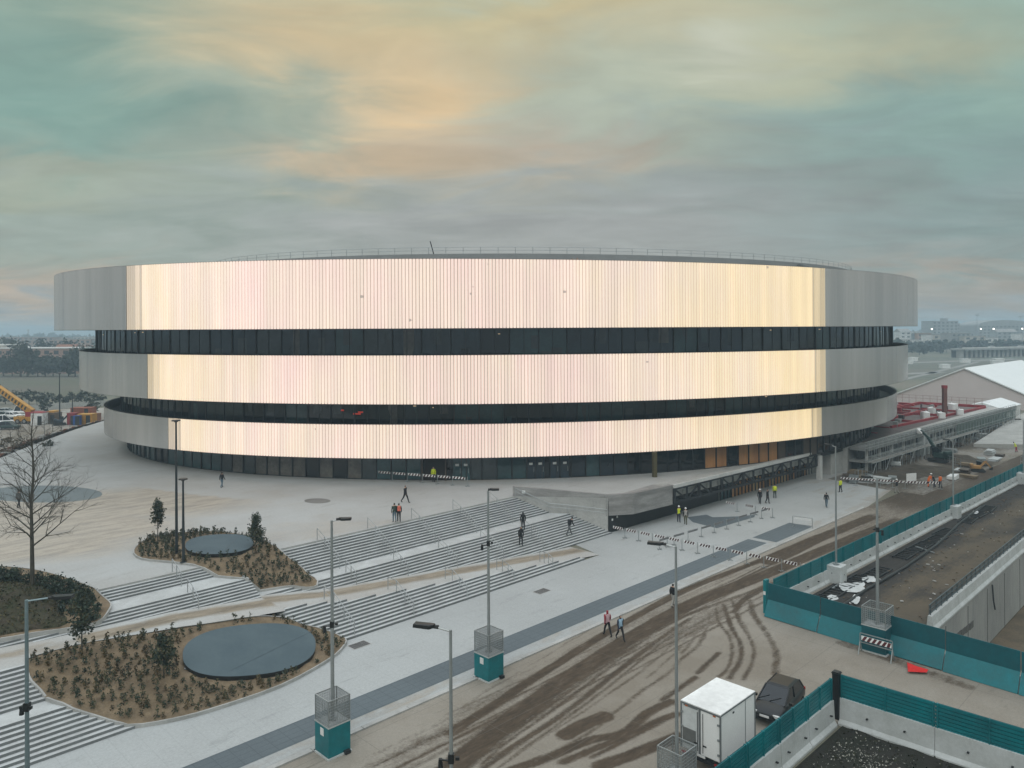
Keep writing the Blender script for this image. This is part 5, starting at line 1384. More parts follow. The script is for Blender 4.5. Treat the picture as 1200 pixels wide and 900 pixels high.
# ================================================================== PEOPLE
PM = {k: mat('cloth_'+k, c, .85, 0, .12, scale=6) for k, c in dict(black=(0.014, 0.014, 0.016), navy=(0.018, 0.024, 0.05), grey=(0.11, 0.115, 0.12), hivis=(0.62, 0.72, 0.03), orange=(0.78, 0.16, 0.03), red=(0.30, 0.02, 0.035), pink=(0.55, 0.36, 0.40), blue=(0.32, 0.48, 0.62), green=(0.03, 0.05, 0.035), jeans=(0.10, 0.15, 0.19), pale=(0.35, 0.34, 0.32), olive=(0.10, 0.10, 0.055), coral=(0.70, 0.17, 0.11)).items()}
hairm = mat('hair_dark', (0.02, 0.015, 0.012), .8)
def person(loc, az, label, top='black', legs='black', stride=.0, vest=None, helmet=None, hood=False, pack=None, h=1.75, shoes='black', group=None, lean=0.0, arm=.5, bag=None):
    """one continuous skinned body; az = direction faced (world angle)"""
    V, E_, Rr, tg = [], [], [], []
    def j(p, r, e=None):
        V.append(Vector(p)); Rr.append(tuple(x*1.16 for x in r) if p[2] < 1.45 else r); i = len(V)-1
        if e is not None: E_.append((e, i))
        return i
    s = stride
    pe = j((0, 0, .95), (.135, .105)); be = j((lean*.3, 0, 1.12), (.14, .105), pe); ch = j((lean*.8, 0, 1.32), (.165, .115), be); nk = j((lean*1.05, 0, 1.48), (.058, .055), ch); hd = j((lean*1.15+.02, 0, 1.62), (.085, .10), nk); ht = j((lean*1.15+.015, 0, 1.71), (.062, .075), hd)
    for sg in (-1, 1):
        sh = j((lean*.85, sg*.17, 1.41), (.068, .06), ch); a = -sg*s*arm; el = j((lean*.7+a*.28-.02, sg*.235, 1.14), (.05, .048), sh); wr = j((lean*.7+a*.62+.07, sg*.235, .90), (.036, .034), el); j((lean*.7+a*.7+.10, sg*.23, .80), (.03, .042), wr)
        hp = j((0, sg*.09, .88), (.095, .09), pe); kn = j((sg*s*.33+.03, sg*.10, .50), (.066, .064), hp); an = j((sg*s*.62-(.10 if sg*s < 0 else 0), sg*.10, .09+(.05 if sg*s < 0 else 0)), (.046, .046), kn); j((sg*s*.62+.15-(.08 if sg*s < 0 else 0), sg*.11, .035), (.042, .034), an)
    me = bpy.data.meshes.new('body'); me.from_pydata([tuple(v) for v in V], E_, []); o = bpy.data.objects.new('tmp', me); COL.objects.link(o)
    sk = o.modifiers.new('sk', 'SKIN'); sk.use_smooth_shade = True
    for i, r in enumerate(Rr): me.skin_vertices[0].data[i].radius = r; me.skin_vertices[0].data[i].use_root = (i == 0)
    sd = o.modifiers.new('sd', 'SUBSURF'); sd.levels = sd.render_levels = 1
    dg = bpy.context.evaluated_depsgraph_get(); nm = bpy.data.meshes.new_from_object(o.evaluated_get(dg)); bpy.data.objects.remove(o)
    ms = [PM[top], PM[legs], skin, PM[shoes], PM[vest or top], hairm if not hood else PM[top]]
    nm.materials.clear()
    for m in ms: nm.materials.append(m)
    for f in nm.polygons:
        c = f.center; mi = 0
        if c.z > 1.53: mi = 5 if (c.x < lean*1.15+.055 or c.z > 1.70) else 2
        elif c.z > 1.46: mi = 2 if not hood else 0
        elif c.z < .11: mi = 3
        elif c.z < .93 and abs(c.y) < .19: mi = 1
        elif c.z < .86: mi = 2
        elif vest and abs(c.y) < .165 and c.z > .95: mi = 4
        f.material_index = mi; f.use_smooth = True
    root = empty('person', loc, label, 'person', group, rz=az); k = h/1.72; root.scale = (k, k, k)
    b = bpy.data.objects.new('body', nm); COL.objects.link(b); b.parent = root
    if helmet:
        g = MB(); c = Vector((lean*1.15+.015, 0, 1.68)); M = 10
        for r_ in range(4):
            for i in range(M):
                P = lambda a, q: c+Vector((.125*cos(2*pi*a/M)*cos(q), .11*sin(2*pi*a/M)*cos(q), .12*sin(q)))
                g.quad(P(i, r_*pi/8), P(i+1, r_*pi/8), P(i+1, (r_+1)*pi/8), P(i, (r_+1)*pi/8))
        g.tube(c, c+Vector((0, 0, .015)), .135, n=12); g.build('helmet', white_p if helmet == 'white' else PM[helmet], root, smooth=True)
    if pack:
        g = MB(); g.box((lean*.6-.20, 0, 1.25), (.17, .30, .44), 0); p_ = g.build('backpack', PM[pack], root); m = p_.modifiers.new('b', 'BEVEL'); m.width = .05; m.segments = 2
    if bag:
        g = MB(); g.box((.1, .30, .62), (.3, .1, .26)); g.bar((.1, .28, .74), (.1, .25, .84), .02); g.build('bag', PM[bag], root)
    return root
Z0 = 0.0
def st(px, py): return hit(px, py)+Vector((0, 0, .06))
person(W(260, 571.5, 0), 1.2, 'person in a dark coat walking alone across the plaza left of the arena doors', 'black', 'jeans', .3, arm=.8)
person(W(475, 589, 0), -.5, 'person all in black striding across the plaza in front of the arena', 'black', 'black', .55)
person(W(462.3, 612, 0), 1.9, 'person in a dark green coat and jeans at the top of the stairs', 'green', 'jeans', .1)
person(W(467.5, 611.5, 0), 1.8, 'person carrying a coral backpack at the top of the stairs', 'black', 'black', .1, pack='coral', h=1.7)
person(st(613, 622), 1.6, 'person in a long black coat climbing the stairs, the upper of the two in black', 'black', 'black', .25, hood=True)
person(st(610.5, 640), -1.3, 'person in black with legs together on the stairs, the lower of the two in black', 'black', 'black', .12, hood=True)
person(st(667, 627.5), .5, 'person in a black jacket leaning forward on the stairs near the granite wall', 'black', 'grey', .5, lean=.3, pack='black')
person(W(712, 745.5), 1.9, 'person in a pink and dark red vest walking on the muddy road', 'red', 'black', .5, vest='pink', hood=True, h=1.78)
person(W(727, 750), -1.2, 'person in a pale blue vest walking on the muddy road', 'navy', 'black', .55, vest='blue', hood=True, h=1.68)
person(W(788.5, 711), .6, 'person in dark jacket and pale trousers half hidden by a lamp post on the road', 'black', 'pale', .3)
person(FTpx(509, 1.2)[0], -1.6, 'person in a yellow vest standing in the open arena doorway', 'hivis', 'black', .05)
person(W(795.5, 612), -1.5, 'worker in a yellow vest standing at the dark recess under the terrace', 'navy', 'navy', .08, vest='hivis', helmet='white')
person(W(803.5, 614.5), -1.9, 'worker in a black coat with reflective vest beside the dark paving patch', 'black', 'olive', .08, vest='pale', helmet='white')
person(W(890.5, 590.5), -2.2, 'worker in black with white helmet, leftmost of the trio on the lower forecourt', 'black', 'black', .1, helmet='white')
person(W(899.5, 590), -.8, 'person in a black jacket, middle of the trio on the lower forecourt', 'black', 'black', .2)
person(W(908, 584), 1.5, 'worker in a yellow jacket seen from behind on the lower forecourt', 'hivis', 'green', .08)
person(W(985, 577), 2.0, 'worker in a bright yellow coat at the edge of the building site', 'hivis', 'black', .1)
person(W(968.5, 594.5), 1.0, 'person in dark clothes walking on the paving beside a lamp post', 'black', 'jeans', .45)
person(W(1051, 578), 2.4, 'person in a dark jacket and pale trousers with white helmet near the far fence', 'black', 'pale', .2, helmet='white')
person(W(1088, 571), 0.2, 'worker in orange bending at the site barrier, left of the orange group', 'orange', 'orange', .15, lean=.35, helmet='white')
person(W(1095, 571.5), 2.8, 'worker in a dark jacket in the middle of the orange group', 'black', 'navy', .1, lean=.2)
person(W(1102, 572), 1.9, 'worker in an orange jacket standing at the right of the orange group', 'orange', 'navy', .1)
person(W(22, 595, 0), 1.4, 'person in grey walking behind the bare tree on the plaza', 'grey', 'black', .35)
person(W(1191, 530), 2.5, 'worker in a yellow vest stooping by the far right lamp post', 'hivis', 'red', .1, lean=.3)
RDp = lambda px: Vector((*RD.p(RD.t_of_ray(px), .9), 24.35))
person(RDp(669), -1.0, 'worker in dark clothes on the arena roof edge, left of the two', 'black', 'black', .1, h=1.9)
person(RDp(675), -1.8, 'worker in dark clothes on the arena roof edge, right of the two', 'black', 'black', .1, h=1.95)

# ================================================================== BUILDING SITE, RIGHT
random.seed(31)
site_m = ground_mat('site_earth', (0.20, 0.175, 0.14), (0.075, 0.062, 0.045), col_b=(0.26, 0.25, 0.235), dark=(0.06, 0.055, 0.05), scale=2.2)
def sited(x, y): 
    u, v = (x+y)/Q, (x-y)/Q
    return max(0, .5+.9*noise.noise((u*.12, v*.3, 6.6)))
o = sheet('site_ground', uvxy([(106, -44.3), (189, -41.8), (215, -41), (215, -27), (104, -31.5), (104, -36)]), 1.0, lambda x, y: S+.03+.06*noise.noise((x*.4, y*.4, 2)), site_m, sited); tag(o, kind='structure')
# podium frontage under the deck: slab edges, columns, dark bays
po = empty('podium_front', UV(150, -43, S), 'unfinished two storey concrete podium front with slab edges and columns beyond the terrace', 'building'); PO = UV(150, -43, S)
def pv(u): return -44.2+(u-113)*(2.4/76)
g = MB()
for z0, z1, d0 in ((-.34, .03, 2.6), (-2.05, -1.75, 2.4)): g.prism(uvxy([(113, pv(113)+d0), (189, pv(189)+d0), (189, pv(189)+.05), (113, pv(113)+.05)]), z0, z1)
g.prism(uvxy([(113.1, pv(113)+2.6), (189, pv(189)+2.6), (189, pv(189)+2.42), (113.1, pv(113)+2.42)]), .03, .7)
g.build('floor_slab', mat('site_concrete', (0.27, 0.28, 0.275), .9, 0, .15, scale=2, col2=(0.17, 0.175, 0.17)), po, loc=PO)
for i in range(17):
    u = 114+i*4.6; g = MB(); g.box(UV(u, pv(u)+2.1, (S-.05-.34)/2), (.35, .35, -S-.34), R45); g.build('column', concrete, po, loc=PO)
for i in range(25):
    u = 113.2+i*3; g = MB(); g.quad(UV(u, pv(u)+.3, S), UV(u+2.9, pv(u+2.9)+.3, S), UV(u+2.9, pv(u+2.9)+.3, -2.1), UV(u, pv(u)+.3, -2.1)); g.quad(UV(u, pv(u)+1.2, -1.7), UV(u+2.7, pv(u+2.7)+1.2, -1.7), UV(u+2.7, pv(u+2.7)+1.2, -.4), UV(u, pv(u)+1.2, -.4)); g.build('dark_bay', [glass_k if i % 2 else soffit], po, loc=PO)
# white cladded pier on the front
o = empty('concrete_pier', UV(137, -41.3, S), 'pair of tall pale concrete piers in front of the podium', 'pier', rz=R45); g = MB()
for x in (-1.2, .9): g.box((x, 0, 1.75), (.9, .8, 3.5))
g.box((0, 0, 3.4), (3.4, .9, .4)); g.build('pier', barrier_conc, o)
# scaffold: standards, ledgers and green netting bays
so = empty('scaffold', UV(125, -41, S), 'grey scaffolding with guard rails along the podium front', 'scaffold'); SO = UV(125, -41, S)
g = MB()
for i in range(48):
    u = 111.5+i*1.6; v = pv(u)+2.9
    for dv in (0, .9): g.tube(UV(u, v+dv, S), UV(u, v+dv, 1.2 if dv == 0 else .3), .035, n=4, caps=False)
    if i < 47:
        v2 = pv(u+1.6)+2.9
        for z in (-1.7, -1.0, .25, .65, 1.15): g.tube(UV(u, v, z), UV(u+1.6, v2, z), .03, n=4, caps=False)
        for z in (-1.75, -.8): g.tube(UV(u, v+.9, z), UV(u+1.6, v2+.9, z), .03, n=4, caps=False)
        if i % 3 == 0: g.tube(UV(u, v+.9, S), UV(u+1.6, v2+.9, -1.8), .03, n=4, caps=False)
g.build('scaffold_tube', galv, so, loc=SO)
g = MB()
for i in range(6):
    u = 112+i*8; g.prism(uvxy([(u, pv(u)+2.95), (u+7.9, pv(u+7.9)+2.95), (u+7.9, pv(u+7.9)+3.75), (u, pv(u)+3.75)]), -1.75, -1.69)
g.build('scaffold_plank', mat('plank_grey', (0.26, 0.25, 0.23), .8), so, loc=SO)
g = MB()
for i in range(8): 
    u = 150+i*4.6; g.quad(UV(u, pv(u)+2.95, -1.6), UV(u+4.5, pv(u+4.5)+2.95, -1.6), UV(u+4.5, pv(u+4.5)+2.95, .2), UV(u, pv(u)+2.95, .2))
g.build('netting', mesh_screen('green_netting', (0.10, 0.15, 0.13), .35), so, loc=SO)
for i in range(3):
    p = UV(115+i*9, pv(115)+3.9, -1.5); g = MB(); g.box((0, 0, 0), (.3, .3, .5)); o = g.build('lamp_box', white_s, loc=p); tag(o, 'small white floodlight hung on the scaffolding', 'floodlight', 'floodlights on the scaffolding')
# red upstands on the podium deck, railing and a red chimney
ro = empty('red_parapet', UV(158, -52, 0), 'low dark red upstand walls laid out on the podium deck beyond the arena', 'parapet'); RO = UV(158, -52, 0)
g = MB()
for (u0, v0, u1, v1, h) in ((139, -47.2, 186, -44.3, .7), (139, -57, 186, -57, 1.0), (141, -52, 176, -51, .8), (186, -57, 187, -44.4, .9), (150, -57, 150, -47, .6), (163, -57, 163.5, -46.2, .7), (145, -66, 186, -66, 1.1), (174, -57, 174, -46, .6), (139, -72, 186, -72, 1.3)):
    a, b = UV(u0, v0, h/2), UV(u1, v1, h/2); d = b-a; g.box((a+b)/2-Vector((0, 0, h*.2)), (d.length, .4, h*.6), atan2(d.y, d.x))
g.build('upstand', red_p, ro, loc=RO)
g = MB(); q4(119, 188, -76, -44.3, .012, g); g.build('membrane', mat('red_grey_deck', (0.155, 0.125, 0.12), .85, 0, .15, scale=1), ro, loc=RO)
g = MB()
for i in range(36):
    u = 139+i*1.33
    g.tube(UV(u, -72.5, 0), UV(u, -72.5, 2.3), .04, n=4, caps=False); 
    if i < 35: 
        for z in (1.3, 1.8, 2.3): g.tube(UV(u, -72.5, z), UV(u+1.33, -72.5, z), .03, n=4, caps=False)
for i in range(20):
    v = -72.5+i*1.45; g.tube(UV(186.5, v, 0), UV(186.5, v, 2.0), .04, n=4, caps=False); g.tube(UV(186.5, v, 1.95), UV(186.5, v+1.45, 1.95), .03, n=4, caps=False); g.tube(UV(186.5, v, 1.3), UV(186.5, v+1.45, 1.3), .03, n=4, caps=False)
g.build('railing', mat('rail_red', (0.25, 0.12, 0.12), .6), ro, loc=RO)
g = MB(); random.seed(404)
for i in range(150):
    u, v = random.uniform(122, 186), random.uniform(-74, -47); h = random.choice((.15, .3, .5, .9)); g.box(UV(u, v, h/2+.02), (random.uniform(.3, 3.2), random.uniform(.15, .9), h), random.choice((R45, -R45, R45+.2)), random.choice((0, 0, 1, 2, 3)))
tag(g.build('site_clutter', [red_p, mat('clutter_dark', (0.06, 0.045, 0.045), .8), MATS['site_concrete'], mat('clutter_pink', (0.36, 0.2, 0.2), .8)], ro, loc=RO), kind='stuff')
p = atY(1107, 492, 150); p.z = 0; o = empty('chimney', p, 'red and brown square shaft rising from the podium deck', 'shaft'); g = MB(); g.box((0, 0, 2.9), (.7, .7, 5.8)); g.box((0, 0, 5.6), (.78, .78, .6), mi=1); g.build('shaft', [mat('shaft_brown', (0.17, 0.075, 0.06), .8), red_p], o)
for i, (px, py, s) in enumerate(((1084, 490, 1.0), (1092, 484, .9), (1103, 490, .9), (1116, 481, 1.2), (1125, 486, .9))):
    p = W(px, py, 0.03); o = empty('white_sack', p, 'white bulk bag standing on the red podium deck', 'bulk bag', 'white bags on the podium deck', rz=i*.7); g = MB(); g.prism([(-.7*s, -.7*s), (.7*s, -.7*s), (.75*s, .65*s), (-.65*s, .75*s)], 0, [1.2*s, 1.0*s, 1.3*s, 1.1*s]); o2 = g.build('sack', white_s, o); m = o2.modifiers.new('b', 'BEVEL'); m.width = .25; m.segments = 2
    g = MB(); g.tube((0, 0, 1.1*s), (.2, 0, 1.5*s), .06, n=5); g.build('loop', white_s, o)
# big white tent
to = empty('tent', Vector((125, 225, S)), 'large white gabled tent hall behind the red podium deck', 'tent'); TP = Vector((125, 225, S))
def TV(u, v, z): return UV(u, v, z)
pu, pvv, zr_, ze, hw, Lg = 224.7, -58.1, 6.5, -2.3, 19.5, 62
g = MB(); g.add([TV(pu, pvv-hw, S-.3), TV(pu, pvv+hw, S-.3), TV(pu, pvv+hw, ze), TV(pu, pvv, zr_), TV(pu, pvv-hw, ze)], [(0, 1, 2, 3, 4)]); g.build('gable', mat('tent_gable', (0.58, 0.52, 0.515), .7, 0, .03), to, loc=TP)
g = MB()
for s in (-1, 1):
    a, b, c, d = TV(pu-.4, pvv, zr_+.06), TV(pu+Lg, pvv, zr_+.06), TV(pu+Lg, pvv+s*(hw+.4), ze-.1), TV(pu-.4, pvv+s*(hw+.4), ze-.1); g.add([a, b, c, d], [(0, 1, 2, 3) if s < 0 else (3, 2, 1, 0)])
    g.add([p+Vector((0, 0, -.3)) for p in (a, d)]+[d, a], [(0, 1, 2, 3)])
g.build('roof', mat('tent_white', (0.74, 0.77, 0.78), .55, 0, .03), to, loc=TP)
g = MB()
for s in (-1, 1): g.quad(TV(pu, pvv+s*hw, S-.3), TV(pu+Lg, pvv+s*hw, S-.3), TV(pu+Lg, pvv+s*hw, ze-.12), TV(pu, pvv+s*hw, ze-.12))
g.build('side_wall', white_s, to, loc=TP)
o = empty('tent', W(1186, 490), 'low white marquee beside the large tent at the right edge', 'tent', rz=R45); g = MB(); g.box((0, 4, 1.3), (16, 8, 2.6)); g.build('side_wall', white_s, o)
g = MB(); g.add([(-8.2, -.2, 2.6), (8.2, -.2, 2.6), (8.2, 8.2, 2.6), (-8.2, 8.2, 2.6), (-8.2, 4, 3.9), (8.2, 4, 3.9)], [(0, 1, 5, 4), (2, 3, 4, 5), (1, 2, 5), (3, 0, 4)]); g.build('roof', MATS['tent_white'], o)
# long pale concrete ramp wall
o = empty('ramp_wall', W(1150, 525), 'long pale concrete ramp slab rising to the right on the building site', 'ramp'); P0 = W(1150, 525)
g = MB(); pts = [W(*p) for p in ((1141, 524), (1200, 527), (1240, 512), (1225, 488), (1195, 496))]
g.prism([tuple(p.xy) for p in pts], S, [S+.6, S+.9, S+2.2, S+2.4, S+1.9]); g.build('slab', mat('pale_slab', (0.40, 0.40, 0.38), .85), o, loc=P0)
# excavator
def digger(p, rz, label, body, arm_to, name='excavator', size=1.0, cab=True, bucket=None):
    o = empty(name, p, label, 'excavator', rz=rz); g = MB(); s = size
    for y in (-.85, .85):
        g.box((0, y*s, .38*s), (2.6*s, .42*s, .55*s)); g.tube((-1.3*s, y*s-.2*s, .38*s), (-1.3*s, y*s+.2*s, .38*s), .3*s, n=12); g.tube((1.3*s, y*s-.2*s, .38*s), (1.3*s, y*s+.2*s, .38*s), .3*s, n=12)
    g.build('track', rubber, o)
    g = MB(); g.box((-.35*s, 0, 1.2*s), (2.2*s, 1.8*s, .8*s)); g.box((-1.1*s, 0, 1.4*s), (.7*s, 1.8*s, 1.0*s)); b = g.build('body', body, o); m = b.modifiers.new('b', 'BEVEL'); m.width = .1; m.segments = 2
    g = MB(); g.prism([(-.1*s, .05*s), (.95*s, .05*s), (.95*s, .85*s), (-.1*s, .85*s)], 1.0*s, [2.55*s, 2.4*s, 2.4*s, 2.55*s]); g.build('cab', glass_k, o)
    g = MB(); a = Vector((.7*s, -.2*s, 1.4*s)); k = Vector(arm_to[0])*s; t = Vector(arm_to[1])*s; g.bar(a, k, .32*s, .4*s); g.bar(k, t, .26*s, .3*s); g.tube(a+Vector((.3, 0, .1))*s, a.lerp(k, .7)+Vector((0, 0, -.25))*s, .07*s, n=6); g.build('arm', body, o)
    g = MB(); g.prism([(-.35*s, -.45*s), (.35*s, -.45*s), (.35*s, .45*s), (-.35*s, .45*s)], 0, [.2*s, .75*s, .75*s, .2*s]); bb = g.build('bucket', bucket or dark_metal, o, loc=(0, 0, 0)); bb.location = t-Vector((0, 0, .5*s))
    return o
digger(W(1103, 542), 2.1, 'dark green excavator with a raised pale bucket in front of the podium', mat('excavator_green', (0.02, 0.05, 0.045), .5), ((2.2, -.2, 3.6), (3.4, -.2, 4.6)), bucket=white_s)
digger(W(1145, 553), -.4, 'small orange excavator on the building site behind the far fence', mat('digger_orange', (0.38, 0.21, 0.07), .6), ((1.7, -.2, 2.6), (2.7, -.2, 1.2)), size=.62)
p = W(1117, 562); o = empty('bulk_bag', p, 'flat white wrapped load behind the far teal fence on the building site', 'load', rz=R45); g = MB(); g.prism([(-1.0, -.5), (1.0, -.5), (.9, .6), (-.9, .6)], .12, [.6, .75, .6, .5]); w2_ = g.build('wrap', white_s, o); m_ = w2_.modifiers.new('b', 'BEVEL'); m_.width = .12; m_.segments = 2; g = MB(); g.box((0, 0, .06), (2.0, 1.0, .12)); g.build('pallet', wood_dk, o)
car(W(1143, 503), .3, 'white van parked at the end of the podium', white_p, L=4.8, Wd=1.9, Hh=2.1, detail=False, cat='van')
car(W(1158, 497), .9, 'silver car parked behind the white van near the marquee', mat('car_silver', (0.45, 0.47, 0.48), .3, .3, .02), L=4.4, detail=False)
o = empty('site_board', W(1068, 568), 'white board propped on the building site barrier', 'board', rz=.3); g = MB(); g.box((0, 0, 1.0), (1.6, .08, 1.0)); g.build('board', white_s, o); g = MB()
for x in (-.6, .6): g.bar((x, .05, 0), (x, .05, 1.2), .06)
g.build('leg', galv, o)
# heaps of soil and rubble, stacks of building material
def heap(p, rx, ry, h, m, label, seed, name='soil_heap'):
    random.seed(seed); pts = [(p.x+rx*cos(t)*random.uniform(.85, 1.1), p.y+ry*sin(t)*random.uniform(.85, 1.1)) for t in [2*pi*i/18 for i in range(18)]]
    def z(x, y):
        d = 1-hypot((x-p.x)/rx, (y-p.y)/ry); return S+.02+max(0, d)**.8*h*(1+.5*noise.noise((x*.7, y*.7, seed)))
    o = sheet(name, pts, .45, z, m, jitter=.15); tag(o, label, 'heap')
heap(W(1122, 541), 4.2, 5.5, 1.1, mat('dark_soil', (0.075, 0.06, 0.042), .95, 0, .25, scale=2), 'dark soil heap right of the green excavator', 2)
heap(W(1040, 556), 5, 4, .5, MATS['dark_soil'], 'low dark soil heap in front of the scaffolding', 3)
heap(W(1080, 552), 6, 5, .7, MATS['dark_soil'], 'broad dark soil heap left of the excavator', 5)
random.seed(17)
labs = {0: 'stack of timber boards lying on the building site', 1: 'bundle of grey steel on the building site', 2: 'stack of pale blocks on the building site', 3: 'dark pallet stack on the building site'}
spots_ = [(1005, 556), (1018, 563), (1030, 566), (992, 561), (1058, 540), (1075, 533), (1050, 548), (1120, 523), (1132, 517), (1112, 530), (1150, 513), (1105, 515), (1128, 508), (1142, 515), (1126, 553), (1131, 556), (1138, 548), (1150, 540), (1160, 533), (1122, 516), (1138, 509), (1152, 505), (1118, 511), (1147, 511), (1160, 508), (1166, 503), (1064, 530), (1092, 524), (1010, 562), (1000, 565), (1166, 540), (1172, 535), (1135, 560), (1046, 565)]
for i, (px, py) in enumerate(spots_):
    k = i % 4; p = W(px, py)+Vector((0, 0, .04)); o = empty(('timber_stack', 'steel_bundle', 'block_stack', 'pallet_stack')[k], p, labs[k], 'material stack', labs[k].replace('stack of', 'stacks of').replace('bundle of', 'bundles of'), rz=random.choice((R45, R45+.3, R45+1.5)))
    g = MB(); L = random.uniform(1.4, 3.4); n = random.randint(2, 4)
    for a in range(n): g.box((random.uniform(-.2, .2), 0, .12+.2*a), (L, random.uniform(.8, 1.3), .14), random.uniform(-.06, .06))
    for x in (-L*.3, L*.3): g.box((x, 0, .03), (.12, 1.2, .06))
    g.build('stacked_material', (mat('timber_grey', (0.23, 0.18, 0.12), .85), galv, barrier_conc, wood_dk)[k], o)
for i, (px, py, h) in enumerate(((1002, 566, 1.6), (1023, 566, 1.4), (1196, 548, 1.6), (1126, 548, 1.3))):
    p = W(px, py); o = empty('site_fence', p, 'short run of wire fence panels on the building site', 'fence', 'wire fences on the building site', rz=R45+.9*(i % 2)); g = MB()
    for x in range(4): g.bar((x*1.2, 0, 0), (x*1.2, 0, h), .05)
    for z in (.2, h*.5, h): g.bar((0, 0, z), (3.6, 0, z), .035)
    g.build('panel', galv, o)

# ================================================================== LEFT YARD
random.seed(77)
yard_m = ground_mat('yard_gravel', (0.33, 0.31, 0.28), (0.15, 0.125, 0.095), col_b=(0.26, 0.235, 0.20), scale=.8)
yp = [W(*p) for p in ((-30, 580), (-30, 483), (60, 484), (128, 479), (140, 505), (118, 500), (90, 510), (60, 530))]
o = sheet('yard', [tuple(p.xy) for p in [Vector((-95, 60, 0)), Vector((-160, 175, 0)), Vector((-135, 203, 0)), Vector((-90, 212, 0)), Vector((-72, 190, 0)), Vector((-82, 160, 0)), Vector((-76, 116, 0)), Vector((-72, 100, 0)), Vector((-83, 70, 0))]], 2.0, lambda x, y: S+.004, yard_m, lambda x, y: max(0, .45+.8*noise.noise((x*.06, y*.06, 3)))); tag(o, kind='structure')
g = MB(); pts = [W(-40, 489), W(40, 485), (W(125, 479.5))]; w2 = Vector((0, 3.2, .008))
for a, b in zip(pts, pts[1:]): g.quad(a+Vector((0, 0, .008)), b+Vector((0, 0, .008)), b+w2, a+w2)
struct('access_road', g, mat('road_pale', (0.38, 0.37, 0.35), .9))
# low rough edging wall and bushes between plaza and yard
o = empty('rubble_bank', Vector((-76, 130, 0)), 'low rubble and brick bank along the far left edge of the plaza', 'bank'); g = MB(); RB = Vector((-76, 130, 0))
prev = None; bp_ = [(-66, 97), (-71, 106), (-74.5, 116), (-77.5, 128), (-79.5, 142), (-79.5, 158), (-78, 172)]
for i in range(620):
    k = random.uniform(0, len(bp_)-1.001); j_ = int(k); a, b = Vector(bp_[j_]), Vector(bp_[j_+1]); c = a.lerp(b, k-j_)+Vector((random.gauss(-2.0, 1.1), random.gauss(0, .5))); s = random.uniform(.2, .55)
    z = max(S, -abs(random.gauss(0, .5))-.25*abs(c.x-a.lerp(b, k-j_).x)); g.box((c.x, c.y, z), (s*1.4, s, s*.7), random.uniform(0, 3), random.choice((0, 0, 1, 2)))
g.build('rubble', [mat('rubble_brown', (0.16, 0.115, 0.09), .9, 0, .2), concrete, mat('rubble_brick', (0.20, 0.09, 0.06), .9)], o, loc=RB)
g = MB(); 
for a, b in zip(bp_, bp_[1:]):
    a, b = Vector(a), Vector(b); n_ = Vector((-4.2, -.5)); g.add([(a.x, a.y, -.05), (b.x, b.y, -.05), (b.x+n_.x, b.y+n_.y, S), (a.x+n_.x, a.y+n_.y, S)], [(0, 3, 2, 1)])
g.build('slope', mat('bank_earth', (0.17, 0.14, 0.105), .95, 0, .2), o, loc=RB)
for i, (px, py, s) in enumerate(((8, 532, 1.6), (20, 527, 1.9), (33, 529, 1.7), (57, 524, .9), (2, 521, 1.4), (46, 521, 1.0))):
    p = W(px, py, -.2 if px > 50 else -1.0); o = empty('bare_shrub', p, 'brown leafless shrub at the left edge of the plaza' if px < 50 else 'dark round shrub alone at the plaza edge', 'shrub', 'brown shrubs at the plaza edge' if px < 50 else None)
    g = MB(); crown(g, (0, 0, s*.5), s*1.2, s*.6, 260, .14, 'egg', (0, 1)); g.build('foliage', [mat('leaf_winter', (0.085, 0.07, 0.05), .9, 0, .3), leaf_c] if px < 50 else [leaf_a, leaf_a], o)
    g = MB()
    for k in range(5): g.tube((0, 0, -.5), (random.uniform(-.5, .5), random.uniform(-.5, .5), s*.8), .03, .01, 4)
    g.build('stem', bark, o)
# leafless saplings in the yard
for i, (px, py, h) in enumerate(((12, 520, 4.0), (22, 512, 4.2), (52, 512, 4.5), (62, 508, 4.0), (72, 513, 4.0), (82, 505, 4.2), (-4, 515, 4.5))):
    bare_tree(W(px, py, S), h, 'thin leafless sapling in the gravel yard left of the plaza', 60+i, .8, .06, 'sapling', .35)['group'] = 'saplings in the gravel yard'
# yellow crane
o = empty('mobile_crane', W(37, 496), 'yellow mobile crane with its black marked boom raised to the left', 'crane'); O = W(37, 496); g = MB()
tip = atY(-6, 452, 176)-O; ba = Vector((.2, 0, 2.6)); d_ = (tip-ba); g.bar(ba, tip, 1.1, 1.2); bo = g.build('boom', yellow_p, o)
g = MB()
for k in range(9): 
    a = ba+d_*(.12+.085*k); g.bar(a, a+d_.normalized()*.45, 1.14, .8)
g.bar(ba+d_*.93, ba+d_*1.02, 1.25, 1.4); g.build('boom_marking', dark_metal, bo)
g = MB(); g.tube(ba+Vector((-.6, 0, -.9)), ba+d_*.38+Vector((0, 0, -.7)), .2, n=8); g.build('boom_ram', red_p, o)
g = MB(); g.box((1.2, 0, 1.1), (9, 2.5, 1.0)); g.box((.8, 0, 2.1), (3, 2.4, 1.1), mi=1); g.box((5.0, .2, 2.0), (1.6, 2.4, 1.7)); g.build('carrier', [yellow_p, red_p], o); wheels(o, (-2.4, -.9, 2.6, 4.2), 1.1, .55, .4)
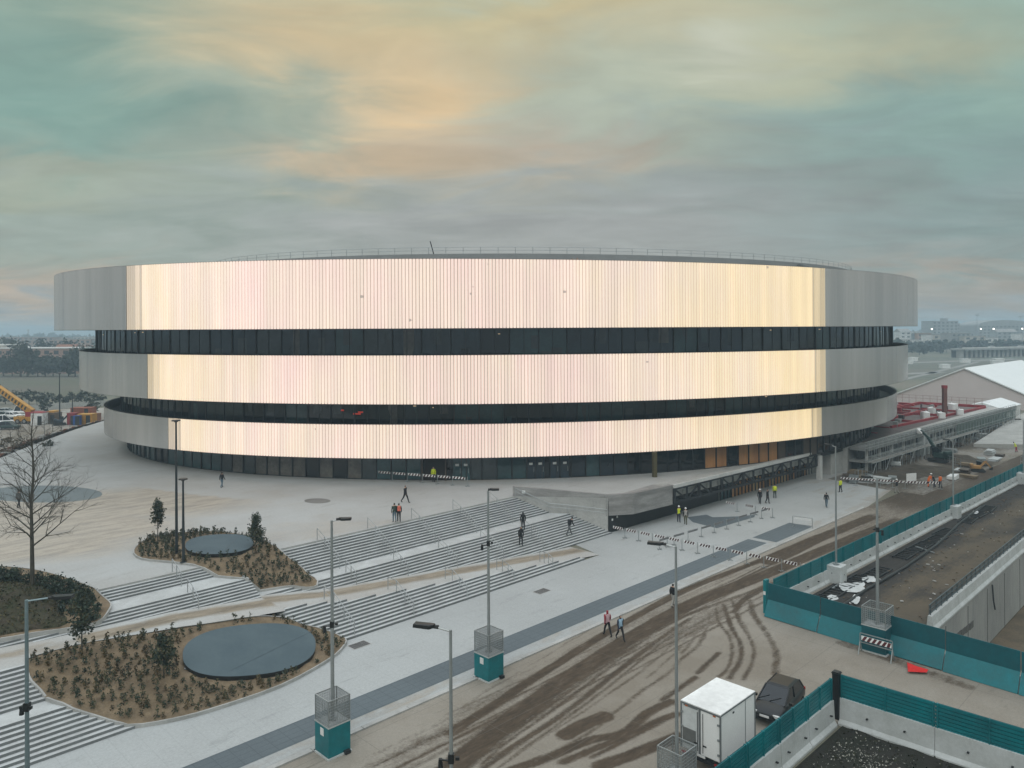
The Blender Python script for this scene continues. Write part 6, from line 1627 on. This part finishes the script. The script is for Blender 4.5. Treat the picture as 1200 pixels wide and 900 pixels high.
# yard vehicles, huts, containers
vw = [(6, 497, 'white', 2.1, 'van', 'white panel van at the left edge of the yard'), (28, 485.5, 'white', 2.2, 'van', 'white van parked farthest back in the yard behind the crane'), (16, 490, 'white', 1.5, 'car', 'white car between the parked vans'), (2, 489.5, 'blk', 1.5, 'car', 'dark car at the left edge of the yard'), (20, 496, 'silver', 1.5, 'car', 'silver car in front of the crane boom'), (29, 493.5, 'white', 1.5, 'car', 'white car with its tail towards the red booth'), (11, 503, 'green', 1.7, 'car', 'dark green pickup in front of the vans'), (9, 485, 'silver', 1.5, 'car', 'silver car half hidden at the back of the yard')]
for i, (px, py, c, hh, cat, lab) in enumerate(vw): car(W(px, py), random.uniform(-.5, .8), lab, {'white': white_p, 'blk': blackcar, 'silver': MATS['car_silver'], 'green': MATS['excavator_green']}[c], L=4.6 if hh > 1.8 else 4.2, Hh=hh, Wd=1.9, detail=False, cat=cat)
def container(px, py, L, Wd, Hh, m, label, rz=.05, name='container', roofm=None, door=True):
    o = empty(name, W(px, py), label, 'container' if name == 'container' else 'hut', rz=rz); g = MB(); g.box((0, Wd/2, Hh/2), (L, Wd, Hh))
    for k in range(int(L/.4)): g.box((-L/2+.2+.4*k, -.03, Hh/2), (.14, .06, Hh-.3))
    g.build('wall', m, o); g = MB(); g.box((0, Wd/2, Hh+.05), (L+.1, Wd+.1, .12)); g.build('roof', roofm or m, o)
    if door: g = MB(); g.box((L*.25, -.07, 1.05), (.9, .05, 2.0)); g.build('door', dark_metal, o)
container(43, 498.5, 2.6, 2.4, 2.7, white_s, 'small white booth with a red roof beside the crane', name='booth', roofm=red_p)
container(57, 497, 3.4, 2.4, 2.4, mat('brown_container', (0.13, 0.09, 0.06), .8), 'brown container between the booth and the blue machine')
container(99, 497.5, 3.2, 2.4, 2.2, yellow_p, 'yellow orange container at the right end of the yard')
container(83, 498, 1.7, 1.6, 2.5, red_p, 'red cabin with a round white sign in the yard', name='cabin'); 
container(89, 498.5, 1.3, 1.2, 2.0, blue_p, 'blue portable cabin next to the red cabin', name='cabin')
container(108, 494, 2.2, 2, 1.7, mat('brick_red', (0.26, 0.12, 0.08), .9), 'reddish brown skip at the arena end of the yard', door=False)
container(95, 489, 5.0, 2.4, 2.2, mat('rust_red', (0.28, 0.09, 0.05), .8), 'rust red long container behind the yellow one')
digger(W(70, 498.5), .6, 'dark blue excavator between the brown container and the red cabin', mat('excavator_blue', (0.02, 0.04, 0.06), .5), ((1.8, -.2, 2.6), (2.6, -.2, .9)), size=.8)
for px, py, top, lab in ((70, 498, 438, 'tall dark pole rising from the yard left of the arena'), (85, 490, 462, 'shorter dark pole near the yellow container')):
    p = W(px, py); h = (py-top)*p.y/900; o = empty('pole', p, lab, 'pole'); g = MB(); g.tube((0, 0, 0), (0, 0, h), .16, .09, 8); g.box((0, 0, h), (.5, .2, .2)); g.build('mast', pol_blk, o)

# ================================================================== FAR COUNTRY
def cluster_tree(p, h, w_, label, seed, grp=None, n=700, size=.6, m=None, name='tree', dens=1.0):
    random.seed(seed); o = empty(name, p, label, 'tree', grp); g = MB(); g.tube((0, 0, -.3), (0, 0, h*.5), h*.03, h*.015, 6)
    for k in range(5): a = random.uniform(0, 6.28); g.tube((0, 0, h*.3), (cos(a)*w_*.3, sin(a)*w_*.3, h*.65), h*.012, h*.005, 5)
    g.build('trunk', bark, o); g = MB(); crown(g, (0, 0, h*.6), w_/2, h*.42, n, size, 'egg', (0, 0, 1)); g.build('crown', m or [far_leaf, leaf_a], o); return o
# ploughed field and hedge line left
g = MB(); fp = [W(-90, 472.5), W(118, 466), W(125, 440), W(-90, 443)]; g.add([(p.x, p.y, S+.0) for p in fp], [(0, 1, 2, 3)]); struct('field', g, mat('field_earth', (0.115, 0.10, 0.078), .95, 0, .12, scale=.06, col2=(0.09, 0.095, 0.06)))
for i in range(15):
    px = -12+i*9.2; p = W(px, 474+random.uniform(-1, 1.5)); cluster_tree(p, random.uniform(2.4, 4.2), random.uniform(3, 5.5), 'low dark bush in the hedge line between the yard and the field', 100+i, 'bushes along the field edge', 180, .34)
cluster_tree(W(108, 486), 4.2, 3.2, 'dark evergreen at the end of the yard nearest the arena', 120, None, 320, .3)
cluster_tree(W(52, 484), 3.6, 3.0, 'dark bush standing by the pale access road', 121, None, 260, .3)
# low white wall along the field
o = empty('site_hoarding', W(40, 480), 'long low pale hoarding between the yard and the field', 'hoarding'); O = W(40, 480); g = MB(); a, b = W(30, 482)-O, W(124, 475.5)-O
g.bar(a+Vector((0, 0, .8)), b+Vector((0, 0, .8)), .15, 1.5); g.build('panel', mat('hoarding_pale', (0.42, 0.43, 0.42), .7), o)
# houses beyond the field
def block(name, p, w_, d, h, wall, label, roof='flat', roofm=None, rz=0.0, win=True, grp=None, cat='building', nf=None):
    o = empty(name, p, label, cat, grp, rz); g = MB(); g.box((0, d/2, h/2), (w_, d, h)); wl = g.build('wall', wall, o)
    g = MB(); rm = roofm or MATS['roof_far']
    if roof == 'flat': g.box((0, d/2, h+.25), (w_+.6, d+.6, .5))
    elif roof == 'arch':
        n = 14
        for i in range(n):
            a0, a1 = pi*i/n, pi*(i+1)/n; g.add([(-w_/2*cos(a0), 0, h+sin(a0)*w_*.10), (-w_/2*cos(a1), 0, h+sin(a1)*w_*.10), (-w_/2*cos(a1), d, h+sin(a1)*w_*.10), (-w_/2*cos(a0), d, h+sin(a0)*w_*.10)], [(0, 1, 2, 3)]); g.add([(-w_/2*cos(a0), 0, h), (-w_/2*cos(a1), 0, h), (-w_/2*cos(a1), 0, h+sin(a1)*w_*.10), (-w_/2*cos(a0), 0, h+sin(a0)*w_*.10)], [(0, 1, 2, 3)])
    else: g.add([(-w_/2-.4, -.4, h), (w_/2+.4, -.4, h), (w_/2+.4, d+.4, h), (-w_/2-.4, d+.4, h), (-w_/2-.4, d/2, h+d*.28), (w_/2+.4, d/2, h+d*.28)], [(0, 1, 5, 4), (2, 3, 4, 5), (1, 2, 5), (3, 0, 4)])
    g.build('roof', rm, o)
    if win:
        nf = nf or max(1, int(h/3.4)); nx = max(2, int(w_/4.5)); ww = MB()
        for f in range(nf):
            g = MB()
            for i in range(nx): g.box((-w_/2+w_*(i+.5)/nx, -.04, h*(f+.55)/nf), (w_/nx*.5, .1, h/nf*.45))
            g.build('window', MATS['far_window'], wl)
    return o
mat('roof_far', (0.30, 0.29, 0.28), .8); mat('far_window', (0.05, 0.06, 0.07), .4); mat('far_pink', (0.36, 0.25, 0.21), .9, 0, .08, scale=.2); mat('far_cream', (0.46, 0.43, 0.38), .9, 0, .08, scale=.2); mat('far_grey', (0.30, 0.31, 0.31), .9, 0, .08, scale=.2); mat('far_white', (0.66, 0.66, 0.65), .8); mat('far_tile', (0.26, 0.13, 0.09), .9); mat('far_dark', (0.13, 0.14, 0.145), .9)
def gp(px, Y): p = atY(px, 400, Y); p.z = S; return p
def hpx(py, Y): return EYE-S-(py-384.35)*Y/900
block('apartment_building', gp(38, 372), 46, 14, hpx(406, 372), MATS['far_pink'], 'long pinkish apartment block with pale roof edge beyond the field', 'flat', MATS['far_white'])
block('apartment_building', gp(-22, 380), 22, 14, hpx(402, 380), MATS['far_cream'], 'cream block at the left edge behind the long pinkish one', 'flat', MATS['far_white'])
block('house', gp(72, 390), 10, 12, hpx(409, 390), MATS['far_cream'], 'small cream house right of the long pinkish block', 'gable', MATS['far_tile'])
block('house', gp(92, 420), 9, 12, hpx(410, 420), MATS['far_white'], 'white house half hidden by trees left of the arena', 'gable', MATS['far_tile'])
for i, (px, Y, h, w_) in enumerate(((-10, 352, 10, 11), (4, 355, 9, 10), (24, 350, 15.5, 12), (32, 352, 13.5, 10), (14, 353, 8, 10), (44, 350, 8.5, 10), (53, 352, 9, 9), (62, 353, 9, 10), (80, 352, 9, 10), (88, 350, 12, 11), (98, 352, 13, 12), (108, 350, 9, 10), (118, 353, 10, 10), (104, 395, 14, 14), (76, 420, 15, 14), (50, 430, 16, 15), (8, 430, 16, 15))):
    cluster_tree(gp(px, Y), h, w_, 'tree behind the far houses on the left' if Y > 360 else 'round crowned tree in the row before the far houses on the left' if h < 15 else 'tallest dark tree beside the long pinkish block', 200+i, None if (h > 15 and Y < 360) else 'trees before the far houses' if Y < 360 else 'trees behind the far houses', 520, .85)
random.seed(91)
for i in range(12):
    px = -20+i*13; Y = random.uniform(600, 1000); block('far_building', gp(px, Y), random.uniform(18, 40), 14, hpx(random.uniform(391, 397), Y), random.choice((MATS['far_cream'], MATS['far_grey'], MATS['far_pink'])), 'hazy block on the left skyline above the trees', 'flat', None, 0, True, 'hazy blocks on the left skyline')
for px, Y, top, lab, m in ((32, 380, 403, 'pale flood mast in front of the long pinkish block', white_s), (33, 600, 384, 'thin lattice mast on the left skyline', galv), (82, 420, 398, 'thin mast beside the white house on the left', galv)):
    p = gp(px, Y); o = empty('mast', p, lab, 'mast'); h = hpx(top, Y); g = MB(); g.tube((0, 0, 0), (0, 0, h), .3, .2, 6); g.box((0, 0, h), (1.6, .3, .5)); g.build('mast_pole', m, o)
# right: field, roads, viaduct, town
g = MB(); fp = [Vector((140, 300, 0)), Vector((560, 300, 0)), Vector((900, 515, 0)), Vector((200, 515, 0))]; g.add([(p.x, p.y, S+.0) for p in fp], [(0, 1, 2, 3)]); struct('field', g, mat('field_grey', (0.10, 0.115, 0.09), .95, 0, .2, scale=.06, col2=(0.14, 0.13, 0.11)))
g = MB()
for (a, b) in (((1062, 439), (1110, 437)), ((1055, 447), (1150, 424)), ((1062, 426), (1200, 421))):
    a, b = W(*a), W(*b); w2 = Vector((0, 4.5 if a.y < 330 else 9, 0)); g.quad(a+Vector((0, 0, .03)), b+Vector((0, 0, .03)), b+w2+Vector((0, 0, .03)), a+w2+Vector((0, 0, .03)))
struct('country_road', g, mat('country_road', (0.27, 0.27, 0.26), .9))
o = empty('viaduct', Vector((330, 520, S)), 'long low road viaduct on many columns beyond the fields on the right', 'viaduct'); VO = Vector((330, 520, S)); g = MB()
va, vb2 = gp(1122, 505), gp(1290, 560); hv = 5.6
g.bar(va+Vector((0, 0, hv)), vb2+Vector((0, 0, hv)), 11, 1.2); g.bar(va+Vector((0, -5.4, hv+.9)), vb2+Vector((0, -5.4, hv+.9)), .3, .9, mi=1); g.build('deck', [MATS['far_grey'], MATS['far_white']], o, loc=VO)
for i in range(34):
    c = va.lerp(vb2, (i+.5)/34); g = MB(); g.box(c+Vector((0, 0, hv/2-.3)), (1.6, 6, hv-.6)); g.build('column', concrete, o, loc=VO)
g = MB(); g.bar(va+Vector((0, 7, hv/2)), vb2+Vector((0, 7, hv/2)), .4, hv); g.build('far_side', MATS['far_dark'], o, loc=VO)
for i in range(9):
    c = va.lerp(vb2, (i+.3)/9*.9); car(c+Vector((0, random.uniform(-3, 3), hv+.6)), .15 if i % 2 else 3.3, 'small vehicle driving on the far viaduct', random.choice((white_p, MATS['car_silver'], blackcar)), 'vehicles on the far viaduct', L=6 if i % 3 == 0 else 4.4, Hh=2.6 if i % 3 == 0 else 1.5, detail=False)
for i, (px, py, s) in enumerate(((1070, 423, 1.0), (1065, 426.5, .7), (1131, 425, 1.0), (1107, 431.5, .9), (1170, 425, 1.1), (1166, 426, .8))):
    o = empty('field_shed', W(px, py), 'small white shed in the grey fields beyond the tent', 'shed', 'white sheds in the grey fields'); g = MB(); g.box((0, 0, 1.0*s), (4.5*s, 3, 2.0*s)); g.build('wall', white_s, o); g = MB(); g.box((0, 0, 2.1*s), (4.9*s, 3.4, .25)); g.build('roof', white_p, o)
random.seed(55)
for i in range(26):
    px = 1052+i*6.3; Y = random.uniform(560, 640); cluster_tree(gp(px, Y), random.uniform(6, 11), random.uniform(11, 18), 'hazy round tree in front of the far town on the right', 300+i, 'hazy trees before the far town', 240, 1.5)
for i in range(34):
    px = 1040+i*5.4; Y = random.uniform(650, 1000); t_ = random.uniform(391, 402); block('far_building', gp(px, Y), random.uniform(10, 30), 12, max(5, hpx(t_, Y)), random.choice((MATS['far_cream'], MATS['far_grey'], MATS['far_white'], MATS['far_pink'], MATS['far_dark'])), 'hazy low block in the far town on the right', random.choice(('flat', 'flat', 'gable')), None, random.uniform(-.4, .4), True, 'hazy low blocks of the far town')
block('far_building', gp(1108, 900), 30, 25, hpx(379, 900), MATS['far_grey'], 'tall hazy block with a small roof tower on the right skyline'); block('far_building', gp(1108, 902), 6, 6, hpx(376, 902), MATS['far_grey'], 'small roof tower above the tall hazy block on the right skyline', win=False)
block('far_building', gp(1121, 905), 8, 20, hpx(382, 905), MATS['far_grey'], 'lower hazy annex right of the tall block on the skyline')
block('hall', gp(1178, 900), 62, 40, hpx(384, 900), MATS['far_grey'], 'large hazy hall with a shallow curved roof on the right skyline', 'arch', MATS['far_grey'])
block('far_building', gp(1160, 700), 15, 10, hpx(399, 700), MATS['far_white'], 'white block in front of the curved roof hall')
block('far_building', gp(1089, 640), 5.5, 8, hpx(395, 640), MATS['far_white'], 'small bright white block left of the town centre', win=False)
for i, px in enumerate((1092, 1149.5, 1164.5, 1198)):
    Y = 620; p = gp(px, Y); h = hpx(388.5, Y); o = empty('street_lamp', p, 'tall lit street lamp shining white before the far town', 'street lamp', 'lit street lamps before the far town'); g = MB(); g.tube((0, 0, 0), (0, 0, h), .25, .15, 6); g.build('pole', galv, o); g = MB(); g.tube((0, 0, h-.1), (0, 0, h+.7), .6, .4, 8); g.build('lamp', lamp_on, o)
for px, top in ((1145, 372), (1196, 374)):
    Y = 880; p = gp(px, Y); h = hpx(top, Y); o = empty('mast', p, 'tall floodlight mast with a flat head on the right skyline', 'mast', 'floodlight masts on the right skyline'); g = MB(); g.tube((0, 0, 0), (0, 0, h), .35, .25, 6); g.box((0, 0, h), (4.5, .8, 1.0)); g.build('mast_pole', galv, o)
# far woods closing the horizon
g = MB(); random.seed(66)
for i in range(5200):
    a = random.uniform(-.80, .80); Y = random.uniform(1150, 1700); h = random.uniform(3, 12)+4*noise.noise((a*14, 0, 0)); g.leaf((a*Y, Y, S+random.uniform(0, max(3, h))), 7.5, random.choice((0, 0, 1)), up=-.5)
tag(g.build('woods', [far_leaf, leaf_a]), 'distant hazy belt of woods along the horizon', 'woods', kind='stuff')

HAZE, EXPO = 0.00065, 0.0
def PATCHES():
    P = patch
    P(1140, 210, .26, .13, (116, 146, 146), .95)
    P(960, 215, .25, .05, (142, 152, 148), .7)
    P(160, 170, .28, .13, (142, 170, 160), .8)
    P(50, 70, .16, .14, (128, 164, 154), .9)
    P(1170, 60, .18, .10, (146, 176, 164), .9)
    P(60, 210, .18, .035, (174, 176, 154), .7)
    P(600, 265, .45, .06, (164, 166, 164), .7)
    P(330, 40, .16, .06, (220, 194, 150), .85)
    P(505, 115, .10, .06, (236, 202, 154), .85)
    P(490, 60, .14, .05, (218, 194, 152), .65)
    P(430, 180, .17, .035, (204, 182, 150), .8)
    P(620, 10, .20, .04, (216, 196, 148), .8)
    P(780, 40, .22, .035, (200, 192, 160), .65)
    P(960, 80, .20, .03, (192, 190, 160), .75)
    P(860, 68, .06, .02, (204, 206, 188), .6)
    P(700, 105, .12, .05, (186, 192, 172), .7)
    P(330, 110, .10, .035, (160, 174, 158), .7)
    P(640, 175, .16, .03, (190, 172, 150), .7)
    P(25, 332, .13, .03, (200, 178, 156), .8)
    P(1100, 345, .25, .03, (168, 160, 150), .8)
    P(60, 285, .2, .035, (152, 168, 156), .5)

# ================================================================== AIR, SKY, LIGHT, CAMERA
g = MB(); g.box((0, 1150, (31-9.7)/2), (5200, 2800, 31+9.7))
hz = g.build('haze', bpy.data.materials.new('haze_air')); tag(hz, 'pale blue haze lying over the whole plain', 'haze', kind='stuff')
m = hz.data.materials[0]; m.use_nodes = True; nt = m.node_tree; nt.nodes.remove(nt.nodes['Principled BSDF'])
pv_ = nt.nodes.new('ShaderNodeVolumePrincipled'); pv_.inputs['Color'].default_value = (0.56, 0.74, 0.88, 1); pv_.inputs['Density'].default_value = HAZE; pv_.inputs['Anisotropy'].default_value = 0.0
nt.links.new(pv_.outputs[0], nt.nodes['Material Output'].inputs['Volume'])

SUN_EL, SUN_AZ = radians(38), radians(200)   # a veiled sun behind the camera, high
w = bpy.data.worlds.new('World'); SC.world = w; w.use_nodes = True; nt = w.node_tree; L = nt.links.new
for n in list(nt.nodes): nt.nodes.remove(n)
out = nd(nt, 'ShaderNodeOutputWorld')
sky = nd(nt, 'ShaderNodeTexSky', sky_type='NISHITA', sun_disc=False, sun_elevation=SUN_EL, sun_rotation=SUN_AZ, altitude=120, air_density=1.2, dust_density=3.0, ozone_density=1.5)
bg1 = nd(nt, 'ShaderNodeBackground', inp={'Strength': 0.1}); L(sky.outputs[0], bg1.inputs['Color'])
# cloud deck: colours by direction in the world, broken up by noise
tc = nd(nt, 'ShaderNodeTexCoord'); sep = nd(nt, 'ShaderNodeSeparateXYZ'); L(tc.outputs['Generated'], sep.inputs[0])
mz_ = nd(nt, 'ShaderNodeMath', operation='MAXIMUM'); L(sep.outputs[2], mz_.inputs[0]); mz_.inputs[1].default_value = 0.0
den = nd(nt, 'ShaderNodeMath', operation='ADD'); L(mz_.outputs[0], den.inputs[0]); den.inputs[1].default_value = 0.16
dx = nd(nt, 'ShaderNodeMath', operation='DIVIDE'); L(sep.outputs[0], dx.inputs[0]); L(den.outputs[0], dx.inputs[1])
dy = nd(nt, 'ShaderNodeMath', operation='DIVIDE'); L(sep.outputs[1], dy.inputs[0]); L(den.outputs[0], dy.inputs[1])
cv = nd(nt, 'ShaderNodeCombineXYZ'); L(dx.outputs[0], cv.inputs[0]); L(dy.outputs[0], cv.inputs[1])
mpc = nd(nt, 'ShaderNodeMapping'); mpc.inputs['Rotation'].default_value = (0, 0, 0.35); mpc.inputs['Scale'].default_value = (0.8, 1.25, 1); L(cv.outputs[0], mpc.inputs['Vector'])
n1 = nd(nt, 'ShaderNodeTexNoise', inp={'Scale': 0.9, 'Detail': 5, 'Roughness': 0.5, 'Distortion': 0.5}); L(mpc.outputs[0], n1.inputs['Vector'])
n2 = nd(nt, 'ShaderNodeTexNoise', inp={'Scale': 2.3, 'Detail': 10, 'Roughness': 0.55, 'Distortion': 0.7}); L(mpc.outputs[0], n2.inputs['Vector'])
# wobble the direction so that the patches get ragged edges
wob = nd(nt, 'ShaderNodeVectorMath', operation='MULTIPLY_ADD'); L(n2.outputs['Color'], wob.inputs[0]); wob.inputs[1].default_value = (0.34, 0.0, 0.17); 
off = nd(nt, 'ShaderNodeVectorMath', operation='ADD'); L(tc.outputs['Generated'], off.inputs[0]); off.inputs[1].default_value = (-0.17, 0, -0.085); L(off.outputs[0], wob.inputs[2])
wn = wob
def lin(c): return tuple(((x/255+.055)/1.055)**2.4 if x/255 > .04045 else x/255/12.92 for x in c)
# base by elevation
el = nd(nt, 'ShaderNodeSeparateXYZ'); L(wob.outputs[0], el.inputs[0])
ramp = nd(nt, 'ShaderNodeValToRGB'); L(el.outputs[2], ramp.inputs[0]); E_ = ramp.color_ramp.elements
stops = [(0.0, (152, 163, 168)), (0.05, (166, 168, 164)), (0.13, (166, 169, 166)), (0.25, (160, 174, 165)), (0.40, (172, 186, 166)), (0.62, (205, 207, 202)), (1.0, (238, 247, 255))]
E_[0].position, E_[0].color = stops[0][0], (*lin(stops[0][1]), 1); E_[1].position, E_[1].color = 1.0, (*[1.9*c for c in lin(stops[-1][1])], 1)
for p_, c_ in stops[1:-1]: e = E_.new(p_); e.color = (*[c*(1 if p_ < .5 else 1.7) for c in lin(c_)], 1)
last = ramp.outputs[0]
def patch(px, py, rx, ry, col, a):
    """soft cloud patch about the direction seen at (px,py); rx, ry angular half sizes"""
    global last
    tx, ty = (px-600)/900, (py-384.35)/900; d = Vector((tx, 1, -ty)).normalized()
    sub = nd(nt, 'ShaderNodeVectorMath', operation='SUBTRACT'); L(wn.outputs[0], sub.inputs[0]); sub.inputs[1].default_value = d
    # local right / up on the sphere
    r = Vector((d.y, -d.x, 0)).normalized(); u = r.cross(d); mu = []
    for ax, s in ((r, rx), (u, ry)):
        dt = nd(nt, 'ShaderNodeVectorMath', operation='DOT_PRODUCT'); L(sub.outputs[0], dt.inputs[0]); dt.inputs[1].default_value = ax/s
        sq = nd(nt, 'ShaderNodeMath', operation='MULTIPLY'); L(dt.outputs['Value'], sq.inputs[0]); L(dt.outputs['Value'], sq.inputs[1]); mu.append(sq)
    ad = nd(nt, 'ShaderNodeMath', operation='ADD'); L(mu[0].outputs[0], ad.inputs[0]); L(mu[1].outputs[0], ad.inputs[1])
    ng = nd(nt, 'ShaderNodeMath', operation='MULTIPLY'); L(ad.outputs[0], ng.inputs[0]); ng.inputs[1].default_value = -1.0
    ex = nd(nt, 'ShaderNodeMath', operation='EXPONENT'); L(ng.outputs[0], ex.inputs[0])
    # only the front half of the sky
    dd = nd(nt, 'ShaderNodeVectorMath', operation='DOT_PRODUCT'); L(tc.outputs['Generated'], dd.inputs[0]); dd.inputs[1].default_value = d
    gt = nd(nt, 'ShaderNodeMath', operation='GREATER_THAN'); L(dd.outputs['Value'], gt.inputs[0]); gt.inputs[1].default_value = 0.0
    m1 = nd(nt, 'ShaderNodeMath', operation='MULTIPLY'); L(ex.outputs[0], m1.inputs[0]); L(gt.outputs[0], m1.inputs[1])
    nn = nd(nt, 'ShaderNodeMapRange', inp={1: 0.30, 2: 0.62, 3: 0.55*a, 4: 1.15*a}); L(n1.outputs['Fac'], nn.inputs[0])
    m2 = nd(nt, 'ShaderNodeMath', operation='MULTIPLY', use_clamp=True); L(m1.outputs[0], m2.inputs[0]); L(nn.outputs[0], m2.inputs[1])
    mx = nd(nt, 'ShaderNodeMix', data_type='RGBA'); L(m2.outputs[0], mx.inputs[0]); L(last, mx.inputs[6]); mx.inputs[7].default_value = (*lin(col), 1); last = mx.outputs[2]
PATCHES()
# finer brightness texture of the clouds
r5 = nd(nt, 'ShaderNodeMapRange', inp={1: 0.3, 2: 0.7, 3: 0.88, 4: 1.12}); L(n2.outputs['Fac'], r5.inputs[0])
n3 = nd(nt, 'ShaderNodeTexNoise', inp={'Scale': 5.5, 'Detail': 8, 'Roughness': 0.6, 'Distortion': 0.4}); L(mpc.outputs[0], n3.inputs['Vector'])
r6 = nd(nt, 'ShaderNodeMapRange', inp={1: 0.3, 2: 0.7, 3: 0.955, 4: 1.045}); L(n3.outputs['Fac'], r6.inputs[0])
rm = nd(nt, 'ShaderNodeMath', operation='MULTIPLY'); L(r5.outputs[0], rm.inputs[0]); L(r6.outputs[0], rm.inputs[1]); r5 = rm
hs = nd(nt, 'ShaderNodeHueSaturation', inp={'Saturation': 1.0}); L(last, hs.inputs['Color']); L(r5.outputs[0], hs.inputs['Value'])
bg2 = nd(nt, 'ShaderNodeBackground', inp={'Strength': 1.0}); L(hs.outputs[0], bg2.inputs['Color'])
mxs = nd(nt, 'ShaderNodeMixShader', inp={0: 0.94}); L(bg1.outputs[0], mxs.inputs[1]); L(bg2.outputs[0], mxs.inputs[2]); L(mxs.outputs[0], out.inputs['Surface'])

ld = bpy.data.lights.new('sun', 'SUN'); ld.energy = 0.6; ld.angle = radians(25); ld.color = (1.0, 0.97, 0.93)
lo = bpy.data.objects.new('sun', ld); COL.objects.link(lo)
# sun_rotation is measured clockwise from +Y; point the lamp from the same direction
sd_ = Vector((sin(SUN_AZ)*cos(SUN_EL), cos(SUN_AZ)*cos(SUN_EL), sin(SUN_EL))); lo.rotation_euler = (-sd_).to_track_quat('-Z', 'Y').to_euler()

cd = bpy.data.cameras.new('camera'); cam = bpy.data.objects.new('camera', cd); COL.objects.link(cam)
cd.sensor_width = 36.0; cd.lens = 27.0; cd.shift_y = -(450-384.35)/1200.0; cd.clip_start = 0.5; cd.clip_end = 8000
cam.location = (0, 0, EYE); cam.rotation_euler = Matrix.Rotation(pi/2, 3, 'X').to_euler()
# roll of a quarter degree: the horizon rises to the right
cam.rotation_euler = (Matrix.Rotation(_R, 3, 'Y') @ Matrix.Rotation(pi/2, 3, 'X')).to_euler()
SC.camera = cam
vs = SC.view_settings; vs.view_transform = 'Standard'; vs.look = 'None'; vs.exposure = EXPO; vs.gamma = 1.0; vs.use_curve_mapping = False
cy = SC.cycles if hasattr(SC, 'cycles') else None
SC.render.engine = 'CYCLES'
SC.cycles.use_denoising = True
try: SC.cycles.denoiser = 'OPENIMAGEDENOISE'
except Exception: pass
SC.cycles.max_bounces = 6; SC.cycles.volume_bounces = 1; SC.cycles.transparent_max_bounces = 12; SC.cycles.caustics_reflective = False; SC.cycles.caustics_refractive = False
SC.cycles.sample_clamp_indirect = 4.0
